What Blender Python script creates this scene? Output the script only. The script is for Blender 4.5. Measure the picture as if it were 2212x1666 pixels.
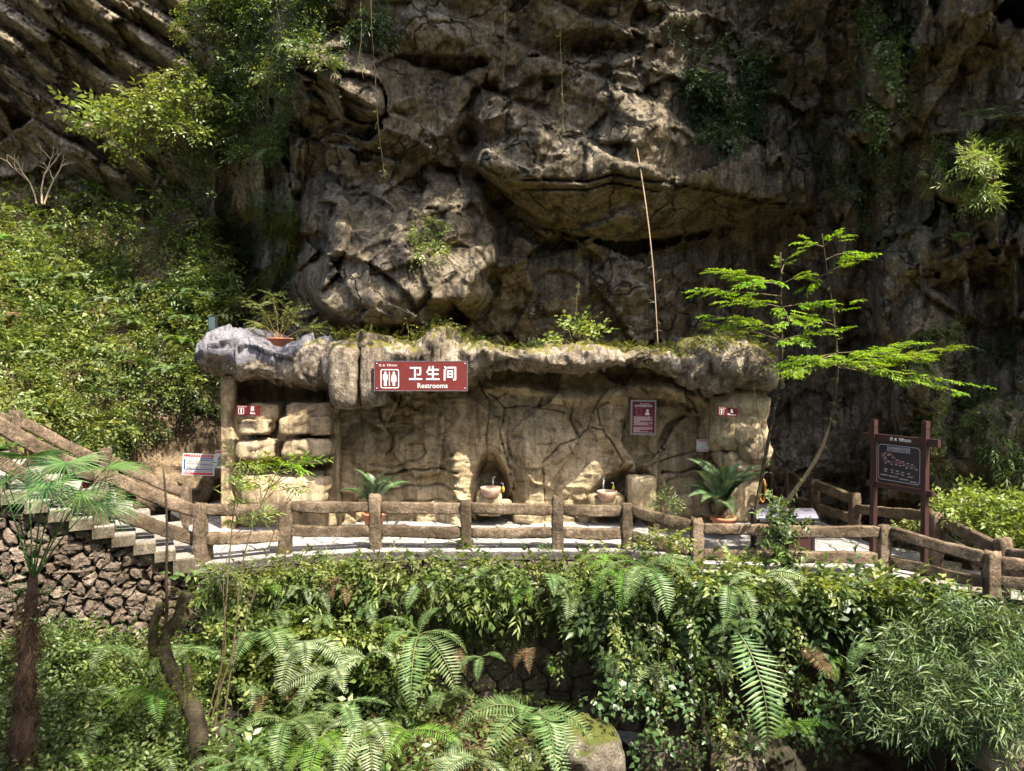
import bpy, math, random
import numpy as np
from mathutils import Vector, Matrix, Euler

# ------------------------------------------------------------------ camera, sky, sun
SC = bpy.context.scene
COL = SC.collection
for o in list(bpy.data.objects):
    bpy.data.objects.remove(o)
random.seed(7)
RNG = np.random.default_rng(11)

FPX = 1579.0                      # focal length in units of a 2212 x 1666 picture
CAMZ = 3.85
PITCH = math.atan(31.0 / FPX)
cam_data = bpy.data.cameras.new('camera')
cam = bpy.data.objects.new('camera', cam_data)
COL.objects.link(cam)
cam.location = (0, 0, CAMZ)
cam.rotation_euler = (math.pi / 2 - PITCH, 0, 0)
cam_data.sensor_width = 36
cam_data.lens = 36 * FPX / 2212
cam_data.clip_end = 600
SC.camera = cam

SUN_EL = math.radians(58)
SUN_AZ = math.atan2(0.66, -0.75)   # from +Y towards +X
world = bpy.data.worlds.new('World')
SC.world = world
world.use_nodes = True
wn = world.node_tree
sky = wn.nodes.new('ShaderNodeTexSky')
sky.sky_type = 'NISHITA'
sky.sun_disc = False
sky.sun_elevation = SUN_EL
sky.sun_rotation = SUN_AZ
sky.air_density = 1.0
sky.dust_density = 4.0
sky.ozone_density = .6
wn.links.new(sky.outputs[0], wn.nodes['Background'].inputs[0])
wn.nodes['Background'].inputs[1].default_value = 0.095
sun_data = bpy.data.lights.new('sun', 'SUN')
sun_data.energy = 3.5
sun_data.angle = math.radians(0.5)
sun_data.color = (1.0, 0.93, 0.80)
sun = bpy.data.objects.new('sun', sun_data)
COL.objects.link(sun)
SUN_DIR = Vector((math.sin(SUN_AZ) * math.cos(SUN_EL), math.cos(SUN_AZ) * math.cos(SUN_EL), math.sin(SUN_EL)))
sun.rotation_euler = (-SUN_DIR).to_track_quat('-Z', 'Y').to_euler()
SC.view_settings.view_transform = 'Standard'
SC.view_settings.look = 'None'
SC.view_settings.gamma = 1
SC.view_settings.use_curve_mapping = False
SC.view_settings.exposure = 1.95
SC.cycles.use_denoising = True
SC.cycles.adaptive_threshold = .02
SC.cycles.max_bounces = 6
SC.cycles.diffuse_bounces = 3
SC.cycles.transmission_bounces = 4

# ------------------------------------------------------------------ helpers: points, noise, meshes
CP, SP = math.cos(PITCH), math.sin(PITCH)
def P(vx, vy, d):
    """world point seen at (vx, vy) of the 2212-wide picture at distance d along the view axis (arrays welcome)"""
    a = (np.asarray(vx, float) - 1106) / FPX * d
    b = (833 - np.asarray(vy, float)) / FPX * d
    return np.stack([a, CP * d + SP * b, CAMZ - SP * d + CP * b + 0 * a], -1)
def PV(vx, vy, d):
    return Vector(P(float(vx), float(vy), float(d)))
def at_z(vx, vy, z):
    """world point on the level z seen at (vx, vy)"""
    k = (833 - vy) / FPX
    d = (z - CAMZ) / (-SP + CP * k)
    return PV(vx, vy, d)

def _h(ix, iy, iz, s):
    with np.errstate(over='ignore'):
        h = (ix.astype(np.uint32) * np.uint32(374761393) + iy.astype(np.uint32) * np.uint32(668265263)
             + iz.astype(np.uint32) * np.uint32(2147483647 ^ 1274126177) + np.uint32((s * 974711 + 12345) & 0xffffffff))
        h = (h ^ (h >> np.uint32(13))) * np.uint32(1274126177)
        h = (h ^ (h >> np.uint32(15))) * np.uint32(2246822519)
        h = h ^ (h >> np.uint32(16))
    return (h & np.uint32(0xffffff)).astype(np.float64) / 16777216.0
def vnoise(p, seed=0):
    f = np.floor(p); t = p - f
    i = f.astype(np.int64)
    t = t * t * t * (t * (t * 6 - 15) + 10)
    out = 0
    for dx in (0, 1):
        wx = t[..., 0] if dx else 1 - t[..., 0]
        for dy in (0, 1):
            wy = t[..., 1] if dy else 1 - t[..., 1]
            for dz in (0, 1):
                wz = t[..., 2] if dz else 1 - t[..., 2]
                out = out + wx * wy * wz * _h(i[..., 0] + dx, i[..., 1] + dy, i[..., 2] + dz, seed)
    return out * 2 - 1
def fbm(p, octv=4, seed=0, gain=0.5, lac=2.03):
    p = np.asarray(p, float)
    a, s, n = 1.0, 0, 0
    for k in range(octv):
        s = s + a * vnoise(p, seed + k * 17); n += a
        a *= gain; p = p * lac + 3.7
    return s / n
def worley(p, seed=0):
    """distance to the nearest and second cell centre, three random numbers of the nearest cell, vector from its centre"""
    f = np.floor(p).astype(np.int64)
    b1 = np.full(p.shape[:-1], 9.0); b2 = b1.copy()
    r = np.zeros(p.shape); v = np.zeros(p.shape)
    for dx in (-1, 0, 1):
        for dy in (-1, 0, 1):
            for dz in (-1, 0, 1):
                ix, iy, iz = f[..., 0] + dx, f[..., 1] + dy, f[..., 2] + dz
                c = np.stack([ix + _h(ix, iy, iz, seed), iy + _h(ix, iy, iz, seed + 1), iz + _h(ix, iy, iz, seed + 2)], -1)
                q = p - c
                d = np.sqrt((q * q).sum(-1))
                m = d < b1
                b2 = np.where(m, b1, np.minimum(b2, d)); b1 = np.where(m, d, b1)
                if m.any():
                    v[m] = q[m]
                    r[m] = np.stack([_h(ix[m], iy[m], iz[m], seed + 5), _h(ix[m], iy[m], iz[m], seed + 6), _h(ix[m], iy[m], iz[m], seed + 7)], -1)
    return b1, b2, r, v
def facets(p, seed=0, tilt=0.9):
    """blocky relief: every cell is a tilted flat plate"""
    b1, b2, r, v = worley(p, seed)
    return (r[..., 0] - .5) + tilt * ((r - .5) * v).sum(-1), b2 - b1
def sstep(a, b, x):
    t = np.clip((x - a) / (b - a), 0, 1)
    return t * t * (3 - 2 * t)
def interp(pts, x):
    xs, ys = zip(*pts)
    return np.interp(x, xs, ys)

def mesh_data(name, V, faces, mats=(), mi=None, smooth=True, tone=None):
    """V (n,3); faces a list of (m,k) index arrays; mi a list of material numbers alongside"""
    me = bpy.data.meshes.new(name)
    V = np.ascontiguousarray(V, np.float32)
    faces = [np.asarray(f, np.int32) for f in faces]
    me.vertices.add(len(V)); me.vertices.foreach_set('co', V.ravel())
    lv = np.concatenate([f.ravel() for f in faces])
    tot = np.concatenate([np.full(len(f), f.shape[1], np.int32) for f in faces])
    st = np.concatenate([[0], np.cumsum(tot)[:-1]]).astype(np.int32)
    me.loops.add(len(lv)); me.loops.foreach_set('vertex_index', lv)
    me.polygons.add(len(tot)); me.polygons.foreach_set('loop_start', st)
    if mi is not None:
        me.polygons.foreach_set('material_index', np.concatenate([np.full(len(f), k, np.int32) for f, k in zip(faces, mi)]))
    me.polygons.foreach_set('use_smooth', np.full(len(tot), bool(smooth)))
    for m in mats:
        me.materials.append(m)
    me.update(calc_edges=True)
    if tone is not None:
        a = me.attributes.new('tone', 'FLOAT', 'POINT')
        a.data.foreach_set('value', np.ascontiguousarray(tone, np.float32))
    return me
class MB:
    """collects pieces of geometry and turns them into one mesh"""
    def __init__(s):
        s.V, s.F, s.M, s.T, s.n = [], [], [], [], 0
    def add(s, V, faces, m=0, tone=None):
        V = np.asarray(V, float).reshape(-1, 3)
        for f in (faces if isinstance(faces, list) else [faces]):
            f = np.asarray(f, np.int64)
            if len(f):
                s.F.append(f + s.n); s.M.append(m)
        s.V.append(V); s.n += len(V)
        s.T.append(np.full(len(V), .5) if tone is None else np.broadcast_to(tone, (len(V),)))
        return s
    def box(s, c, size, rz=0, m=0, M=None):
        x, y, z = [k / 2 for k in size]
        V = np.array([(a * x, b * y, e * z) for e in (-1, 1) for b in (-1, 1) for a in (-1, 1)], float)
        if M is not None: V = V @ np.array(M.to_3x3()).T
        if rz:
            co, si = math.cos(rz), math.sin(rz)
            V = V @ np.array([[co, si, 0], [-si, co, 0], [0, 0, 1]])
        F = np.array([(0, 2, 3, 1), (4, 5, 7, 6), (0, 1, 5, 4), (2, 6, 7, 3), (0, 4, 6, 2), (1, 3, 7, 5)])
        return s.add(V + np.array(c, float), F, m)
    def tube(s, pts, rad, seg=6, m=0, caps=True, tone=None, ell=None):
        pts = np.asarray(pts, float); n = len(pts)
        rad = np.broadcast_to(np.asarray(rad, float), (n,))
        t = np.gradient(pts, axis=0); t /= np.linalg.norm(t, axis=1)[:, None] + 1e-9
        ref = np.array([0, 0, 1.0]) if abs(t[:, 2]).mean() < .8 else np.array([0, 1.0, 0])
        a = np.cross(t, ref); a /= np.linalg.norm(a, axis=1)[:, None] + 1e-9
        b = np.cross(a, t)
        th = np.arange(seg) * 2 * math.pi / seg
        V = pts[:, None] + rad[:, None, None] * (a[:, None] * np.cos(th)[None, :, None] + b[:, None] * np.sin(th)[None, :, None])
        i = np.arange(n - 1)[:, None] * seg; j = np.arange(seg)[None]; k = (j + 1) % seg
        F = np.stack([i + j, i + seg + j, i + seg + k, i + k], -1).reshape(-1, 4)
        fs = [F]
        if caps: fs += [np.arange(seg)[None], (np.arange(seg)[::-1] + (n - 1) * seg)[None]]
        return s.add(V.reshape(-1, 3), fs, m, tone)
    def lathe(s, prof, c=(0, 0, 0), seg=20, m=0):
        prof = np.asarray(prof, float); n = len(prof)
        th = np.arange(seg) * 2 * math.pi / seg
        V = np.stack([prof[:, 0, None] * np.cos(th), prof[:, 0, None] * np.sin(th), np.repeat(prof[:, 1, None], seg, 1)], -1)
        i = np.arange(n - 1)[:, None] * seg; j = np.arange(seg)[None]; k = (j + 1) % seg
        F = np.stack([i + j, i + k, i + seg + k, i + seg + j], -1).reshape(-1, 4)
        return s.add(V.reshape(-1, 3) + np.array(c, float), F, m)
    def data(s, name, mats, smooth=True, tone=False):
        return mesh_data(name, np.concatenate(s.V), s.F, mats if isinstance(mats, (list, tuple)) else [mats], s.M, smooth, np.concatenate(s.T) if tone else None)
    def build(s, name, mats, parent=None, smooth=True, tone=False):
        return link(name, s.data(name, mats, smooth, tone), parent)

def link(name, data, parent=None):
    o = bpy.data.objects.new(name, data)
    COL.objects.link(o)
    if parent is not None: o.parent = parent
    return o
def empty(name, loc=(0, 0, 0), rz=0):
    o = bpy.data.objects.new(name, None)
    COL.objects.link(o); o.location = loc; o.rotation_euler = (0, 0, rz)
    o.empty_display_size = .2
    return o
def tag(o, label=None, cat=None, group=None, kind=None):
    for k, v in (('label', label), ('category', cat), ('group', group), ('kind', kind)):
        if v: o[k] = v
    return o
def grid_faces(nu, nv, flip=False):
    i = np.arange(nv - 1)[:, None] * nu + np.arange(nu - 1)[None]
    F = np.stack([i, i + 1, i + nu + 1, i + nu], -1).reshape(-1, 4)
    return F[:, ::-1] if flip else F
def inset(poly, g):
    c = poly.mean(0); r = np.linalg.norm(poly - c, axis=1)[:, None]
    return c + (poly - c) * np.clip(1 - g / np.maximum(r, 1e-6), .3, 1)
def clip_half(poly, n, c):
    """keep the side where dot(p, n) <= c"""
    out = []
    m = len(poly)
    for i in range(m):
        a, b = poly[i], poly[(i + 1) % m]
        da, db = a @ n - c, b @ n - c
        if da <= 0: out.append(a)
        if (da < 0 < db) or (db < 0 < da): out.append(a + (b - a) * da / (da - db))
    return np.array(out) if len(out) > 2 else None
def voronoi(pts, region, k=18):
    """cells of pts clipped to a region polygon (any shape)"""
    out = []
    pts = np.asarray(pts, float)
    for i, p in enumerate(pts):
        poly = np.asarray(region, float)
        dd = ((pts - p) ** 2).sum(1)
        for j in np.argsort(dd)[1:k + 1]:
            q = pts[j]
            n = q - p
            poly = clip_half(poly, n, n @ ((p + q) / 2))
            if poly is None: break
        if poly is not None: out.append((i, poly))
    return out
def in_poly(poly, x, y):
    r = False; n = len(poly)
    for i in range(n):
        (x1, y1), (x2, y2) = poly[i], poly[(i + 1) % n]
        if (y1 > y) != (y2 > y) and x < (x2 - x1) * (y - y1) / (y2 - y1) + x1: r = not r
    return r

# ------------------------------------------------------------------ materials
def new_mat(name):
    m = bpy.data.materials.new(name); m.use_nodes = True
    nt = m.node_tree
    return m, nt, nt.nodes['Principled BSDF'], nt.nodes.new, nt.links.new
def ramp(nt, fac, stops):
    r = nt.nodes.new('ShaderNodeValToRGB')
    e = r.color_ramp.elements
    while len(e) < len(stops): e.new(.5)
    for k, (p, c) in zip(e, stops):
        k.position = p; k.color = (*c, 1)
    nt.links.new(fac, r.inputs[0])
    return r.outputs[0]
def noise_node(nt, vec, scale, detail=6, rough=.55, dist=0, stretch=None):
    if stretch:
        mp = nt.nodes.new('ShaderNodeMapping'); mp.inputs['Scale'].default_value = stretch
        nt.links.new(vec, mp.inputs['Vector']); vec = mp.outputs[0]
    n = nt.nodes.new('ShaderNodeTexNoise')
    n.inputs['Scale'].default_value = scale; n.inputs['Detail'].default_value = detail
    n.inputs['Roughness'].default_value = rough; n.inputs['Distortion'].default_value = dist
    nt.links.new(vec, n.inputs['Vector'])
    return n.outputs[0]
def mix(nt, fac, a, b, mode='MIX'):
    m = nt.nodes.new('ShaderNodeMix'); m.data_type = 'RGBA'; m.blend_type = mode
    for sock, v in ((m.inputs[0], fac), (m.inputs[6], a), (m.inputs[7], b)):
        if isinstance(v, (int, float)): sock.default_value = v
        elif isinstance(v, tuple): sock.default_value = (*v, 1)
        else: nt.links.new(v, sock)
    return m.outputs[2]
def math_node(nt, op, a, b=None):
    m = nt.nodes.new('ShaderNodeMath'); m.operation = op
    for s, v in zip(m.inputs, (a, b)):
        if v is None: continue
        if isinstance(v, (int, float)): s.default_value = v
        else: nt.links.new(v, s)
    return m.outputs[0]
def bump(nt, bsdf, h, strength=.5, dist=.05):
    b = nt.nodes.new('ShaderNodeBump'); b.inputs['Strength'].default_value = strength; b.inputs['Distance'].default_value = dist
    nt.links.new(h, b.inputs['Height']); nt.links.new(b.outputs[0], bsdf.inputs['Normal'])
def rock_mat(name, dark, mid, light, scale=1.0, moss=0.0, mosscol=(.07, .085, .018), under=None, streak=.5, bs=.7, bd=.06, rough=.9, stain=None, objrand=0.0, speck=.7, crack=0.0, crackscale=.7):
    m, nt, bs_, N, L = new_mat(name)
    geo = N('ShaderNodeNewGeometry'); pos = geo.outputs['Position']
    if objrand:
        oi = N('ShaderNodeObjectInfo')
        va = N('ShaderNodeVectorMath'); va.operation = 'ADD'
        cb = N('ShaderNodeCombineXYZ')
        L(math_node(nt, 'MULTIPLY', oi.outputs['Random'], 40.0), cb.inputs[0])
        L(pos, va.inputs[0]); L(cb.outputs[0], va.inputs[1]); pos = va.outputs[0]
    big = noise_node(nt, pos, .55 * scale, 3, .6, .4)
    fine = noise_node(nt, pos, 3.2 * scale, 6, .68, .3)
    col = ramp(nt, math_node(nt, 'ADD', math_node(nt, 'MULTIPLY', big, .55), math_node(nt, 'MULTIPLY', fine, .45)),
               [(.3, dark), (.47, mid), (.62, light), (.75, tuple(k * .8 for k in mid))])
    sep = N('ShaderNodeSeparateXYZ'); L(geo.outputs['Normal'], sep.inputs[0])
    if under:
        u = math_node(nt, 'MULTIPLY', sep.outputs[2], -1.0)
        u = math_node(nt, 'ADD', u, math_node(nt, 'MULTIPLY', math_node(nt, 'SUBTRACT', fine, .5), .7))
        mr = N('ShaderNodeMapRange'); mr.inputs[1].default_value = .12; mr.inputs[2].default_value = .42
        L(u, mr.inputs[0])
        col = mix(nt, mr.outputs[0], col, mix(nt, fine, tuple(k * .7 for k in under), tuple(min(1, k * 1.25) for k in under)))
    if streak:
        st = noise_node(nt, pos, 2.2 * scale, 4, .6, .2, (1.6, 1.6, .16))
        st = ramp(nt, st, [(.38, (0, 0, 0)), (.55, (1, 1, 1))])
        col = mix(nt, math_node(nt, 'MULTIPLY', math_node(nt, 'SUBTRACT', 1.0, st), streak), col, stain or tuple(k * .45 for k in dark))
    sp = noise_node(nt, pos, 14 * scale, 3, .7)
    col = mix(nt, speck, col, ramp(nt, sp, [(.32, (.16, .15, .14)), (.5, (.52, .52, .52)), (.68, (.95, .93, .9))]), 'OVERLAY')
    if crack:
        wv = N('ShaderNodeVectorMath'); wv.operation = 'ADD'
        nz = N('ShaderNodeTexNoise'); nz.inputs['Scale'].default_value = 1.3 * crackscale; nz.inputs['Detail'].default_value = 4
        L(pos, nz.inputs['Vector'])
        sv = N('ShaderNodeVectorMath'); sv.operation = 'SCALE'; sv.inputs['Scale'].default_value = 1.3 / crackscale
        L(nz.outputs['Color'], sv.inputs[0]); L(pos, wv.inputs[0]); L(sv.outputs[0], wv.inputs[1])
        ce = N('ShaderNodeTexVoronoi'); ce.feature = 'DISTANCE_TO_EDGE'; ce.inputs['Scale'].default_value = crackscale
        L(wv.outputs[0], ce.inputs['Vector'])
        cr = N('ShaderNodeMapRange'); cr.inputs[1].default_value = .0; cr.inputs[2].default_value = .028
        cr.inputs[3].default_value = 1; cr.inputs[4].default_value = 0
        L(ce.outputs['Distance'], cr.inputs[0])
        gate = ramp(nt, big, [(.46, (0, 0, 0)), (.56, (1, 1, 1))])
        cf = math_node(nt, 'MULTIPLY', math_node(nt, 'MULTIPLY', cr.outputs[0], gate), crack)
        col = mix(nt, cf, col, tuple(k * .3 for k in dark))
    if moss:
        mo = math_node(nt, 'ADD', math_node(nt, 'MULTIPLY', sep.outputs[2], .55), noise_node(nt, pos, 1.7 * scale, 4, .65, .5))
        mr = N('ShaderNodeMapRange'); mr.inputs[1].default_value = 1.12 - .5 * moss; mr.inputs[2].default_value = 1.26 - .5 * moss
        L(mo, mr.inputs[0])
        mc = mix(nt, sp, tuple(k * .6 for k in mosscol), tuple(k * 1.5 for k in mosscol))
        col = mix(nt, mr.outputs[0], col, mc)
    if objrand:
        hs = N('ShaderNodeHueSaturation'); L(col, hs.inputs['Color'])
        v = math_node(nt, 'ADD', 1 - objrand, math_node(nt, 'MULTIPLY', oi.outputs['Random'], 2 * objrand))
        L(v, hs.inputs['Value']); col = hs.outputs[0]
    L(col, bs_.inputs['Base Color']); bs_.inputs['Roughness'].default_value = rough
    bs_.inputs['Specular IOR Level'].default_value = .25
    vor = N('ShaderNodeTexVoronoi'); vor.inputs['Scale'].default_value = 5 * scale
    L(pos, vor.inputs['Vector'])
    h = math_node(nt, 'ADD', math_node(nt, 'MULTIPLY', fine, 1.0), math_node(nt, 'ADD', math_node(nt, 'MULTIPLY', sp, .35), math_node(nt, 'MULTIPLY', vor.outputs[0], .25)))
    if crack: h = math_node(nt, 'SUBTRACT', h, math_node(nt, 'MULTIPLY', cf, 1.2))
    bump(nt, bs_, h, bs, bd)
    return m
def leaf_mat(name, lo, mid, hi, trans=.35, rough=.45, spec=.35, vary=.35):
    """leaf tissue: colour varies from leaf to leaf (tone) and plant to plant, light passes through"""
    m, nt, b, N, L = new_mat(name)
    at = N('ShaderNodeAttribute'); at.attribute_name = 'tone'
    oi = N('ShaderNodeObjectInfo')
    col = ramp(nt, at.outputs['Fac'], [(.05, lo), (.5, mid), (.95, hi)])
    hs = N('ShaderNodeHueSaturation'); L(col, hs.inputs['Color'])
    L(math_node(nt, 'ADD', 1 - vary / 2, math_node(nt, 'MULTIPLY', oi.outputs['Random'], vary)), hs.inputs['Value'])
    L(math_node(nt, 'ADD', .485, math_node(nt, 'MULTIPLY', oi.outputs['Random'], .03)), hs.inputs['Hue'])
    col = hs.outputs[0]
    L(col, b.inputs['Base Color']); b.inputs['Roughness'].default_value = rough
    b.inputs['Specular IOR Level'].default_value = spec
    tr = N('ShaderNodeBsdfTranslucent')
    L(mix(nt, 1.0, col, (1.25, 1.2, .45), 'MULTIPLY'), tr.inputs[0])
    ms = N('ShaderNodeMixShader'); ms.inputs[0].default_value = trans
    L(b.outputs[0], ms.inputs[1]); L(tr.outputs[0], ms.inputs[2])
    out = nt.nodes['Material Output']; L(ms.outputs[0], out.inputs[0])
    return m
def plain_mat(name, col, rough=.6, metal=0, spec=.4, vary=.25, scale=8, bumpy=.0):
    m, nt, b, N, L = new_mat(name)
    tc = N('ShaderNodeTexCoord')
    n = noise_node(nt, tc.outputs['Object'], scale, 6, .65, .3)
    c = mix(nt, n, tuple(k * (1 - vary) for k in col), tuple(min(1, k * (1 + vary)) for k in col))
    L(c, b.inputs['Base Color']); b.inputs['Roughness'].default_value = rough
    b.inputs['Metallic'].default_value = metal; b.inputs['Specular IOR Level'].default_value = spec
    if bumpy: bump(nt, b, n, bumpy, .02)
    return m

M = {}
M['cliff'] = rock_mat('cliff_rock', (.04, .032, .021), (.135, .108, .07), (.29, .245, .185), .8, .3, mosscol=(.06, .062, .02), under=(.20, .152, .09), streak=.7, bs=1.0, bd=.07, crack=.85, crackscale=.55)
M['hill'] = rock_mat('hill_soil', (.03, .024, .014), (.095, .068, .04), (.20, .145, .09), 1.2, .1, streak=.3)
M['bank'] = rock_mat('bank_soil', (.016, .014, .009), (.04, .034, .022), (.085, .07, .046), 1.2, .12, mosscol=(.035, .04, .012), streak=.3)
M['build'] = rock_mat('moulded_rock', (.12, .088, .05), (.32, .25, .145), (.47, .385, .25), 1.3, .14, mosscol=(.085, .085, .025), streak=.5, bs=1.0, bd=.03, stain=(.04, .03, .018), speck=.4)
M['warm'] = rock_mat('warm_moulded_rock', (.13, .09, .05), (.32, .24, .14), (.46, .365, .24), 1.6, .0, speck=.45, streak=.6, bs=1.0, bd=.03, stain=(.06, .045, .03))
M['cap'] = rock_mat('roof_rock', (.05, .040, .028), (.185, .148, .105), (.36, .305, .245), 1.7, .5, mosscol=(.115, .105, .022), streak=.6, bs=1.0, bd=.05, stain=(.025, .02, .014))
M['greycap'] = rock_mat('grey_cement', (.04, .038, .042), (.105, .10, .112), (.19, .182, .20), 1.8, .0, streak=.15, bs=.9, bd=.03)
M['stone'] = rock_mat('dry_stone', (.04, .028, .02), (.105, .078, .058), (.20, .16, .125), 2.4, .14, streak=.15, bs=1.0, bd=.05, objrand=.3)
M['block'] = rock_mat('dark_block', (.03, .025, .018), (.08, .066, .048), (.16, .132, .098), 2.2, .3, streak=.3, bs=.9, bd=.04, objrand=.3)
M['mortar'] = rock_mat('wall_core', (.02, .016, .012), (.06, .047, .036), (.11, .088, .066), 2, .2, streak=.2)
M['cement'] = rock_mat('cement_edge', (.045, .036, .025), (.11, .09, .064), (.19, .16, .12), 2.0, .25, streak=.4, bs=.6, bd=.03)
M['flag'] = rock_mat('flagstone', (.17, .158, .148), (.26, .245, .232), (.34, .325, .31), 1.6, .0, streak=0, bs=.35, bd=.02, objrand=.13)
M['tread'] = rock_mat('worn_tread', (.12, .105, .09), (.20, .18, .16), (.28, .26, .235), 2.2, .05, streak=0, bs=.5, bd=.02, objrand=.15)
M['joint'] = rock_mat('paving_joint', (.05, .044, .038), (.09, .08, .07), (.14, .125, .11), 2.0, .1, streak=0)
M['log'] = rock_mat('log_cement', (.028, .020, .013), (.10, .071, .044), (.22, .165, .115), 3.2, .10, mosscol=(.10, .085, .025), streak=.35, bs=1.0, bd=.03, objrand=.22, stain=(.04, .03, .02))
M['darkwood'] = plain_mat('dark_brown_wood', (.042, .015, .011), .55, vary=.4, scale=6, bumpy=.2)
M['signred'] = plain_mat('faded_red_paint', (.13, .020, .018), .5, vary=.35, scale=5)
M['maroon'] = plain_mat('maroon_panel', (.12, .016, .018), .4, vary=.12)
M['white'] = plain_mat('white_lettering', (.66, .64, .61), .5, vary=.06)
M['pinkish'] = plain_mat('pale_print', (.55, .40, .38), .5, vary=.1)
M['steel'] = plain_mat('brushed_steel', (.55, .55, .56), .35, metal=.9, vary=.1)
M['black'] = plain_mat('black_paint', (.02, .02, .022), .5, vary=.2)
M['terracotta'] = plain_mat('terracotta', (.42, .17, .09), .8, vary=.25, bumpy=.2)
M['bark'] = rock_mat('mossy_bark', (.012, .010, .006), (.035, .027, .016), (.07, .055, .034), 5, .7, mosscol=(.05, .055, .012), streak=.2, bs=1, bd=.02)
M['stem'] = plain_mat('green_brown_stem', (.11, .085, .04), .8, vary=.4, scale=12)
M['rachis'] = plain_mat('green_rachis', (.10, .12, .04), .7, vary=.3)
M['palebark'] = plain_mat('pale_bark', (.42, .33, .22), .8, vary=.3, scale=10)
M['fibre'] = rock_mat('palm_fibre', (.025, .015, .010), (.065, .038, .025), (.12, .075, .05), 6, .0, streak=.4, bs=1, bd=.03)
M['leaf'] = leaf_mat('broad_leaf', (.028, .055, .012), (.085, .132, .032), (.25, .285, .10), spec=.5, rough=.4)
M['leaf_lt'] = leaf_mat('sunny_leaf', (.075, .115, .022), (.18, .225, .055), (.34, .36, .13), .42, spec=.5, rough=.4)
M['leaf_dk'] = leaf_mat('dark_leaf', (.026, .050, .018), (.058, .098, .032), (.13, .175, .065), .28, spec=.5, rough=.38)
M['fern'] = leaf_mat('fern_leaf', (.05, .10, .03), (.11, .18, .06), (.22, .29, .12), .35, .4)
M['tree'] = leaf_mat('tree_leaf', (.09, .17, .015), (.17, .28, .02), (.27, .37, .04), .5)
M['bamboo'] = leaf_mat('bamboo_leaf', (.045, .085, .03), (.10, .155, .06), (.22, .27, .12), .3, .4)
M['palm'] = leaf_mat('palm_leaf', (.035, .09, .025), (.075, .16, .045), (.14, .23, .07), .3, .35)
M['cycad'] = leaf_mat('cycad_leaf', (.04, .085, .035), (.08, .14, .06), (.15, .22, .10), .15, .25, .6)
M['dry'] = leaf_mat('dry_leaf', (.06, .034, .017), (.13, .08, .04), (.25, .18, .095), .25, .7, .15)
M['moss'] = leaf_mat('moss_tuft', (.045, .055, .012), (.10, .11, .02), (.18, .18, .04), .3, .8, .1)
M['hair'] = leaf_mat('palm_hair', (.02, .012, .008), (.05, .03, .018), (.12, .08, .05), .15, .8, .1)
M['soap'] = plain_mat('yellow_soap', (.55, .45, .05), .2, vary=.1)
# ------------------------------------------------------------------ ground and cliffs
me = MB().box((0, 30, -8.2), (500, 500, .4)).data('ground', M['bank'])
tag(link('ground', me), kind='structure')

def profile_ledge(t):
    """0 at the foot of a ledge, swelling to its brow, falling back at its top"""
    return np.where(t < .62, t / .62, np.where(t < .93, 1 - .2 * (t - .62) / .31, .8 * (1 - (t - .93) / .07)))

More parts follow.
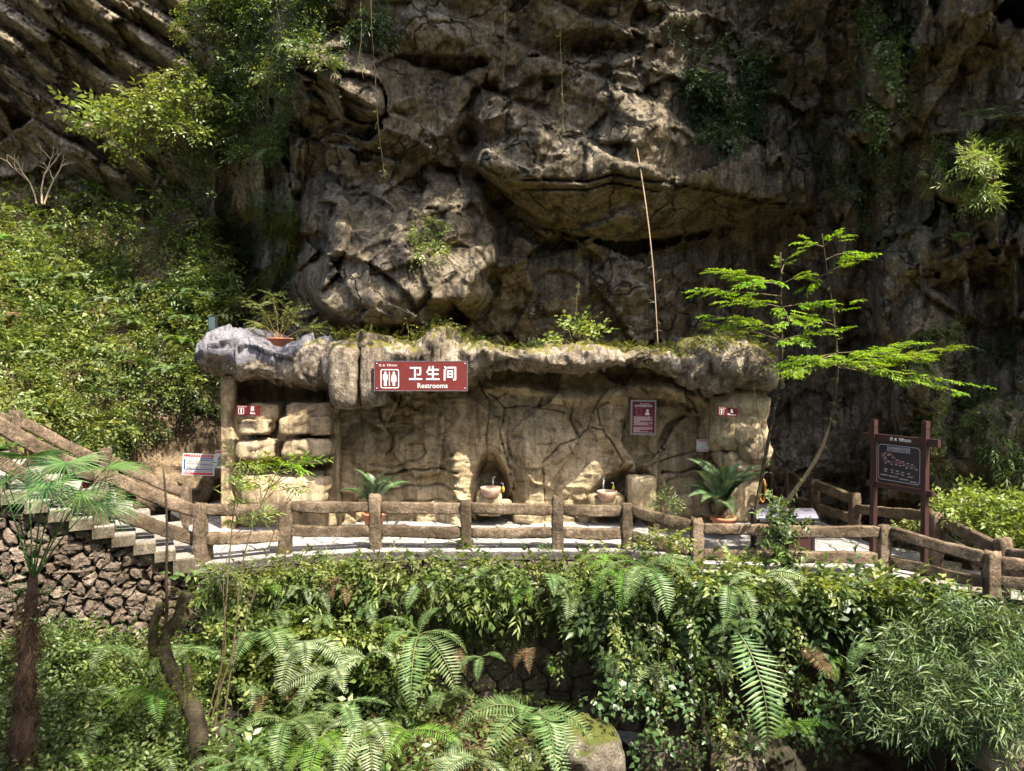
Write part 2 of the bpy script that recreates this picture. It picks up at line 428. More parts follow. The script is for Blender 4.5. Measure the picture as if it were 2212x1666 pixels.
CU = np.arange(-330, 2580, 4.2); CV = np.arange(-780, 1290, 4.2)
def cliff_depth():
    U, V = np.meshgrid(CU, CV)
    d = interp([(-330, 31), (0, 29.5), (300, 28.5), (410, 28), (500, 25.6), (580, 23.8), (640, 22.5), (800, 21.8), (1100, 22.6), (1400, 22.8),
                (1650, 24.0), (1780, 23.6), (1900, 21.6), (2050, 20.2), (2212, 18.8), (2580, 16.5)], U)
    lean = interp([(-780, 7.6), (-300, 5.8), (0, 4.2), (250, 2.9), (500, 1.2), (720, 0), (1290, -.4)], V)
    lean = lean * interp([(-330, 1.5), (430, 1.3), (560, .95), (1500, 1.0), (1900, .8), (2580, .6)], U)
    d = d - lean + 6.5 * (1 - sstep(620, 1000, U)) * sstep(-10, -330, V) + 5 * sstep(2150, 2400, U) * sstep(50, -300, V)
    p0 = P(U, V, d)
    w1 = fbm(p0 * .35, 3, 5); w2 = fbm(p0 * .35 + 9, 3, 6)
    Uw, Vw = U + 34 * w1, V + 30 * w2
    # dipping beds of the far left wall
    left = 1 - sstep(400, 520, U + (V - 200) * .12)
    s = (Vw - .70 * Uw) / 70 + .5 * w1
    bed = profile_ledge(1 - (s - np.floor(s)))
    s2 = (Vw - .78 * Uw) / 23
    d = d - left * (.75 * bed * np.clip(.7 + 1.6 * w2, .1, 1.6) + .10 * (s2 - np.floor(s2)) + .5)
    # shorter beds over the middle
    mid = sstep(560, 680, U) * (1 - sstep(1350, 1600, U)) * (1 - sstep(300, 420, V))
    s = (Vw - .42 * Uw) / 125 + .15 * w2
    bed = profile_ledge(1 - (s - np.floor(s)))
    d = d - mid * (.15 + .5 * np.clip(fbm(p0 * .5 + 4, 2, 8) + .4, 0, 1.2)) * bed
    # the great slab with the smooth underside
    lo = interp([(1020, 362), (1060, 398), (1120, 447), (1190, 492), (1260, 514), (1330, 524), (1430, 513), (1530, 496), (1620, 479), (1700, 463), (1800, 452)], U) + 7 * w1
    brow = interp([(1020, 352), (1090, 384), (1180, 391), (1270, 396), (1325, 379), (1400, 391), (1500, 402), (1600, 424), (1700, 446), (1800, 448)], U) + 5 * w2
    top = interp([(1020, 330), (1100, 292), (1250, 285), (1400, 250), (1600, 270), (1800, 360)], U)
    win = sstep(1012, 1050, U) * (1 - sstep(1690, 1800, U))
    t = np.clip((lo - V) / (lo - brow), 0, 1)
    prot = np.where(V > lo, .35 * np.clip(1 - (V - lo) / 40, 0, 1), np.where(V > brow, .45 + 1.35 * t ** .8, 0))
    up = np.clip((brow - V) / (brow - top), 0, 1)
    prot = np.where(V <= brow, 1.75 - .95 * up ** 1.6, prot)
    prot = prot - .28 * np.exp(-((V - brow) / 3.5) ** 2) - .22 * np.exp(-((V - brow - 24 - 10 * w2) / 3) ** 2) * sstep(1090, 1150, U) * (1 - sstep(1400, 1480, U))
    prot = prot * np.where(V < top - 5, np.clip(1 - (top - V) / 120, 0, 1), 1)
    slab = win * prot
    smooth_zone = win * ((V < lo) & (V > brow)) * 1.0
    d = d - slab
    d = d + .5 * sstep(0, 1, win * ((V > lo) & (V < lo + 110)) * (1 - (V - lo) / 110))
    # left slab, upper
    lo2 = interp([(610, 150), (680, 205), (740, 262), (800, 268), (850, 250)], U) + 4 * w1
    br2 = interp([(610, 140), (680, 150), (740, 192), (800, 225), (850, 246)], U)
    win2 = sstep(612, 640, U) * (1 - sstep(815, 850, U))
    t = np.clip((lo2 - V) / np.maximum(lo2 - br2, 4), 0, 1)
    pr2 = np.where(V > lo2, 0, np.where(V > br2, .3 + 1.3 * t, 1.6 * np.clip(1 - (br2 - V) / 110, 0, 1)))
    d = d - win2 * pr2
    # the sunlit buttress
    wb, _ = facets(np.stack([U / 90, V / 90, 0 * U], -1), 333, 1.2)
    e = np.abs((U - 872) / 222) ** 2.2 + np.abs((V - 535) / 205) ** 2.0 + .6 * w1 + .35 * wb
    bm = sstep(0, .4, 1 - e) * (1 - sstep(1062, 1085, U + .02 * (V - 500)))
    tgt = np.where(V < 640, 17.9 + 2.1 * (640 - V) / 260, 17.9 + 1.0 * ((V - 640) / 80) ** 2) + .7 * np.abs((U - 880) / 200) ** 2 - .55 * wb - .35 * fbm(p0 * .8, 3, 44)
    d = d * (1 - bm) + np.minimum(d, tgt) * bm
    e = ((U - 700) / 60) ** 2 + ((V - 480) / 100) ** 2 + .25 * w2
    d = d - .7 * np.sqrt(np.clip(1 - e, 0, 1))
    # rounded block at its foot
    Ur = (U - 785) * .85 + (V - 645) * .5; Vr = (V - 645) * .85 - (U - 785) * .5
    e = (Ur / 140) ** 2 + (Vr / 72) ** 2 + .15 * w2
    blk = np.sqrt(np.clip(1 - e, 0, 1))
    d = np.minimum(d, 21.2 - 2.6 * blk + 9 * (blk <= 0))
    # dark hollows
    for cx, cy, rx, ry, k in ((540, 560, 105, 120, 1.9), (560, 660, 120, 50, 1.5), (1020, 300, 40, 55, 1.2), (960, 680, 70, 40, 1.2), (1290, 100, 120, 45, .9),
                              (720, 330, 60, 60, .9), (1780, 380, 30, 120, .9), (2110, 230, 80, 180, 1.4), (1880, 560, 60, 70, .9), (1905, 1030, 20, 35, .7), (2040, 610, 50, 80, .8), (2150, 640, 50, 120, .9), (1700, 560, 90, 50, .5)):
        e = ((U - cx) / rx) ** 2 + ((V - cy) / ry) ** 2
        d = d + (.6 if rx < 100 else 1) * k * np.clip(1 - e - .5 * np.abs(w1), 0, 1) ** 1.5
    # ribs of the right wall, its ledges
    right = sstep(1400, 1560, U)
    q = np.stack([U / 62, V / 260, 0 * U], -1)
    d = d - right * .75 * fbm(q, 4, 31)
    for cx, cy, rx, ry, k in ((2085, 380, 80, 70, 1.6), (2010, 760, 75, 130, 1.5), (1940, 640, 60, 110, 1.0), (1900, 140, 45, 150, 1.0), (1840, 480, 24, 120, .8), (2120, 480, 60, 90, .8), (1990, 900, 70, 120, 1.0), (2140, 940, 80, 80, .7), (1965, 540, 90, 60, .9)):
        e = ((U - cx) / rx) ** 2 + ((V - cy) / ry) ** 2 + .35 * w1
        d = d - k * np.sqrt(np.clip(1 - e, 0, 1))
    # hanging root columns left of the buttress
    rt = sstep(430, 480, U) * (1 - sstep(640, 690, U)) * sstep(230, 300, V) * (1 - sstep(560, 640, V))
    d = d - rt * .7 * np.abs(fbm(np.stack([U / 26, V / 210, 0 * U], -1), 3, 77))
    # broken relief
    p = P(U, V, d)
    dip = p @ np.array([[.9, 0, .42], [0, 1, 0], [-.42, 0, .9]]).T
    dip = dip + .20 * np.stack([fbm(p * .9, 3, 41), fbm(p * .9 + 5, 3, 42), fbm(p * .9 + 11, 3, 43)], -1)
    f1, e1 = facets(dip * np.array([.42, .42, .62]), 3, 1.0)
    f0, _ = facets(dip * np.array([.2, .2, .3]), 33, 1.3)
    f2, e2 = facets(dip * np.array([1.1, 1.1, 1.7]), 13, 1.0)
    f3, e3 = facets(dip * np.array([2.6, 2.6, 3.6]), 23, 1.0)
    calm = (1 - .75 * smooth_zone - .6 * (blk > .25)) * (1 - .45 * left) * (1 - .45 * bm)
    soft = .5 + .5 * sstep(-.2, .4, fbm(p * .25, 2, 57))
    d = d - calm * (1.25 * f0 + .85 * f1 + .36 * f2 * soft + .12 * f3 * soft) - .16 * fbm(p * 1.1, 5, 51) * (.4 + .6 * calm)
    d = d + calm * .10 * (1 - sstep(0, .04, e2)) * (f2 > .25)
    rough = np.abs(fbm(p * np.array([3.4, 3.4, 2.2]), 4, 61, .6))
    d = d - .07 * rough * calm - .03 * fbm(p * 9, 2, 71)
    return d
CD = cliff_depth()
def cliff_d(vx, vy):
    i = np.clip((vx - CU[0]) / 4.2, 0, len(CU) - 1.01); j = np.clip((vy - CV[0]) / 4.2, 0, len(CV) - 1.01)
    return float(CD[int(round(j)), int(round(i))])
_U, _V = np.meshgrid(CU, CV)
tag(link('cliff', mesh_data('cliff', P(_U, _V, CD).reshape(-1, 3), [grid_faces(len(CU), len(CV), True)], [M['cliff']])), kind='structure')

# the near side of the gorge, behind the viewer
xs = np.linspace(-70, 70, 90); zs = np.linspace(-8, 15, 40)
X, Z = np.meshgrid(xs, zs)
Y = -14 - .10 * (Z + 8) + 2.5 * fbm(np.stack([X, 0 * X, Z], -1) * .15, 4, 81)
tag(link('opposite_cliff', mesh_data('opposite_cliff', np.stack([X, Y, Z], -1).reshape(-1, 3), [grid_faces(90, 40, True)], [M['cliff']])), kind='structure')

# left hillside
HU = np.arange(-330, 540, 5.0); HT = np.linspace(0, 1, 150)
h_foot = lambda u: interp([(-330, 980), (0, 1035), (100, 1055), (200, 1075), (300, 1092), (400, 1100), (540, 1102)], u)
h_top = lambda u: interp([(-330, 415), (0, 405), (130, 405), (230, 380), (330, 330), (430, 300), (540, 300)], u)
h_rock = lambda u: interp([(-330, .12), (0, .10), (120, .08), (230, .16), (300, .24), (400, .27), (540, .27)], u)
def hill_d(vx, vy):
    t = (h_foot(vx) - vy) / (h_foot(vx) - h_top(vx))
    d0 = interp([(-330, 14.5), (0, 16.5), (110, 18.2), (200, 19.6), (300, 20.6), (400, 21.2), (540, 21.6)], vx)
    d1 = interp([(-330, 24), (0, 25.5), (300, 26.5), (430, 25.5), (540, 27)], vx)
    r = h_rock(vx)
    return np.where(t < r, d0 + .35 * t / np.maximum(r, .01), d0 + .35 + (d1 - d0 - .35) * np.clip((t - r) / (1 - r), 0, 1.2) ** 1.15)
U, T = np.meshgrid(HU, HT)
V = h_foot(U) + 12 - (h_foot(U) + 12 - h_top(U)) * T
d = hill_d(U, V)
p = P(U, V, d)
f1, _ = facets(p * np.array([.7, .7, .9]), 93, 1.0)
d = d + 5 * sstep(478, 535, U)
d = d - .5 * f1 - .6 * fbm(p * .8, 4, 95) - .1 * fbm(p * 4, 3, 97)
tag(link('hillside', mesh_data('hillside', P(U, V, d).reshape(-1, 3), [grid_faces(len(HU), len(HT))], [M['hill']])), kind='structure')

# slope below the path
def terr_z(x, y):
    wb = interp([(-14, -.2), (-8, -1.0), (-6, -1.5), (-4.5, -2.7), (-3, -3.3), (0, -3.5), (2, -4.3), (4, -5.6), (8, -5.8), (9.5, -3.2), (14, -2)], x)
    sl = interp([(-14, .28), (-6, .30), (-3, .12), (0, .14), (3, .1), (8, .0), (14, .25)], x)
    return wb - (15.2 - y) * sl
xs = np.linspace(-17, 17, 160); ys = np.linspace(3, 16.2, 80)
X, Y = np.meshgrid(xs, ys)
Z = terr_z(X, Y) + .25 * fbm(np.stack([X, Y, 0 * X], -1) * .9, 4, 101)
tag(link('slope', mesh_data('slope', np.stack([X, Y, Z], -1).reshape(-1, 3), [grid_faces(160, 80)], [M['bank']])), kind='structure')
# dark undercut bank on the right
BU = np.arange(1400, 2420, 7.0); BV = np.arange(1214, 1800, 7.0)
def bank_d(vx, vy):
    b = interp([(1400, 15.75), (1507, 15.35), (1760, 15.1), (1915, 14.9), (2050, 14.3), (2150, 13.7), (2420, 12.8)], vx)
    top = interp([(1400, 1200), (1507, 1222), (1915, 1246), (2150, 1290), (2420, 1320)], vx)
    cut = sstep(1440, 1560, vx) * (1 - sstep(1930, 2080, vx))
    near = sstep(1950, 2150, vx)
    return b + cut * (1.8 * sstep(30, 150, vy - top) - .8 * sstep(330, 560, vy - top)) - near * 1.6 * sstep(0, 380, vy - top) - .3 * sstep(0, 300, vy - top) + 0 * vy
U, V = np.meshgrid(BU, BV)
topv = interp([(1400, 1200), (1507, 1222), (1915, 1246), (2150, 1290), (2420, 1320)], U)
V = np.maximum(V, topv)
d = bank_d(U, V); p = P(U, V, d)
f1, _ = facets(p * .9, 113, 1.0)
d = d - .35 * f1 - .3 * fbm(p * 1.2, 4, 115)
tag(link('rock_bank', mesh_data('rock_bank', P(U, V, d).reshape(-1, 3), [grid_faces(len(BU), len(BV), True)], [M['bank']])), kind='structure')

# ------------------------------------------------------------------ path, stairs
FENCE = [(430, 14.6, 0.0), (615, 15.4, 0.0), (810, 15.8, 0.0), (1007, 15.8, 0.0), (1206, 15.8, 0.0), (1355, 15.8, 0.0),
         (1507, 15.3, -.30), (1915, 14.8, -.30), (2147, 13.6, -.58), (2370, 12.9, -.72)]
FP = [((vx - 1106) * d / FPX, d, z) for vx, d, z in FENCE]
S = np.array([-.875, -.484])                      # the stairs climb this way
SN = np.array([.484, -.875])                      # towards the viewer
P1 = np.array(FP[0][:2])

def paving(name, region, z, seed, cell, mat_base, thick=.16, flag_h=.03, maxn=300):
    region = np.array(region, float)
    mb = MB()
    n = len(region)
    V = np.concatenate([np.c_[region, np.full(n, z - .03)], np.c_[region, np.full(n, z - .03 - thick)]])
    i = np.arange(n); j = (i + 1) % n
    mb.add(V, [i[None], np.stack([i, i + n, j + n, j], -1)])
    base = mb.build(name, mat_base, smooth=False)
    rr = random.Random(seed)
    x0, y0 = region.min(0); x1, y1 = region.max(0)
    pts = []
    nx, ny = int((x1 - x0) / cell) + 1, int((y1 - y0) / cell) + 1
    for a in range(-1, nx + 1):
        for b in range(-1, ny + 1):
            pts.append((x0 + (a + rr.uniform(.05, .95)) * cell, y0 + (b + rr.uniform(.05, .95)) * cell))
    pts = [q for q in pts if in_poly(region, *q)]
    k = 0
    for i_, poly in sorted(voronoi(pts, region), key=lambda t: t[1].mean(0)[1]):
        if k >= maxn: break
        a = inset(poly, .026); c = a.mean(0); m = len(a)
        b = inset(poly, .038)
        hh = flag_h + rr.uniform(-.006, .006)
        Vv = np.concatenate([np.c_[a - c, np.full(m, 0)], np.c_[a - c, np.full(m, hh - .006)], np.c_[b - c, np.full(m, hh)]])
        i = np.arange(m); j = (i + 1) % m
        fl = mesh_data('flagstone', Vv, [np.stack([i, j, j + m, i + m], -1), np.stack([i + m, j + m, j + 2 * m, i + 2 * m], -1), (i + 2 * m)[None]], [M['flag']], None, False)
        o = link('flagstone', fl, base); o.location = (c[0], c[1], z - .035); k += 1
    return base
off = lambda k, e=.2: (FP[k][0], FP[k][1] - e)
path = paving('path', [(FP[0][0] - .05, FP[0][1] - .15), off(1), off(2), off(3), off(4), off(5), (3.35, 15.35), (3.35, 19.6), (-7.2, 19.6), (-7.4, 22.6), (-10.2, 22.6), (-9.3, 19.8), (-8.3, 18.6)], 0.0, 3, .58, M['joint'])
tag(path, kind='structure')
terrace = paving('path', [(3.353, 15.34), off(6), off(7), (8.25, 14.75), (9.6, 16.45), (8.7, 17.6), (8.35, 23.4), (4.2, 23.4), (3.353, 19.6)], -.30, 4, .62, M['joint'], maxn=160)
tag(terrace, kind='structure')
for nm, a, b, za in (('kerb', (3.2, 15.33), (3.5, 19.6), -.02),):
    pass

def step_box(parent, a, run, width, dirv, wv, z, th, seed):
    """one step: a stone tread with a slightly uneven edge"""
    q = [a, a + dirv * run, a + dirv * run + wv * width, a + wv * width]
    q = np.array(q); c = q.mean(0)
    rr = np.random.default_rng(seed)
    n = 8
    ring = np.concatenate([q[k] + (q[(k + 1) % 4] - q[k]) * np.linspace(0, 1, n, endpoint=False)[:, None] for k in range(4)])
    ring = ring - c + rr.normal(0, .008, ring.shape)
    m = len(ring); i = np.arange(m); j = (i + 1) % m
    V = np.concatenate([np.c_[ring, np.full(m, -th)], np.c_[ring * 1.0, np.full(m, -.02)], np.c_[ring * .985, np.zeros(m)]])
    o = link('step', mesh_data('step', V, [np.stack([i, j, j + m, i + m], -1), np.stack([i + m, j + m, j + 2 * m, i + 2 * m], -1), (i + 2 * m)[None]], [M['cement'], M['tread']], [0, 0, 1], False), parent)
    o.location = (c[0], c[1], z)
    return o
WV = np.array([-.47, .883])
st = empty('staircase', (P1[0], P1[1], 0))
st['kind'] = 'structure'
NST, RUN, RISE = 15, .345, .19
for k in range(NST):
    a = P1 + S * (.12 + k * RUN) - WV * .28
    o = step_box(st, a, RUN + .04, 4.0, S, WV, (k + 1) * RISE, .21 if k else .3, 300 + k)
    o.location = Vector(o.location) - Vector(st.location)
# lower steps at the right
st2 = empty('staircase', (8.3, 14.7, -.3)); st2['kind'] = 'structure'
dv = np.array([.79, -.61]); wv = np.array([.63, .775])
for k in range(6):
    a = np.array([8.27, 14.72]) + dv * (.02 + k * .36) - wv * .2
    o = step_box(st2, a, .40, 2.5, dv, wv, -.30 - .13 * (k + 1), .16, 330 + k)
    o.location = Vector(o.location) - Vector(st2.location)

# ------------------------------------------------------------------ stone walls
def stone_mesh(poly, seed, depth, bulge, mat, jag=.02, per=.07):
    """one stone cut to a cell of the wall: (t, z) outline, front towards -y"""
    rr = np.random.default_rng(seed)
    pts = []
    m = len(poly)
    for k in range(m):
        a, b = poly[k], poly[(k + 1) % m]
        n = max(1, int(np.linalg.norm(b - a) / per))
        for q in range(n): pts.append(a + (b - a) * q / n)
    pts = np.array(pts); c = pts.mean(0); r = pts - c
    # soften the corners
    for _ in range(1): r = .5 * r + .25 * np.roll(r, 1, 0) + .25 * np.roll(r, -1, 0)
    r = r + rr.normal(0, jag, r.shape)
    m = len(r); i = np.arange(m); j = (i + 1) % m
    tilt = rr.normal(0, .12, 2)
    rings = []
    for sc, y in ((.97, depth), (1.0, .02), (.93, -bulge * .6), (.6, -bulge)):
        q = r * sc
        yy = y + (q @ tilt) * (y < depth) + rr.normal(0, bulge * .22, m) * (y < depth)
        rings.append(np.c_[q[:, 0], yy, q[:, 1]])
    V = np.concatenate(rings + [[[0, -bulge * (1 + rr.normal(0, .2)), 0]]])
    F = [np.stack([i + k * m, j + k * m, j + (k + 1) * m, i + (k + 1) * m], -1) for k in range(3)]
    F.append(np.stack([i + 3 * m, j + 3 * m, np.full(m, 4 * m)], -1))
    return mesh_data('stone', V, F, [mat], None, False), c
def stone_wall(root, region, pts, toworld, mat, seed, gap, bulge, jag, normal_rz, depth=.18):
    for k, (i, poly) in enumerate(voronoi(pts, region, 16)):
        poly = inset(poly, gap)
        if len(poly) < 3: continue
        area = abs(np.sum(poly[:, 0] * np.roll(poly[:, 1], -1) - np.roll(poly[:, 0], -1) * poly[:, 1])) / 2
        if area < .008: continue
        me, c = stone_mesh(poly, seed + k, depth, bulge, mat, jag)
        o = link('stone', me, root)
        w = toworld(c[0], c[1])
        o.location = Vector(w) - root.location
        o.rotation_euler = (0, 0, normal_rz(c[0]))
# dry stone wall under the stairs; t runs up the stairs
A0 = P1 + SN * .05
wall1 = tag(empty('stone_wall', (A0[0], A0[1], -2.4)), 'dry rubble stone wall of brown rough stones below the staircase', 'stone wall', kind='thing')
top1 = [(-.15, -.10)] + [(x, max(-.05, (x - .12) * RISE / RUN) - .10) for x in np.arange(.2, 5.3, .35)]
reg = np.array([(-.15, -2.4)] + [(5.3, -2.4)] + top1[::-1])
rr = random.Random(5); pts = []
z = -2.3; row = 0
while z < 2.9:
    hgt = rr.uniform(.10, .30)
    x = -.2 - rr.random() * .3
    while x < 5.4:
        w = rr.uniform(.14, .62)
        q = (x + w / 2 + rr.uniform(-.04, .04), z + hgt / 2 + rr.uniform(-.07, .07))
        if in_poly(reg, *q): pts.append(q)
        x += w
    z += hgt
sw = lambda t, zz: (A0[0] + S[0] * t, A0[1] + S[1] * t, zz)
# the outline's t axis runs to the left, so mirror it for the stones
regm = reg * np.array([-1, 1]); ptsm = [(-a, b) for a, b in pts]
stone_wall(wall1, regm[::-1], ptsm, lambda t, zz: sw(-t, zz), M['stone'], 500, .008, .07, .024, lambda t: math.atan2(-S[1], -S[0]))
mb = MB()
q = [np.array(sw(t, zz)) - np.array([SN[0], SN[1], 0]) * .10 for t, zz in reg]
n = len(q); back = [k - np.array([SN[0], SN[1], 0]) * .35 for k in q]
i = np.arange(n); j = (i + 1) % n
mb.add(np.array(q + back) - np.array(wall1.location), [i[None], (i + n)[::-1][None], np.stack([i, i + n, j + n, j], -1)])
mb.build('wall_core', M['mortar'], wall1, False)
# cement stringer that carries the step ends
mb = MB()
nz = 90
ts = np.linspace(-.12, 5.3, nz)
rg = np.random.default_rng(3)
rise = np.where(ts < .12, 0, (np.floor((ts - .12) / RUN) + 1) * RISE)
topz = rise - .20 - .02 * rg.random(nz); botz = np.maximum(-.0, (ts - .1) * RISE / RUN) - .30 - .16 * fbm(np.c_[ts * 2.2, 0 * ts, 0 * ts], 3, 9)
Vf = []
for k in range(nz):
    b = np.array(sw(ts[k], 0)); nrm = np.array([SN[0], SN[1], 0])
    o1 = .10 + .03 * rg.random()
    Vf += [b + nrm * o1 + [0, 0, topz[k]], b + nrm * (o1 + .02) + [0, 0, (topz[k] + botz[k]) / 2], b + nrm * .06 + [0, 0, botz[k]], b - nrm * .15 + [0, 0, botz[k]], b - nrm * .15 + [0, 0, topz[k]]]
Vf = np.array(Vf)
i = np.arange(nz - 1)[:, None] * 5; jj = np.arange(5)[None]; kk = (jj + 1) % 5
mb.add(Vf - np.array(wall1.location), [np.stack([i + jj, i + kk, i + 5 + kk, i + 5 + jj], -1).reshape(-1, 4), np.arange(5)[None], (np.arange(5)[::-1] + (nz - 1) * 5)[None]])
tag(mb.build('cement_stringer', M['cement'], wall1, False))

# retaining wall below the front fence
LX = np.array([FP[k][0] for k in range(6)] + [3.4, FP[6][0]]); LY = np.array([FP[k][1] for k in range(6)] + [15.45, FP[6][1]]) - .16
arc = np.concatenate([[0], np.cumsum(np.hypot(np.diff(LX), np.diff(LY)))])
lw = lambda t, zz: (float(np.interp(t, arc, LX)), float(np.interp(t, arc, LY)), zz)
def lrz(t):
    a, b = lw(max(0, t - .1), 0), lw(min(arc[-1], t + .1), 0)
    return math.atan2(b[1] - a[1], b[0] - a[0])
wall2 = tag(empty('retaining_wall', (0, 15.5, -3.9)), 'dark mossy block retaining wall overgrown with plants under the fenced path', 'retaining wall', kind='thing')
L = arc[-1]
reg = np.array([(.05, -3.9), (L, -3.9), (L, -.55), (arc[-2], -.2), (.05, -.2)])
pts = []
z = -3.9
while z < -.15:
    hgt = rr.uniform(.24, .38)
    x = rr.uniform(-.3, 0)
    while x < L:
        w = rr.uniform(.35, .7)
        q = (x + w / 2, z + hgt / 2 + rr.uniform(-.03, .03))
        if in_poly(reg, *q): pts.append(q)
        x += w
    z += hgt
stone_wall(wall2, reg, pts, lw, M['block'], 900, .012, .05, .010, lrz)
mb = MB()
nz = 60; ts = np.linspace(0, L, nz)
Vf = np.array([np.array(lw(t, zz)) + [0, dy, 0] for t in ts for zz, dy in ((-.16, .08), (-3.95, .08), (-3.95, .5), (-.16, .5))])
i = np.arange(nz - 1)[:, None] * 4; jj = np.arange(4)[None]; kk = (jj + 1) % 4
mb.add(Vf - np.array(wall2.location), np.stack([i + jj, i + kk, i + 4 + kk, i + 4 + jj], -1).reshape(-1, 4))
mb.build('wall_core', M['mortar'], wall2, False)
# ------------------------------------------------------------------ rock restroom building
def lump(name, vx, vy, w, h, d, depth, mat, parent, seed, ex=3.5, amp=.06, n=36, lean=0.0, org=None, skew=0.0, mi_top=None):
    """rounded, broken rock block: centre (vx, vy) and size w x h in picture units, front at distance d"""
    k = d / FPX
    sx, sz, sy = w * k / 2, h * k / 2, depth / 2
    c = P(vx, vy, d) + np.array([0, sy, 0])
    th = np.linspace(-math.pi / 2, math.pi / 2, n // 2 + 1); ph = np.linspace(0, 2 * math.pi, n, endpoint=False)
    PH, TH = np.meshgrid(ph, th)
    D = np.stack([np.cos(TH) * np.cos(PH), np.cos(TH) * np.sin(PH), np.sin(TH)], -1)
    r = (np.abs(D) ** ex).sum(-1) ** (-1 / ex)
    Q = D * r[..., None] * np.array([sx, sy, sz])
    Q[..., 0] += skew * Q[..., 2]
    Q[..., 1] += lean * Q[..., 2]
    W = Q + c
    f, _ = facets(W * 1.9, seed, 1.0)
    disp = amp * (1.5 * f + 1.2 * fbm(W * 1.6, 3, seed + 3) + .5 * fbm(W * 6, 3, seed + 5))
    Q = Q + D * disp[..., None]
    m = len(th)
    i = np.arange(m - 1)[:, None] * n; j = np.arange(n)[None]; kk = (j + 1) % n
    F = np.stack([i + j, i + kk, i + n + kk, i + n + j], -1).reshape(-1, 4)
    o = link(name, mesh_data(name, Q.reshape(-1, 3), [F], [mat]), parent)
    o.location = Vector(c) - (parent.location if parent else Vector((0, 0, 0)))
    return o
def ray_patch(name, u, v, dfun, mat, parent, thick=.6):
    U, V = np.meshgrid(u, v)
    d = dfun(U, V)
    W = P(U, V, d)
    nu, nv = len(u), len(v)
    F = [grid_faces(nu, nv, True)]
    ring = np.concatenate([np.arange(nu), np.arange(1, nv) * nu + nu - 1, (nv - 1) * nu + np.arange(nu - 2, -1, -1), np.arange(nv - 2, 0, -1) * nu])
    Wf = W.reshape(-1, 3)
    bk = Wf[ring].copy(); bk[:, 1] = W[..., 1].max() + thick
    n0 = len(Wf); m = len(ring); i = np.arange(m); j = (i + 1) % m
    F.append(np.stack([ring[i], ring[j], n0 + j, n0 + i], -1))
    F.append((n0 + np.arange(m)[::-1])[None])
    return link(name, mesh_data(name, np.concatenate([Wf, bk]) - np.array(parent.location), F, [mat]), parent)
def seg_dist(U, V, pts):
    best = np.full(U.shape, 1e9)
    for (x1, y1), (x2, y2) in zip(pts[:-1], pts[1:]):
        dx, dy = x2 - x1, y2 - y1
        t = np.clip(((U - x1) * dx + (V - y1) * dy) / (dx * dx + dy * dy), 0, 1)
        best = np.minimum(best, np.hypot(U - x1 - t * dx, V - y1 - t * dy))
    return best

bld = tag(empty('restroom_building', (0, 18.5, 0)), 'restroom block moulded to look like brown rock with overhanging roof', 'building')
CRACKS = [[(1038, 826), (1044, 848), (1056, 866), (1054, 905), (1050, 940), (1054, 985), (1046, 1010), (1030, 1040)],
          [(1056, 850), (1072, 862), (1090, 884), (1088, 905), (1079, 930), (1086, 960), (1092, 985), (1102, 1020), (1110, 1060)],
          [(1090, 884), (1130, 880), (1182, 884), (1218, 892)], [(1164, 882), (1172, 858)],
          [(1100, 905), (1094, 950), (1105, 990)],
          [(1345, 832), (1310, 842), (1290, 870), (1277, 900), (1270, 925), (1250, 945), (1210, 962), (1188, 985), (1172, 1000), (1176, 1060), (1180, 1110)],
          [(1277, 925), (1300, 930), (1325, 960), (1345, 1000), (1335, 1010)], [(1290, 880), (1296, 920)],
          [(1385, 835), (1400, 850), (1408, 880)], [(1240, 870), (1230, 905), (1250, 945)],
          [(820, 870), (822, 905), (840, 930), (848, 945), (842, 975)],
          [(862, 880), (870, 840)], [(1480, 850), (1500, 870), (1510, 900)], [(1412, 1000), (1500, 975), (1540, 960)], [(1420, 1050), (1500, 1010), (1545, 985)]]
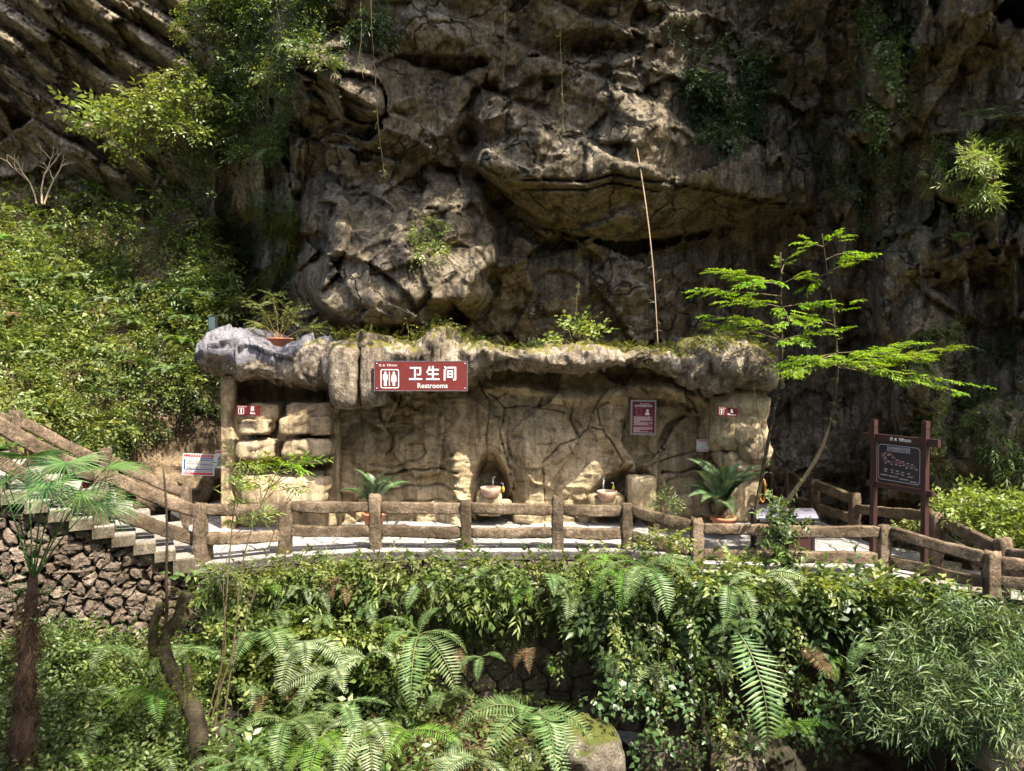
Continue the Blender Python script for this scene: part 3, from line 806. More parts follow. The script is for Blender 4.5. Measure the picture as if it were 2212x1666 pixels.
def wall_fun(U, V):
    q = np.stack([U / 105, V / 120, 0 * U + 3], -1)
    Uw, Vw = U + 14 * fbm(q * 1.5, 3, 201), V + 14 * fbm(q * 1.5 + 7, 3, 202)
    f, e = facets(np.stack([Uw / 120, Vw / 150, 0 * U + .5], -1), 203, 1.2)
    d = 18.62 - .38 * f - .15 * fbm(q, 4, 205)
    d = d - .06 * fbm(np.stack([U / 22, V / 14, 0 * U], -1), 4, 207) - .05 * np.abs(fbm(np.stack([U / 60, V / 9, 0 * U + 7], -1), 3, 208)) - .10 * facets(np.stack([Uw / 38, Vw / 30, 0 * U], -1), 209, 1.2)[0]
    # columns and swelling between the wash niches
    d = d - .40 * np.exp(-((U - 1146 - 6 * np.sin(V / 40)) / 30) ** 2) * sstep(900, 990, V)
    d = d - .45 * np.exp(-((U - 985) / 22) ** 2) * sstep(930, 1000, V)
    # upper swelling lip
    d = d - .35 * np.exp(-((V - 850 - 14 * np.sin(U / 47)) / 16) ** 2) * sstep(1010, 1080, U)
    # wash niches
    e1 = ((U - 1062 - .06 * (V - 1050)) / np.clip(12 + (V - 960) * .42, 2, 46)) ** 2 + np.clip((985 - V) / 35, 0, 9)
    d = d + .95 * sstep(0, .9, np.clip(1 - e1, 0, 1)) * sstep(960, 1030, V)
    e2 = ((U - 1345) / 80) ** 2 + ((V - 1085) / np.clip(82 + (U - 1345) * .35, 30, 130)) ** 2
    d = d + .95 * sstep(0, .8, np.clip(1 - e2, 0, 1))
    # arched recess of the women's side
    e3 = ((U - 1490) / 66) ** 2 + (np.clip(960 - V, 0, 900) / 65) ** 2
    d = d + .38 * (1 - sstep(.9, 1.05, e3)) * (V > 880)
    # long grooves on the left panel
    for y, x0, x1, k in ((1018, 790, 985, .16), (1052, 800, 985, .12), (1085, 770, 985, .14), (1002, 800, 900, .08), (1020, 1430, 1520, .2)):
        yy = y + 5 * np.sin(U / 31) + 3 * np.sin(U / 11)
        d = d + k * np.exp(-((V - yy) / 2.6) ** 2) * sstep(x0 - 8, x0, U) * (1 - sstep(x1, x1 + 8, U))
    for pts in CRACKS:
        s = seg_dist(Uw * .25 + U * .75, Vw * .25 + V * .75, pts)
        d = d + .12 * (1 - sstep(.5, 2.2, s))
    for cx, cy, r in ((975, 985, 5), (1085, 960, 4), (1195, 930, 5)):
        d = d + .15 * np.clip(1 - ((U - cx) / r) ** 2 - ((V - cy) / r) ** 2, 0, 1)
    return d
ray_patch('back_wall', np.arange(706, 1572, 2.4), np.arange(790, 1156, 2.4), wall_fun, M['build'], bld, .5)
def men_fun(U, V):
    q = np.stack([U / 60, V / 60, 0 * U + 3], -1)
    f, e = facets(np.stack([U / 80, V / 60, 0 * U + .5], -1), 213, 1.2)
    d = 18.15 - .10 * f - .12 * fbm(q, 4, 215) - .03 * fbm(q * 6, 3, 216)
    d = d - .28 * (1 - sstep(503, 514, U + 4 * np.sin(V / 23)))
    d = d - .22 * sstep(700, 712, U) * sstep(900, 915, V)
    hol = sstep(508, 520, U) * (1 - sstep(708, 720, U))
    d = d + hol * (.75 * (1 - sstep(856, 870, V)) + .75 * (1 - sstep(862, 912, V)) * sstep(856, 870, V))
    d = d + hol * .25 * np.exp(-((U - 592 - 3 * np.sin(V / 13)) / 7) ** 2) * sstep(905, 915, V) * (1 - sstep(1005, 1018, V))
    d = d + hol * .3 * np.exp(-((V - 1006) / 9) ** 2)
    return d
ray_patch('entrance_wall', np.arange(477, 726, 2.4), np.arange(812, 1158, 2.4), men_fun, M['warm'], bld, 1.0)
for k, (vx, vy, w, h, dd, sk) in enumerate(((545, 923, 68, 38, 17.42, .1), (657, 922, 116, 42, 17.35, -.05), (549, 974, 84, 40, 17.45, .0), (660, 970, 110, 38, 17.35, .05),
                                            (664, 895, 100, 44, 17.6, 0), (612, 1062, 190, 62, 17.4, .03), (660, 992, 90, 22, 17.65, 0), (566, 893, 70, 40, 17.85, 0))):
    lump('rock_ledge', vx, vy, w, h, dd, .75, M['warm'], bld, 230 + 9 * k, 5.5, .06, 52, lean=.18, skew=sk)
# women's side: bulging corner rock, waist and foot
for k, (vx, vy, w, h, dd, dep, sk, ex) in enumerate(((1612, 905, 134, 165, 17.5, 1.9, .12, 3.2), (1632, 955, 100, 125, 17.35, 1.7, -.25, 2.6), (1610, 1008, 84, 66, 17.55, 1.4, -.5, 2.6),
                                                    (1606, 1075, 76, 130, 17.7, 1.2, 0, 4), (1650, 985, 70, 46, 17.4, 1.0, .2, 2.4), (1578, 880, 56, 110, 17.9, 1.3, .1, 3))):
    lump('corner_rock', vx, vy, w, h, dd, dep, M['build'], bld, 300 + 9 * k, ex, .09, 56, skew=sk)
lump('step_block', 1391, 1075, 60, 84, 17.8, 1.0, M['build'], bld, 361, 7, .03, 40)
# wash stands
for k, (vx, vy, w, h) in enumerate(((1057, 1092, 56, 52), (1312, 1094, 84, 44))):
    lump('wash_stand', vx, vy, w, h, 18.05, .8, M['build'], bld, 371 + 7 * k, 6, .02, 36)
for k, (vx, vy, w, h) in enumerate(((1090, 1098, 32, 30), (1036, 1100, 26, 26))):
    lump('boulder_foot', vx, vy, w, h, 18.2, .5, M['build'], bld, 391 + 7 * k, 3, .03, 24)

def roof_loft(name, u0, u1, topf, botf, df, db, mats, seed, amp, step=3.2, nr=64, front=None):
    """rock mass between two outlines, from its front at distance df back to db"""
    us = np.arange(u0, u1 + .1, step)
    th = np.linspace(0, 2 * math.pi, nr, endpoint=False)
    U, TH = np.meshgrid(us, th, indexing='ij')
    t, b = topf(U), botf(U)
    end = np.clip(np.minimum(U - u0, u1 - U) / 40, 0, 1)
    shrink = .25 + .75 * np.sqrt(np.clip(1 - (1 - end) ** 2, 0, 1))
    cy, hy = (t + b) / 2, (b - t) / 2 * shrink
    fr = df if front is None else front(U)
    cd, hd = (fr + db) / 2, (db - fr) / 2 * (.55 + .45 * shrink)
    c, s = np.cos(TH), np.sin(TH)
    ex = .55
    cx = np.sign(c) * np.abs(c) ** ex; sx = np.sign(s) * np.abs(s) ** ex
    # picture outline holds at the front third; the back keeps the same real height
    zt = CAMZ - (cy - 802) * (fr + .4) / FPX; zh = hy * (fr + .4) / FPX
    W = np.stack([(U - 1106) * (fr + .4) / FPX, cd - hd * cx, zt + zh * sx], -1)
    N = np.stack([0 * U, -c, s], -1)
    f1, e1 = facets(W * np.array([1.0, 1.0, 1.3]), seed, 1.0)
    f2, _ = facets(W * 2.7, seed + 11, 1.0)
    drip = fbm(W * np.array([2.2, 2.2, .9]), 3, seed + 7)
    disp = amp * (1.2 * f1 + .8 * f2 + .8 * fbm(W * 1.3, 4, seed + 3) + .4 * drip + .5 * fbm(W * 6, 3, seed + 4))
    W = W + N * disp[..., None]
    n = len(us)
    i = np.arange(n - 1)[:, None] * nr; j = np.arange(nr)[None]; k = (j + 1) % nr
    F = np.stack([i + j, i + nr + j, i + nr + k, i + k], -1)
    if len(mats) > 1:
        Wz = (W[..., 2] - zt) / np.maximum(zh, .1) + .5 * fbm(W * 2.0, 3, seed + 9)
        lim = -.15 + 1.0 * sstep(540, 690, us)[:, None]
        up = (Wz > lim)[:-1].reshape(n - 1, nr)
        Fs = [F[~up], F[up]]
    else:
        Fs = [F.reshape(-1, 4)]
    Fs += [np.arange(nr)[::-1][None], (np.arange(nr) + (n - 1) * nr)[None]]
    mi = ([0, 1] if len(mats) > 1 else [0]) + [len(mats) - 1, 0]
    return link(name, mesh_data(name, W.reshape(-1, 3) - np.array(bld.location), Fs, mats, mi), bld)
roof_top = [(420, 766), (432, 738), (462, 716), (515, 709), (545, 722), (580, 742), (612, 748), (640, 738), (690, 724), (725, 726), (765, 720), (800, 720), (835, 733), (870, 740), (905, 735),
            (935, 708), (960, 703), (985, 718), (1020, 741), (1090, 752), (1180, 757), (1270, 748), (1300, 744), (1350, 751), (1460, 758), (1490, 744), (1530, 732), (1580, 728), (1625, 738), (1660, 768), (1690, 830)]
roof_bot = [(420, 806), (470, 818), (520, 828), (560, 818), (620, 840), (700, 850), (760, 842), (830, 838), (900, 836), (1000, 836), (1040, 806), (1100, 788), (1160, 797), (1240, 808), (1330, 788), (1400, 784), (1470, 828),
            (1520, 850), (1600, 846), (1690, 838)]
rt = lambda u: interp(roof_top, u); rb = lambda u: interp(roof_bot, u)
roof_loft('roof_rock', 421, 716, rt, rb, 17.15, 20.8, [M['cap'], M['greycap']], 401, .13, 2.2, 110)
roof_loft('roof_rock', 690, 1500, rt, rb, 17.35, 21.0, [M['cap']], 441, .17, front=lambda u: 16.85 + .15 * np.sin(u / 70) + .1 * sstep(1000, 1150, u))
roof_loft('roof_rock', 1462, 1694, rt, lambda u: rb(u) + 6, 17.1, 20.6, [M['cap']], 481, .16)
lump('hanging_slab', 737, 815, 66, 138, 16.42, 1.6, M['cap'], bld, 505, 6, .05, 60, skew=.05)
lump('hanging_slab', 799, 812, 48, 138, 16.5, 1.5, M['cap'], bld, 515, 6, .05, 60)
lump('hanging_slab', 767, 790, 50, 80, 16.8, 1.2, M['cap'], bld, 525, 6, .04, 40)

# ------------------------------------------------------------------ log fences of moulded cement
def log_mesh(p0, p1, w, h, seed, sag=0.0, vertical=False, n=None):
    p0, p1 = np.array(p0, float), np.array(p1, float)
    ln = np.linalg.norm(p1 - p0); n = n or max(9, int(ln / .08))
    t = np.linspace(0, 1, n)
    ax = (p1 - p0) / ln
    side = np.cross(ax, [0, 0, 1.0]) if not vertical else np.array([1.0, 0, 0])
    side /= np.linalg.norm(side); up = np.cross(side, ax)
    nr = 18
    th = np.arange(nr) * 2 * math.pi / nr
    c = np.sign(np.cos(th)) * np.abs(np.cos(th)) ** .34; s = np.sign(np.sin(th)) * np.abs(np.sin(th)) ** .34
    wob = fbm(np.c_[t * ln * .9, 0 * t + seed * 1.7, 0 * t], 3, seed)
    sc = 1 + .12 * fbm(np.c_[t * ln * 1.4, 0 * t + seed, 0 * t + 4], 3, seed + 1)
    endt = np.ones(n); endt[0] = endt[-1] = .86
    C = p0 + (p1 - p0) * t[:, None] + side * (wob * .025)[:, None] + up * (wob[::-1] * .03 - sag * np.sin(t * math.pi))[:, None]
    V = C[:, None] + (side[None, None] * (c * w / 2)[None, :, None] + up[None, None] * (s * h / 2)[None, :, None]) * (sc * endt)[:, None, None]
    nrm = side[None, None] * np.cos(th)[None, :, None] + up[None, None] * np.sin(th)[None, :, None]
    V = V + nrm * (.016 * fbm(V * np.array([5, 5, 9.]), 3, seed + 2) + .012 * fbm(V * 22, 2, seed + 5) + .016 * fbm(np.stack([np.broadcast_to((t * ln * 1.3)[:, None], V.shape[:2]), np.broadcast_to(np.cos(th)[None] * 4, V.shape[:2]), np.broadcast_to(np.sin(th)[None] * 4, V.shape[:2])], -1), 2, seed + 8))[..., None]
    if vertical:   # uneven, slightly domed top
        V[-1, :, 2] += .02 * np.random.default_rng(seed).normal(size=nr)
    o = V.reshape(-1, 3)
    mid = (p0 + p1) / 2
    o = np.concatenate([o, [C[0] - ax * .012], [C[-1] + ax * .015]])
    i = np.arange(n - 1)[:, None] * nr; j = np.arange(nr)[None]; k = (j + 1) % nr
    F = [np.stack([i + j, i + nr + j, i + nr + k, i + k], -1).reshape(-1, 4)]
    j = np.arange(nr); k = (j + 1) % nr
    F += [np.stack([j, k, np.full(nr, n * nr)], -1), np.stack([(n - 1) * nr + k, (n - 1) * nr + j, np.full(nr, n * nr + 1)], -1)]
    return o, F, mid
def log_part(name, root, p0, p1, w, h, seed, **k):
    V, F, mid = log_mesh(p0, p1, w, h, seed, **k)
    o = link(name, mesh_data(name, V - mid, F, [M['log']]), root)
    o.location = Vector(mid) - root.location
    return o
def fence(label, posts, rails, seed, pw=.25, rw=.15, rh=.235):
    """posts: (x, y, z foot, z top); rails: (k, z at post k, z at post k+1)"""
    root = tag(empty('log_fence', (posts[0][0], posts[0][1], posts[0][2])), label, 'fence')
    for k, (x, y, z0, z1) in enumerate(posts):
        log_part('post', root, (x, y, z0 - .12), (x, y, z1), pw, pw * .95, seed + k * 7, vertical=True)
    for q, (k, za, zb) in enumerate(rails):
        a, b = np.array(posts[k][:2]), np.array(posts[k + 1][:2])
        u = (b - a) / np.linalg.norm(b - a)
        e = pw * .44
        log_part('rail', root, (*(a + u * e), za), (*(b - u * e), zb), rw, rh, seed + 100 + q * 5, sag=.015)
    return root
def zat(vy, d): return CAMZ - (vy - 802) * d / FPX
tops = [1089, 1082, 1069, 1082, 1074, 1089, 1123, 1137, 1195, 1215]
fp = [(FP[k][0], FP[k][1], FP[k][2], zat(tops[k], FP[k][1])) for k in range(10)]
rl = []
TOPY = [(1103, 1100), (1096, 1096), (1097, 1099), (1100, 1100), (1101, 1104), (1101, 1140), (1141, 1152), (1150, 1210), (1214, 1232)]
LOWY = [(1168, 1157), (1148, 1148), (1148, 1150), (1151, 1152), (1152, 1154), (1158, 1194), (1197, 1208), (1212, 1262), (1256, 1280)]
for k in range(9):
    for (a, b) in (TOPY[k], LOWY[k]):
        rl.append((k, zat(a, fp[k][1]), zat(b, fp[k + 1][1])))
fence('long brown log fence along the near edge of the paved path', fp, rl, 1000)
# stair fence, near side
sp = lambda t: P1 + S * t
def sfence(label, offv, ts, seed, railz, foot=0.0):
    posts = []
    for t in ts:
        q = sp(t) + offv
        z = t * RISE / RUN
        posts.append((q[0], q[1], z + foot, z + 1.08))
    rails = []
    for k in range(len(ts) - 1):
        for rz in railz:
            rails.append((k, ts[k] * RISE / RUN + rz, ts[k + 1] * RISE / RUN + rz))
    return fence(label, posts, rails, seed, .25, .17, .27)
q0 = fence('sloping log handrail fence on the near side of the staircase',
      [(FP[0][0] - .02, FP[0][1] + .28, 0, .4), (*sp(1.72), .86, 1.98), (*sp(3.5), 1.9, 3.1), (*sp(5.2), 2.85, 4.0)],
      [(0, .98, 1.86), (0, .40, 1.22), (1, 1.86, 2.95), (1, 1.22, 2.32), (2, 2.95, 3.9), (2, 2.32, 3.2)], 1400, .25, .17, .25)
rp = np.array([-8.17, 18.25])
fence('log fence on the far side of the staircase against the hillside', [(*rp, 0, 1.0), (*(rp + S * 1.75), .95, 2.0), (*(rp + S * 3.5), 1.9, 2.95), (*(rp + S * 5.2), 2.9, 3.9)],
      [(0, .42, 1.30), (0, .82, 1.72), (1, 1.30, 2.25), (1, 1.72, 2.7), (2, 2.25, 3.2), (2, 2.7, 3.6)], 1500)
# far right fence along the passage
rear = [(1672, 23.2, 1008), (1706, 22.4, 1015), (1762, 20.5, 1037), (1848, 18.2, 1067), (2027, 15.8, 1110), (2172, 14.5, 1165), (2330, 13.4, 1188)]
rf = []
for k, (vx, d, ty) in enumerate(rear):
    zt = zat(ty, d); rf.append(((vx - 1106) * d / FPX, d, zt - 1.08, zt))
ry = [(1022, 1030), (1028, 1052), (1048, 1078), (1098, 1118), (1124, 1188), (1194, 1212)]
ly = [(1062, 1074), (1074, 1096), (1094, 1122), (1145, 1165), (1168, 1228), (1232, 1250)]
rl = []
for k in range(6):
    for (a, b) in (ry[k], ly[k]): rl.append((k, zat(a, rf[k][1]), zat(b, rf[k + 1][1])))
fence('log fence running back along the cliff behind the map board', rf, rl, 1700, .25)

# ------------------------------------------------------------------ signs
def text_data(body, size, bold=0.0, thick=.002, align='CENTER'):
    c = bpy.data.curves.new('lettering', 'FONT')
    c.body = body; c.size = size; c.align_x = align; c.align_y = 'CENTER'; c.offset = bold; c.extrude = thick; c.resolution_u = 3
    o = bpy.data.objects.new('lettering', c); COL.objects.link(o)
    dg = bpy.context.evaluated_depsgraph_get()
    me = bpy.data.meshes.new_from_object(o.evaluated_get(dg))
    bpy.data.objects.remove(o); bpy.data.curves.remove(c)
    n = len(me.vertices); co = np.empty(n * 3, np.float32); me.vertices.foreach_get('co', co); co = co.reshape(-1, 3)
    me.vertices.foreach_set('co', np.ascontiguousarray(np.c_[co[:, 0], -co[:, 2], co[:, 1]]).ravel()); me.update()
    return me
def put_text(root, body, x, z, size, mat, bold=0.0, y=-.018, width=None):
    me = text_data(body, size, bold)
    me.materials.clear(); me.materials.append(mat)
    o = link('lettering', me, root)
    o.location = (x, y, z)
    if width:
        w = max(v.co.x for v in me.vertices) - min(v.co.x for v in me.vertices)
        o.scale.x = width / w
    return o
def flat(mb, pts, y, t=.004, m=0):
    """thin plate with outline pts (x, z) facing -y"""
    n = len(pts); pts = np.array(pts, float)
    V = np.concatenate([np.c_[pts[:, 0], np.full(n, y), pts[:, 1]], np.c_[pts[:, 0], np.full(n, y + t), pts[:, 1]]])
    i = np.arange(n); j = (i + 1) % n
    return mb.add(V, [i[None], (i + n)[::-1][None], np.stack([i, i + n, j + n, j], -1)], m)
def rrect(x0, z0, x1, z1, r, n=4):
    out = []
    for cx, cz, a in ((x1 - r, z1 - r, 0), (x0 + r, z1 - r, 90), (x0 + r, z0 + r, 180), (x1 - r, z0 + r, 270)):
        for k in range(n + 1):
            t = math.radians(a + 90 * k / n); out.append((cx + r * math.cos(t), cz + r * math.sin(t)))
    return out
def frame(mb, outer, inner, y, t=.004, m=0):
    n = len(outer); o, i_ = np.array(outer), np.array(inner)
    V = np.concatenate([np.c_[q[:, 0], np.full(n, yy), q[:, 1]] for yy in (y, y + t) for q in (o, i_)])
    i = np.arange(n); j = (i + 1) % n
    return mb.add(V, [np.stack([i, j, j + n, i + n], -1), np.stack([i, i + 2 * n, j + 2 * n, j], -1)], m)
def disc(cx, cz, r, n=16): return [(cx + r * math.cos(k * 2 * math.pi / n), cz + r * math.sin(k * 2 * math.pi / n)) for k in range(n)]
def man(mb, cx, cz, h, y):
    u = h / 10
    flat(mb, disc(cx, cz + 4.2 * u, .85 * u), y)
    flat(mb, [(cx + a * u, cz + b * u) for a, b in ((-1.7, -.9), (-1.1, -.9), (-1.1, 2.2), (-1.0, 2.2), (-1.0, -5), (-.08, -5), (-.08, -.8), (.08, -.8), (.08, -5), (1.0, -5), (1.0, 2.2), (1.1, 2.2), (1.1, -.9), (1.7, -.9), (1.7, 2.6), (1.3, 3.1), (-1.3, 3.1), (-1.7, 2.6))], y)
def woman(mb, cx, cz, h, y):
    u = h / 10
    flat(mb, disc(cx, cz + 4.2 * u, .85 * u), y)
    flat(mb, [(cx + a * u, cz + b * u) for a, b in ((-2.0, -.6), (-1.5, -.9), (-.95, 1.8), (-1.9, -2.1), (-.85, -2.1), (-.85, -5), (-.06, -5), (-.06, -2.1), (.06, -2.1), (.06, -5), (.85, -5), (.85, -2.1), (1.9, -2.1), (.95, 1.8), (1.5, -.9), (2.0, -.6), (1.4, 2.6), (1.0, 3.1), (-1.0, 3.1), (-1.4, 2.6))], y)
def logos(mb, x, z, s, y, wmark=True):
    """row of small emblems: gear ring, domed hat, W and a lettered box"""
    frame(mb, disc(x, z, s, 14), disc(x, z, s * .62, 14), y)
    flat(mb, disc(x, z, s * .35, 10), y)
    flat(mb, [(x + s * 1.7, z - .4 * s), (x + s * 3.9, z - .4 * s), (x + s * 3.4, z - .1 * s), (x + s * 3.3, z + .5 * s), (x + s * 2.8, z + .85 * s), (x + s * 2.3, z + .5 * s), (x + s * 2.2, z - .1 * s)], y)
    flat(mb, [(x + s * 1.9, z - .85 * s), (x + s * 3.7, z - .85 * s), (x + s * 3.7, z - .62 * s), (x + s * 1.9, z - .62 * s)], y)
    wx = x + s * 4.9
    for k in range(2):
        flat(mb, [(wx + k * 1.3 * s, z + .9 * s), (wx + (k * 1.3 + .7) * s, z + .9 * s), (wx + (k * 1.3 + 1.35) * s, z - .9 * s), (wx + (k * 1.3 + .8) * s, z - .9 * s)], y - .0004 * k)
    flat(mb, [(wx + 2.6 * s, z + .9 * s), (wx + 3.2 * s, z + .9 * s), (wx + 2.65 * s, z - .9 * s), (wx + 2.1 * s, z - .9 * s)], y - .0008)
    x0 = wx + 3.4 * s
    frame(mb, [(x0, z - .8 * s), (x0 + 4.4 * s, z - .8 * s), (x0 + 4.4 * s, z + .5 * s), (x0, z + .5 * s)], [(x0 + .2 * s, z - .6 * s), (x0 + 4.2 * s, z - .6 * s), (x0 + 4.2 * s, z + .3 * s), (x0 + .2 * s, z + .3 * s)], y)
    for k in range(4):
        flat(mb, [(x0 + (.45 + k) * s, z - .45 * s), (x0 + (1.15 + k) * s, z - .45 * s), (x0 + (1.15 + k) * s, z + .15 * s), (x0 + (.45 + k) * s, z + .15 * s)], y)
def text_rows(mb, rr, x0, x1, z, zh, y):
    """a line of print too small to read"""
    x = x0
    while x < x1 - .004:
        w = min(rr.uniform(.02, .075), x1 - x)
        flat(mb, [(x, z - zh), (x + w, z - zh), (x + w, z + zh), (x, z + zh)], y, .002)
        x += w + rr.uniform(.006, .016)

# main sign
W_, H_ = 200 * 16.35 / FPX, 63 * 16.35 / FPX
c = PV(909, 812.5, 16.35)
sg = tag(empty('sign', c), 'large faded red restrooms sign with Chinese characters on the roof edge', 'sign')
mb = MB(); mb.box((0, .03, 0), (W_, .06, H_)); mb.build('panel', M['signred'], sg, False)
mb = MB()
frame(mb, [(-W_ / 2 - .012, -H_ / 2 - .012), (W_ / 2 + .012, -H_ / 2 - .012), (W_ / 2 + .012, H_ / 2 + .012), (-W_ / 2 - .012, H_ / 2 + .012)],
      [(-W_ / 2 + .004, -H_ / 2 + .004), (W_ / 2 - .004, -H_ / 2 + .004), (W_ / 2 - .004, H_ / 2 - .004), (-W_ / 2 + .004, H_ / 2 - .004)], -.004, .066)
mb.build('frame', M['steel'], sg, False)
u = W_ / 1945.0                      # the sign read off in picture units of a close view
fx = lambda x: (x - 1090) * u
fz = lambda z: (408 - z) * u
mb = MB()
frame(mb, rrect(fx(245), fz(665), fx(633), fz(265), 40 * u), rrect(fx(264), fz(645), fx(614), fz(285), 28 * u), -.005)
man(mb, fx(345), fz(465), 300 * u, -.005); woman(mb, fx(524), fz(465), 300 * u, -.005)
flat(mb, rrect(fx(421), fz(615), fx(441), fz(315), 8 * u, 2), -.005)
mb.build('pictogram', M['white'], sg, False)
mb = MB(); logos(mb, fx(235), fz(182), 28 * u, -.004); mb.build('emblem', M['pinkish'], sg, False)
for chx, x, w in (('卫', 981, 280), ('生', 1343, 285), ('间', 1703, 262)):
    put_text(sg, chx, fx(x), fz(375), 320 * u, M['white'], .007, -.006, w * u)
for bx_ in (-1, 1):
    for bz_ in (-1, 1):
        mb = MB(); mb.lathe([(0, .012), (.012, .01), (.016, 0)], seg=8); o = mb.build('bolt', M['steel'], sg); o.rotation_euler = (math.radians(90), 0, 0); o.location = (bx_ * (W_ / 2 - .05), -.001, bz_ * (H_ / 2 - .05))
put_text(sg, 'Restrooms', fx(1335), fz(615), 150 * u, M['white'], .0015, -.006, 632 * u)
for x in (-.7, .7):
    mb = MB(); mb.box((x, .45, .12), (.05, .8, .05)); mb.build('bracket', M['black'], sg, False)

def small_sign(label, cx, cy, d, w, h, rz, rx, ch, word, fig, shine):
    c = PV(cx, cy, d)
    s = tag(empty('sign', c, rz), label, 'sign'); s.rotation_euler = (0, rx, rz)
    W, H = w * d / FPX, h * d / FPX
    mb = MB(); mb.box((0, .015, 0), (W, .03, H)); mb.build('panel', M['maroon'], s, False)
    mb = MB(); frame(mb, rrect(-W * .42, -H * .36, -W * .18, H * .26, .02), rrect(-W * .42 + .012, -H * .36 + .012, -W * .18 - .012, H * .26 - .012, .012), -.004)
    fig(mb, -W * .30, -H * .05, H * .5, -.004); mb.build('pictogram', M['white'], s, False)
    mb = MB(); logos(mb, -W * .42, H * .38, H * .065, -.004); mb.build('emblem', M['pinkish'], s, False)
    put_text(s, ch, W * .19, H * .14, H * .50, M['white'], .004, -.005, H * .36)
    put_text(s, word, W * .20, -H * .27, H * .30, M['white'], .0015, -.005)
    return s
small_sign('small maroon Men sign standing on a rock ledge', 536, 887, 17.3, 52, 22, math.radians(-6), 0, '男', 'Men', man, 0)
small_sign('small tilted maroon Women sign on the bulging corner rock', 1572, 890, 17.2, 46, 19, math.radians(6), math.radians(5), '女', 'Women', woman, 0)

# framed maroon notice
d = 18.1; c = PV(1389.5, 902, d)
nb = tag(empty('notice_board', c, math.radians(2)), 'maroon framed management notice with portrait on the rock wall', 'notice board'); nb.rotation_euler = (0, math.radians(1), math.radians(3))
W, H = 55 * d / FPX, 75 * d / FPX
mb = MB(); mb.box((0, .02, 0), (W * .97, .03, H * .97)); mb.build('panel', M['maroon'], nb, False)
mb = MB(); frame(mb, [(-W / 2, -H / 2), (W / 2, -H / 2), (W / 2, H / 2), (-W / 2, H / 2)], [(-W / 2 + .035, -H / 2 + .035), (W / 2 - .035, -H / 2 + .035), (W / 2 - .035, H / 2 - .035), (-W / 2 + .035, H / 2 - .035)], -.02, .06); mb.build('frame', M['steel'], nb, False)
mb = MB(); logos(mb, -W * .12, H * .40, .018, 0); mb.build('emblem', M['pinkish'], nb, False)
put_text(nb, '龙水峡地缝景区厕所管理公示牌', 0, H * .335, .05, M['white'], .001, -.002, W * .7)
mb = MB(); rr = random.Random(4)
text_rows(mb, rr, -W * .35, W * .35, H * .30, .004, -.001)
z = H * .02
for k in range(14):
    text_rows(mb, rr, -W * (.36 if k % 4 else .42), W * rr.choice((-.1, .2, .38, .38, .3)), z, .0055, -.001); z -= H * .0185
z = -H * .28
for k in range(9):
    text_rows(mb, rr, -W * .38, W * rr.choice((.36, .38, -.1, .2)), z, .005, -.001); z -= H * .0185
frame(mb, [(-W * .27, H * .06), (-W * .08, H * .06), (-W * .08, H * .25), (-W * .27, H * .25)], [(-W * .265, H * .064), (-W * .085, H * .064), (-W * .085, H * .246), (-W * .265, H * .246)], -.001)
mb.build('print', M['pinkish'], nb, False)
mb = MB()
flat(mb, [(W * .07, H * .07), (W * .25, H * .07), (W * .25, H * .11), (W * .20, H * .15), (W * .12, H * .15), (W * .07, H * .11)], -.001)
flat(mb, disc(W * .165, H * .195, .035, 12), -.001)
mb.build('portrait', M['white'], nb, False)

# pale plaque below the arch
d = 18.45; c = PV(1518, 962.5, d)
M['bluegrey'] = plain_mat('blue_print', (.06, .09, .30), .5, vary=.1)
M['redprint'] = plain_mat('red_print', (.55, .05, .06), .5, vary=.15)
M['greyprint'] = plain_mat('grey_print', (.20, .22, .23), .5, vary=.1)
pq = tag(empty('plaque', c), 'small square white plaque with red skyline print inside the arched recess', 'plaque')
W = 26 * d / FPX
mb = MB(); flat(mb, rrect(-W / 2, -W / 2, W / 2, W / 2, .03), -.01, .03); mb.build('panel', M['white'], pq, False)
mb = MB(); flat(mb, [(-W * .46, W * .40), (W * .46, W * .40), (W * .42, W * .46), (-W * .42, W * .46)], -.014)
for k in range(16):
    x = -W * .44 + k * W * .055; hh = rr.uniform(.04, .2) * W
    flat(mb, [(x, -W * .42), (x + W * .04, -W * .42), (x + W * .04, -W * .42 + hh), (x, -W * .42 + hh)], -.014)
mb.build('print', M['redprint'], pq, False)
mb = MB(); text_rows(mb, rr, -W * .3, W * .3, W * .3, .008, -.014); text_rows(mb, rr, -W * .15, W * .15, -W * .17, .006, -.014)
mb.build('lettering', M['greyprint'], pq, False)

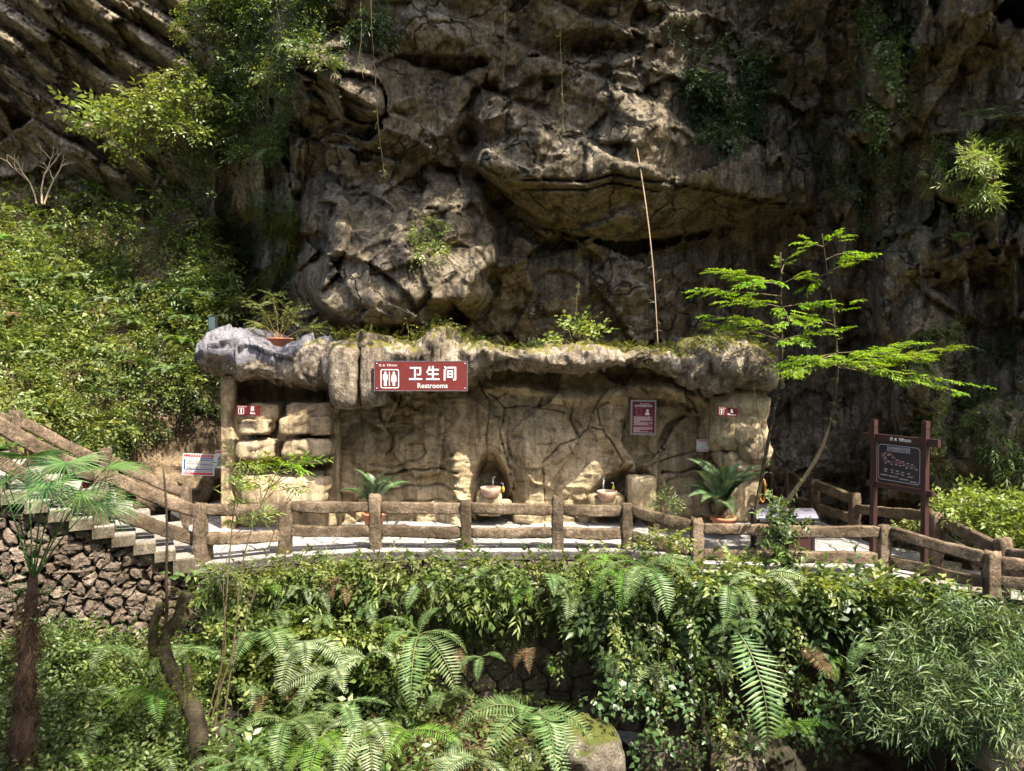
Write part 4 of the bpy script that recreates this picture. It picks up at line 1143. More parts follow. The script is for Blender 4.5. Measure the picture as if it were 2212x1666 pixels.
# safety posters on the rock by the stairs
def poster(label, cx, cy, d, w, h, rz, full):
    s = tag(empty('poster', PV(cx, cy, d), rz), label, 'poster'); s.rotation_euler = (0, math.radians(3), rz)
    W, H = w * d / FPX, h * d / FPX
    mb = MB(); mb.box((0, .012, 0), (W, .02, H)); mb.build('panel', M['white'], s, False)
    rr = random.Random(int(cx))
    mb = MB(); flat(mb, [(-W * .46, H * .36), (W * .46, H * .36), (W * .46, H * .46), (-W * .46, H * .46)], -.003)
    mb.build('banner', M['redprint'], s, False); mb = MB()
    if full: flat(mb, [(-W * .46, -H * .46), (W * .46, -H * .46), (W * .46, -H * .37), (-W * .46, -H * .37)], -.003)
    if full:
        mb.build('banner', M['redprint'], s, False)
        mb = MB(); flat(mb, [(-W * .46, -H * .24), (-W * .41, -H * .24), (-W * .41, H * .25), (-W * .46, H * .25)], -.003)
        for z, x0 in ((-.24, -.40), (.18, .05), (-.02, .05), (.29, .05)): flat(mb, [(W * x0, H * z), (W * .46, H * z), (W * .46, H * (z + .035)), (W * x0, H * (z + .035))], -.0034)
        mb.build('heading', M['bluegrey'], s, False)
        mb = MB()
        for z in (.26, .30, .10, .06, .02, -.08, -.12, -.16, -.20, -.29, -.33): text_rows(mb, rr, W * (.06 if z > -.25 else -.42), W * .44, H * z, .005, -.003)
        for z in (.12, .06, .02, -.14, -.18): text_rows(mb, rr, -W * .36, 0, H * z, .005, -.003)
        mb.build('print', M['greyprint'], s, False)
        mb = MB()
        for x in (-.28, -.07):
            for z in (.17, -.09): flat(mb, [(W * (x - .045), H * (z - .035)), (W * (x + .045), H * (z - .035)), (W * x, H * (z + .055))], -.003)
        mb.build('warning_triangle', M['soap'], s, False)
        mb = MB(); 
        for k in range(9): flat(mb, disc(-W * .25 + k * W * .075, H * .41, .018, 6), -.006)
        for k in range(4): flat(mb, disc(-W * .42 + k * W * .05, -H * .415, .015, 6), -.006)
        mb.build('lettering', M['white'], s, False)
    else:
        mb = MB(); flat(mb, [(-W * .3, -H * .38), (W * .2, -H * .38), (W * .25, H * .1), (0, H * .28), (-W * .3, H * .1)], -.003); mb.build('picture', M['greyprint'], s, False)
        mb = MB(); flat(mb, [(-W * .1, H * .36), (W * .1, H * .36), (0, H * .45)], -.006); mb.build('lettering', M['white'], s, False)
    return s
poster('wide red and white safety poster hung on the rock face', 429, 1004, 20.6, 67, 47, math.radians(6), True)
poster('narrow red topped warning poster half hidden by the entrance wall', 480, 993, 20.2, 30, 38, math.radians(4), False)

# map board on two posts
A, B = P(1886, 1155, 15.9), P(1997, 1165, 14.7)
ax = np.array([B[0] - A[0], B[1] - A[1]]); Lm = np.linalg.norm(ax); rzm = math.atan2(ax[1], ax[0])
mbd = tag(empty('map_board', (A[0], A[1], -.3), rzm), 'dark brown wooden map board on two tall square posts', 'map board')
topA = zat(908, 15.9) + .3; topB = zat(911, 14.7) + .3
for x, tp in ((0, topA), (Lm, topB)):
    mb = MB(); mb.box((x, 0, (tp - .16) / 2), (.105, .105, tp - .16)); mb.box((x, 0, tp - .15), (.09, .09, .03)); mb.box((x, 0, tp - .06), (.11, .11, .15))
    mb.build('post', M['darkwood'], mbd, False)
zt = topA - .36
mb = MB(); mb.box((Lm / 2, .015, zt), (Lm + .6, .08, .15)); mb.build('beam', M['darkwood'], mbd, False)
zb = zt - 1.02
mb = MB(); mb.box((Lm / 2, .015, zb), (Lm + .36, .08, .11)); mb.build('beam', M['darkwood'], mbd, False)
M['mapdark'] = plain_mat('dark_map_panel', (.030, .022, .028), .35, vary=.25)
M['mapline'] = plain_mat('map_line', (.42, .40, .42), .5, vary=.1)
M['mapred'] = plain_mat('map_red', (.40, .14, .13), .5, vary=.1)
pw_, ph_ = Lm - .18, .84
pc = (Lm / 2, (zt + zb) / 2)
mb = MB(); mb.box((pc[0], .02, pc[1]), (pw_, .03, ph_)); mb.build('map_panel', M['mapdark'], mbd, False)
x0, x1, z0, z1 = pc[0] - pw_ / 2 + .03, pc[0] + pw_ / 2 - .03, pc[1] - ph_ / 2 + .04, pc[1] + ph_ / 2 - .04
def notched(e): return [(x0 + .05 + e, z0 + e), (x1 - .05 - e, z0 + e), (x1 - e, z0 + .05 + e), (x1 - e, z1 - .05 - e), (x1 - .05 - e, z1 - e), (x0 + .05 + e, z1 - e), (x0 + e, z1 - .05 - e), (x0 + e, z0 + .05 + e)]
mb = MB(); frame(mb, notched(0), notched(.012), -.001, .005)
mw, mh = x1 - x0, z1 - z0
gx = lambda x: x0 + (x - 315) / 1395 * mw
gz = lambda z: z1 - (z - 490) / 850 * mh
rr = random.Random(9)
text_rows(mb, rr, gx(620), gx(1390), gz(635), .008, -.001)
for x, z in ((560, 700), (500, 755), (560, 800), (580, 840), (670, 880), (580, 935), (780, 945), (660, 745), (820, 785), (980, 830), (1070, 860), (1170, 850), (1310, 880), (1460, 895), (930, 940), (1060, 950), (1180, 935), (1280, 985), (1430, 975), (1590, 990)):
    text_rows(mb, rr, gx(x - 35), gx(x + 40), gz(z), .010, -.001)
for x, z, w in ((580, 1080, 60), (575, 1130, 40), (800, 1080, 45), (800, 1135, 35), (970, 1090, 50), (985, 1150, 70), (1160, 1100, 50), (1150, 1160, 40), (1360, 1110, 50), (1400, 1180, 80), (525, 1220, 125), (850, 1230, 155), (1190, 1260, 140), (1500, 1285, 115)):
    text_rows(mb, rr, gx(x - w), gx(x + w), gz(z), .011, -.001)
mb.build('print', M['mapline'], mbd, False)
put_text(mbd, '龙水峡地缝景区导览图', (gx(620) + gx(1390)) / 2, gz(575), .09, M['mapline'], .001, -.003, gx(1390) - gx(620))
mb = MB()
def mline(pts, w=.012):
    for (a, b), (c_, d_) in zip(pts[:-1], pts[1:]):
        p, q = np.array([gx(a), gz(b)]), np.array([gx(c_), gz(d_)]); n = (q - p) / np.linalg.norm(q - p); n = np.array([-n[1], n[0]]) * w / 2
        flat(mb, [p - n, q - n, q + n, p + n], -.001, .003)
mline([(640, 700), (430, 725), (420, 760), (480, 800), (480, 840), (540, 900), (640, 900), (730, 920), (800, 875), (900, 890), (960, 905), (1070, 900), (1190, 895), (1300, 950), (1370, 930), (1450, 945), (1550, 940), (1560, 990)])
flat(mb, [(gx(a), gz(b)) for a, b in ((670, 690), (760, 685), (800, 740), (700, 740), (650, 715))], -.0015, .003)
mline([(800, 740), (880, 770), (940, 860), (960, 905)], .009)
mb.build('route', M['mapred'], mbd, False)
mb = MB(); logos(mb, Lm * .38, zt, .038, -.04); mb.build('emblem', M['white'], mbd, False)

# ------------------------------------------------------------------ small equipment
# litter bin with curved roof
c = at_z(1697, 1200, -.3); d = c.y
bin_ = tag(empty('litter_bin', (c.x, 16.6, -.265)), 'double litter bin with curved grey metal roof behind the fence', 'litter bin')
k = 16.6 / FPX; Wb = 126 * k
mb = MB()
nb_ = 14
prof = [(-.32 + .64 * t, .16 * math.sin(t * math.pi)) for t in np.linspace(0, 1, nb_)]
V = []
for x in (-Wb / 2 - .03, Wb / 2 + .03):
    for y, z in prof: V.append((x, y, .83 + z))
    for y, z in prof: V.append((x, y * .97, .80 + z))
V = np.array(V); n = nb_
F = []
for a in range(n - 1):
    F += [(a, a + 1, 2 * n + a + 1, 2 * n + a), (n + a, 3 * n + a, 3 * n + a + 1, n + a + 1), (a, n + a, n + a + 1, a + 1), (2 * n + a, 2 * n + a + 1, 3 * n + a + 1, 3 * n + a)]
F += [(0, 2 * n, 3 * n, n), (n - 1, 2 * n - 1, 4 * n - 1, 3 * n - 1)]
mb.add(V, np.array(F)); mb.build('bin_roof', plain_mat('bin_roof_metal', (.20, .19, .24), .35, .5, vary=.15), bin_, False)
for x in (-Wb / 2 + .04, Wb / 2 - .04):
    mb = MB()
    for y in (-.2, .2): mb.box((x, y, .42), (.06, .06, .86))
    mb.box((x, 0, .84), (.05, .45, .04)); mb.build('upright', M['black'], bin_, False)
for x, lm in ((-Wb / 4, 'black'), (Wb / 4, 'blue')):
    mb = MB(); mb.box((x, 0, .33), (Wb / 2 - .16, .42, .62)); b = mb.build('bin_body', M['darkwood'], bin_, False)
    mb = MB(); mb.box((x, -.222, .47), (.36, .02, .17)); lb = mb.build('bin_label', M['black'] if lm == 'black' else plain_mat('blue_label', (.03, .18, .50), .4, vary=.1), b, False)
    lb['label'] = 'black other waste label' if lm == 'black' else 'blue recycling label'
    e = put_text(b, '其他垃圾' if lm == 'black' else '可回收物', x + .06, .515, .06, M['white'], .0006, -.236)
    mb = MB(); frame(mb, [(x - .17, .39), (x + .17, .39), (x + .17, .55), (x - .17, .55)], [(x - .164, .396), (x + .164, .396), (x + .164, .544), (x - .164, .544)], -.236)
    for q in range(3): frame(mb, rrect(x - .15 + q * .1, .405, x - .08 + q * .1, .465, .01, 2), rrect(x - .143 + q * .1, .412, x - .087 + q * .1, .458, .006, 2), -.236)
    frame(mb, [(x - .15, .49), (x - .07, .49), (x - .11, .54)], [(x - .137, .497), (x - .083, .497), (x - .11, .53)], -.236)
    mb.build('symbol', M['white'], b, False)

# wash basins, taps, soap
M['basin'] = rock_mat('speckled_basin', (.22, .13, .09), (.38, .24, .17), (.5, .36, .28), 9, 0, streak=0, bs=.3, bd=.01)
def basin(label, vx, vy, d, r):
    c = PV(vx, vy, d)
    b = tag(empty('wash_basin', c), label, 'wash basin')
    mb = MB(); mb.lathe([(.0, -.17), (r * .62, -.17), (r * .86, -.10), (r * .98, .0), (r, .06), (r * .93, .065), (r * .88, .0), (r * .7, -.09), (0, -.12)], seg=28)
    mb.build('bowl', M['basin'], b)
    return b, c
def tap(label, c, h):
    t = tag(empty('tap', c), label, 'tap')
    mb = MB(); mb.tube([(0, 0, 0), (0, 0, h * .5), (0, 0, h)], [.026, .022, .024], 10); mb.build('body', M['steel'], t)
    mb = MB(); mb.tube([(0, 0, h * .9), (0, -.07, h * .96), (0, -.14, h * .9)], [.018, .017, .016], 8); mb.build('spout', M['steel'], t)
    mb = MB(); mb.tube([(0, 0, h), (.02, 0, h + .03), (.06, 0, h + .035)], [.015, .012, .01], 8); mb.build('lever', M['steel'], t)
def soap(label, c):
    s = tag(empty('soap_bottle', c), label, 'soap bottle')
    mb = MB(); mb.lathe([(0, 0), (.035, 0), (.036, .10), (.03, .13), (.012, .145), (.012, .15), (0, .15)], seg=14); mb.build('bottle', M['soap'], s)
    mb = MB(); mb.lathe([(.0, .15), (.014, .15), (.014, .18), (.006, .185), (.006, .215), (0, .215)], seg=10); mb.box((-.02, 0, .22), (.06, .014, .014)); mb.build('pump', M['white'], s)
b, c = basin('speckled brown wash basin in the dark cave niche', 1060, 1058, 18.1, .26)
tap('chrome tap behind the basin in the cave niche', c + Vector((.05, .30, -.1)), .34)
soap('yellow pump soap bottle beside the niche basin', PV(1087, 1063, 18.3))
b, c = basin('shallow brown wash basin under the wide hollow', 1311, 1066, 18.1, .25)
tap('tall chrome tap behind the shallow basin', c + Vector((-.05, .30, -.1)), .42)
soap('yellow pump soap bottle beside the shallow basin', PV(1325, 1062, 18.3))

# flood light on the roof corner
fl = tag(empty('flood_light', PV(466, 716, 18.0), math.radians(-28)), 'small dark flood light on the grey roof corner', 'flood light')
M['glass'] = plain_mat('lamp_glass', (.10, .14, .13), .2, vary=.2, spec=.8)
mb = MB(); mb.box((-.10, 0, .20), (.26, .06, .36)); mb.build('housing', M['black'], fl, False)
mb = MB(); mb.box((-.10, -.032, .20), (.21, .012, .31)); mb.build('lamp_glass', M['glass'], fl, False)
mb = MB(); mb.tube([(-.02, .02, .1), (.1, .05, .03), (.2, .05, -.06)], .014, 6); mb.build('bracket', M['black'], fl)

# coil of yellow hose hung at the passage corner
hs = []
for k in range(120):
    a = k / 12 * 2 * math.pi
    hs.append((.07 * math.cos(a) + .015 * math.sin(k * .7), .015 * math.sin(k * 1.3) + k * .0006, .28 * math.sin(a)))
mb = MB(); mb.tube(hs, .009, 6)
o = mb.build('garden_hose', plain_mat('yellow_hose', (.62, .30, .03), .5, vary=.15)); o.location = PV(1648, 1060, 17.5)
tag(o, 'coiled orange yellow hose hanging at the building corner', 'hose')
# small red chests on the stair landing
for lab, vx, vy, d, w, h in (('small red box nearest the wide fan palm leaf', 178, 1036, 17.6, 34, 30), ('red box farther left behind the stair rail', 140, 1018, 17.6, 40, 24)):
    b = tag(empty('red_box', PV(vx, vy, d)), lab, 'box')
    k = d / FPX
    mb = MB(); mb.box((0, 0, 0), (w * k, .35, h * k)); mb.build('body', plain_mat('red_box_paint', (.30, .05, .035), .5, vary=.3), b, False)
    mb = MB(); mb.box((0, 0, h * k / 2 + .02), (w * k + .03, .38, .04)); mb.build('lid', M['darkwood'], b, False)
# drain pipe stub in the retaining wall
mb = MB(); mb.lathe([(.055, 0), (.055, .25), (.045, .25), (.045, 0)], seg=16)
o = mb.build('drain_pipe', M['stone']); o.rotation_euler = (math.radians(90), 0, 0); o.location = PV(759, 1328, 15.3)
tag(o, 'short round drain pipe end poking from the block wall', 'pipe')
# long dead cane leaning on the cliff
a, b = P(1371, 292, 18.6), P(1422, 752, 18.9)
t = np.linspace(0, 1, 24)[:, None]
pts = a + (b - a) * t + np.c_[.10 * np.sin(t[:, 0] * 3.2), 0 * t[:, 0], 0 * t[:, 0]]
cn = tag(empty('bamboo_cane', Vector(b)), 'long thin dead bamboo cane leaning against the cliff above the roof', 'cane')
mb = MB(); mb.tube(pts - b, np.linspace(.022, .012, 24), 6); mb.build('culm', plain_mat('dead_bamboo', (.42, .30, .20), .7, vary=.2), cn)
mb = MB()
rr = random.Random(2)
for k in range(9):
    q = (pts - b)[rr.randint(8, 21)]
    s = rr.choice((-1, 1)); mb.tube([q, q + [s * rr.uniform(.06, .2), rr.uniform(-.1, 0), rr.uniform(-.1, .12)]], [.004, .002], 4)
mb.build('twig', M['palebark'], cn)
# ------------------------------------------------------------------ plant building blocks
def frames(f, up=(0, 0, 1), roll=None):
    """rotation matrices whose x axis is f and whose z axis is as near up as possible"""
    f = f / (np.linalg.norm(f, axis=-1, keepdims=True) + 1e-9)
    up = np.broadcast_to(np.asarray(up, float), f.shape)
    y = np.cross(up, f); ln = np.linalg.norm(y, axis=-1, keepdims=True)
    y = np.where(ln < 1e-3, np.array([0, 1.0, 0]), y / np.maximum(ln, 1e-3))
    z = np.cross(f, y)
    if roll is not None:
        c, s = np.cos(roll)[:, None], np.sin(roll)[:, None]
        y, z = y * c + z * s, z * c - y * s
    return np.stack([f, y, z], -1)
def leaf(Ln, Wd, fold=.12, curl=.15, four=False, wide=.42):
    if four:
        V = np.array([(0, 0, 0), (wide * Ln, Wd / 2, fold * Wd), (wide * Ln, -Wd / 2, fold * Wd), (.55 * Ln, 0, -curl * .25 * Ln), (Ln, 0, -curl * Ln)])
        F = np.array([(0, 3, 1), (0, 2, 3), (1, 3, 4), (3, 2, 4)])
    else:
        V = np.array([(0, 0, 0), (wide * Ln, Wd / 2, fold * Wd), (wide * Ln, -Wd / 2, fold * Wd), (Ln, 0, -curl * Ln)])
        F = np.array([(0, 3, 1), (0, 2, 3)])
    return V, F
class Foli:
    """leaf geometry gathered with one tone number for every leaf"""
    def __init__(s): s.V, s.F, s.T, s.n = [], [], [], 0
    def put(s, V, F, T):
        s.V.append(V); s.F.append(F + s.n); s.T.append(T); s.n += len(V)
    def arr(s):
        return np.concatenate(s.V), np.concatenate(s.F), np.concatenate(s.T)
def spray(n, Ln, Wd, seed, twig=.28, ang=55, four=False, droop=.25, pairs=False, flat=.25):
    """a twig along +x carrying n leaves"""
    rg = np.random.default_rng(seed); fo = Foli()
    for k in range(n):
        t = (k + 1) / n
        px = twig * t; pz = -droop * twig * t * t
        last = k == n - 1
        sides = [0] if last else ([-1, 1] if pairs else [(-1) ** k])
        for sd in sides:
            a = math.radians(ang * sd * rg.uniform(.75, 1.2))
            tilt = rg.normal(0, flat) - .15
            sz = (1.0 - .35 * abs(t - .5)) * rg.uniform(.75, 1.15)
            V, F = leaf(Ln * sz, Wd * sz, rg.uniform(-.1, .3), rg.uniform(.0, .35), four)
            R = frames(np.array([[math.cos(a), math.sin(a), tilt]]), roll=np.array([rg.normal(0, .35)]))[0]
            fo.put(V @ R.T + [px, 0, pz], F, np.full(len(V), rg.random()))
    return fo.arr()
def strew(templates, pos, fwd, size, seed, roll=.5, tone=(.0, 1.0)):
    """many sprays at pos, pointing along fwd"""
    rg = np.random.default_rng(seed)
    which = rg.integers(0, len(templates), len(pos))
    R = frames(fwd, roll=rg.normal(0, roll, len(pos)))
    Vs, Fs, Ts, n = [], [], [], 0
    for k, (V, F, T) in enumerate(templates):
        idx = np.nonzero(which == k)[0]
        if not len(idx): continue
        W = np.einsum('nij,mj->nmi', R[idx], V) * size[idx][:, None, None] + pos[idx][:, None]
        base = rg.random(len(idx))[:, None]
        tn = tone[0] + (tone[1] - tone[0]) * np.clip(.55 * T[None] + .45 * base, 0, 1)
        Vs.append(W.reshape(-1, 3)); Ts.append(np.broadcast_to(tn, W.shape[:2]).reshape(-1))
        m = len(V)
        Fs.append((F[None] + (np.arange(len(idx)) * m)[:, None, None]).reshape(-1, 3) + n); n += len(idx) * m
    return np.concatenate(Vs), np.concatenate(Fs), np.concatenate(Ts)

SPR = {
    'broad': [spray(7, .105, .052, 10 + k, .26, 55, True) for k in range(4)],
    'small': [spray(9, .055, .028, 20 + k, .22, 60) for k in range(4)],
    'tiny': [spray(10, .038, .022, 30 + k, .18, 60) for k in range(4)],
    'lance': [spray(7, .14, .03, 40 + k, .28, 42, True) for k in range(4)],
    'whorl': [spray(8, .13, .045, 50 + k, .07, 120, True, flat=.35) for k in range(4)],
    'pinna': [spray(9, .05, .02, 60 + k, .32, 62, pairs=True, flat=.12) for k in range(4)],
    'bamboo': [spray(6, .16, .022, 70 + k, .20, 50, True, .3, flat=.45) for k in range(5)],
    'heart': [spray(5, .085, .07, 80 + k, .24, 60, True) for k in range(4)],
    'grass': [spray(7, .30, .012, 90 + k, .03, 70, True, flat=.5) for k in range(4)],
}
def shrub_data(name, kind, nsp, seed, mat, shape=(1, 1, .8), hollow=.45, spsize=1.0, upbias=.5, stems=7, stemmat=None, tone=(0, 1)):
    """a bush of radius about 1 sitting on its origin"""
    rg = np.random.default_rng(seed)
    v = rg.normal(size=(nsp, 3)); v /= np.linalg.norm(v, axis=1)[:, None]
    v[:, 2] = np.abs(v[:, 2]) * 1.0 - .15
    lob = 1 + .35 * vnoise(v * 1.9 + seed, seed)
    r = (hollow + (1 - hollow) * rg.random(nsp) ** .6) * lob
    pos = v * r[:, None] * np.array(shape) * .85 + [0, 0, shape[2] * .45]
    fwd = v * [1, 1, .5] + rg.normal(0, .45, (nsp, 3)) + [0, 0, upbias * .3]
    V, F, T = strew(SPR[kind], pos, fwd, np.full(nsp, spsize) * rg.uniform(.7, 1.25, nsp), seed + 1, tone=tone)
    mb = MB(); mb.add(V, F, 0, T)
    for k in range(stems):
        q = pos[rg.integers(nsp)]
        mb.tube([np.zeros(3), q * [.35, .35, .5] + rg.normal(0, .04, 3), q], [.022, .014, .006], 4, 1, False)
    return mb.data(name, [mat, stemmat or M['stem']], True, True)
SHRUB = {}
def shrubs(key, kind, n, nsp, seed, mat, **kw):
    SHRUB[key] = [shrub_data('shrub', kind, nsp, seed + 13 * k, mat, **kw) for k in range(n)]
shrubs('broad', 'broad', 4, 46, 600, M['leaf'], spsize=2.6)
shrubs('broad_lt', 'broad', 3, 46, 640, M['leaf_lt'], spsize=2.6)
shrubs('small', 'small', 4, 80, 680, M['leaf'], spsize=3.0)
shrubs('small_lt', 'small', 3, 80, 720, M['leaf_lt'], spsize=3.0)
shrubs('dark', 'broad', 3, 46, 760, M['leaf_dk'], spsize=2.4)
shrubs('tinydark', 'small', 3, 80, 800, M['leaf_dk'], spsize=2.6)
shrubs('lance', 'lance', 3, 48, 840, M['leaf'], spsize=2.5)
shrubs('heart', 'heart', 3, 48, 880, M['leaf_lt'], spsize=2.5)
shrubs('bamboo', 'bamboo', 4, 150, 920, M['bamboo'], spsize=1.6, shape=(1, 1, 1.0))
shrubs('grass', 'grass', 3, 26, 960, M['fern'], spsize=1.3, stems=0, hollow=.1, shape=(.3, .3, .3), upbias=3)
shrubs('dry', 'lance', 2, 26, 990, M['dry'], spsize=1.2)

def pts_in(poly, n, seed, mask=None, thr=-9, sc=60.0):
    rg = np.random.default_rng(seed)
    poly = np.array(poly, float); x0, y0 = poly.min(0); x1, y1 = poly.max(0)
    out = []; got = 0; tries = 0
    while got < n and tries < 60:
        tries += 1
        q = rg.uniform((x0, y0), (x1, y1), (n * 2, 2))
        ins = np.zeros(len(q), bool)
        for (ax, ay), (bx, by) in zip(poly, np.roll(poly, -1, 0)):
            if ay == by: continue
            ins ^= ((ay > q[:, 1]) != (by > q[:, 1])) & (q[:, 0] < (bx - ax) * (q[:, 1] - ay) / (by - ay) + ax)
        q = q[ins]
        if thr > -5:
            q = q[fbm(np.c_[q / sc, np.full(len(q), seed * .37)], 3, seed) > thr]
        out.append(q); got += len(q)
    return np.concatenate(out)[:n]
def depth_of(fn, q):
    return np.array([float(fn(a, b)) for a, b in q])
def cover(name, label, poly, n, kind, mat, dfn, seed, thick=.35, size=(.9, 1.5), fwd=(0, -.7, .25), spread=.7, thr=-9, sc=60., tone=(0, 1), cat='undergrowth', mats=None):
    """a mass of leaves nobody could count: one object"""
    q = pts_in(poly, n, seed, thr=thr, sc=sc)
    rg = np.random.default_rng(seed + 1)
    d = depth_of(dfn, q) - rg.random(len(q)) * thick
    pos = P(q[:, 0], q[:, 1], d)
    f = np.array(fwd) + rg.normal(0, spread, (len(q), 3))
    V, F, T = strew(SPR[kind], pos, f, rg.uniform(*size, len(q)), seed + 2, tone=tone)
    mb = MB(); mb.add(V, F, 0, T)
    o = mb.build(name, [mat], None, True, True)
    return tag(o, label, cat, kind='stuff')
def place(key, vx, vy, d, r, seed, label, cat='shrub', group=None, rx=0.0, name='shrub'):
    rr = random.Random(seed * 7919 + int(vx) * 31 + int(vy))
    me = SHRUB[key][rr.randrange(len(SHRUB[key]))]
    o = link(name, me)
    c = P(float(vx), float(vy), float(d)); o.location = (c[0], c[1], c[2] - r * .5)
    o.scale = (r * rr.uniform(.85, 1.15), r * rr.uniform(.85, 1.15), r * rr.uniform(.8, 1.15))
    o.rotation_euler = (rx + rr.gauss(0, .12), rr.gauss(0, .12), rr.uniform(0, 6.28))
    return tag(o, label, cat, group)
LOOK = {'broad': 'broad leaved green', 'broad_lt': 'broad leaved yellow green', 'small': 'small leaved green', 'small_lt': 'small leaved yellow green', 'dark': 'broad leaved dark', 'tinydark': 'small leaved dark', 'lance': 'narrow leaved green', 'heart': 'heart leaved light', 'bamboo': 'narrow leaved', 'grass': 'grassy'}
ORD = ['highest', 'second highest', 'third highest', 'fourth highest', 'fifth highest', 'sixth highest', 'seventh highest', 'eighth highest', 'ninth highest', 'tenth highest']
def tell_apart(items):
    """items: (object, words, vx, vy): number alike neighbours from the top down"""
    by = {}
    for o, w, vx, vy in items: by.setdefault(w, []).append((vy, vx, o))
    for w, l in by.items():
        l.sort(key=lambda t: t[:2])
        for k, (_, _, o) in enumerate(l):
            o['label'] = w if len(l) == 1 else w + ', ' + ('lowest of these' if k == len(l) - 1 else ORD[min(k, 9)] + ' of these')
def nearest(anchors, vx, vy):
    return min(anchors, key=lambda t: (t[0] - vx) ** 2 + (t[1] - vy) ** 2)[2]
def bushes(poly, n, keys, dfn, rad, seed, noun, group, anchors, toward=.15, rx=.25, thr=-9):
    q = pts_in(poly, n, seed, thr=thr)
    rr = random.Random(seed); items = []
    for k, (a, b) in enumerate(q):
        key = rr.choice(keys)
        o = place(key, a, b, float(dfn(a, b)) - toward, rr.uniform(*rad), seed + k, 'x', 'shrub', group, rx)
        items.append((o, LOOK[key] + ' ' + noun + ' ' + nearest(anchors, a, b), a, b))
    tell_apart(items)

# ferns: every frond is a part
def frond_data(Ln, pairs, plen, a0, a1, seed, mat, pw=.02, side=0.0, lift=-.18, taper=.12):
    rg = np.random.default_rng(seed)
    n = pairs + 4
    t = np.linspace(0, 1, n); ang = a0 + (a1 - a0) * t ** 1.1
    ds = Ln / (n - 1)
    x = np.concatenate([[0], np.cumsum(np.cos(ang[:-1]) * ds)]); z = np.concatenate([[0], np.cumsum(np.sin(ang[:-1]) * ds)])
    y = side * t * t * Ln
    R = np.c_[x, y, z]
    mb = MB(); mb.tube(R, np.linspace(.008, .002, n) * (Ln + .3), 4, 1, False)
    tan = np.gradient(R, axis=0); tan /= np.linalg.norm(tan, axis=1)[:, None]
    fo = Foli()
    for k in range(2, n):
        tt = t[k]
        env = min(1, (tt + taper) / .38) * (1 - max(0, (tt - .42) / .58) ** 1.7) * .96 + .04
        ln = plen * env * rg.uniform(.92, 1.06)
        if ln < .008: continue
        for sd in (-1, 1):
            f = np.array([tan[k][0] * .38, 0, tan[k][2] * .38]) + np.array([0, sd, lift + rg.normal(0, .05)])
            V, F = leaf(ln, pw * (.75 + .5 * env), .1, .16, False, .3)
            Rm = frames(f[None], up=np.cross(tan[k], [0, 1.0, 0]) * -1)[0]
            fo.put(V @ Rm.T + R[k], F, np.full(len(V), np.clip(.5 + .25 * rg.normal() + .25 * (tt - .5), 0, 1)))
    V, F, T = fo.arr(); mb.add(V, F, 0, T)
    return mb.data('frond', [mat, M['rachis']], True, True)
M['fern_pale'] = leaf_mat('pale_fern_leaf', (.10, .15, .07), (.20, .26, .13), (.33, .37, .22), .3, .4)
M['fern_bright'] = leaf_mat('bright_fern_leaf', (.07, .16, .02), (.12, .24, .03), (.22, .33, .06), .45, .4)
FR = {}
for nm, mt in (('g', 'fern'), ('p', 'fern_pale'), ('b', 'fern_bright'), ('d', 'dry')):
    FR[nm] = {'up': [frond_data(1, 20, .20, 1.15, -.55, 40 + k, M[mt], .023) for k in range(3)],
              'arch': [frond_data(1, 22, .23, .65, -1.05, 50 + k, M[mt], .023, .08 * (k - 1)) for k in range(3)],
              'hang': [frond_data(1, 24, .21, .25, -1.62, 60 + k, M[mt], .022, .07 * (k - 1), -.05) for k in range(3)],
              'flat': [frond_data(1, 20, .24, .30, -.60, 70 + k, M[mt], .023) for k in range(3)]}
def fern(vx, vy, d, L, label, fronds, tint='g', group=None, seed=0, name='fern'):
    """fronds: (yaw in degrees: 0 right, 90 away, -90 towards the viewer; pose; length factor)"""
    rr = random.Random(seed + int(vx * 3 + vy))
    root = tag(empty(name, PV(vx, vy, d)), label, 'fern', group)
    for yaw, pose, k in fronds:
        me = FR[tint][pose][rr.randrange(3)]
        o = link('frond', me, root)
        o.scale = (L * k,) * 3
        o.rotation_euler = (rr.gauss(0, .15), rr.gauss(0, .1), math.radians(yaw + rr.gauss(0, 8)))
    return root
def rosette(n, pose='arch', lo=-180, hi=180, rr=random):
    return [(lo + (hi - lo) * (k + .5) / n + rr.uniform(-12, 12), pose, rr.uniform(.75, 1.1)) for k in range(n)]
# ------------------------------------------------------------------ vegetation in its places
rr = random.Random(77)
hd = lambda a, b: float(hill_d(a, b))
cd = lambda a, b: cliff_d(a, b)
bd = lambda a, b: float(bank_d(a, b))
def fenced(a):   # distance of the retaining wall's face at this picture column
    return float(np.interp(a, [430, 615, 810, 1355, 1507, 1915, 2147], [14.4, 15.2, 15.6, 15.6, 15.1, 14.6, 13.4]))
wd = lambda a, b: fenced(a) - .08
def slope_d(a, b):
    """distance at which the view ray through (a, b) meets the slope below the walls"""
    lo, hi = 4.0, fenced(min(max(a, 430), 2147))
    if a < 430: hi = float(np.interp(a, [-200, 0, 430], [12.2, 13.0, 14.5]))
    for _ in range(14):
        m = (lo + hi) / 2
        x, y, z = P(a, b, m)
        if z > terr_z(x, y): lo = m
        else: hi = m
    return hi
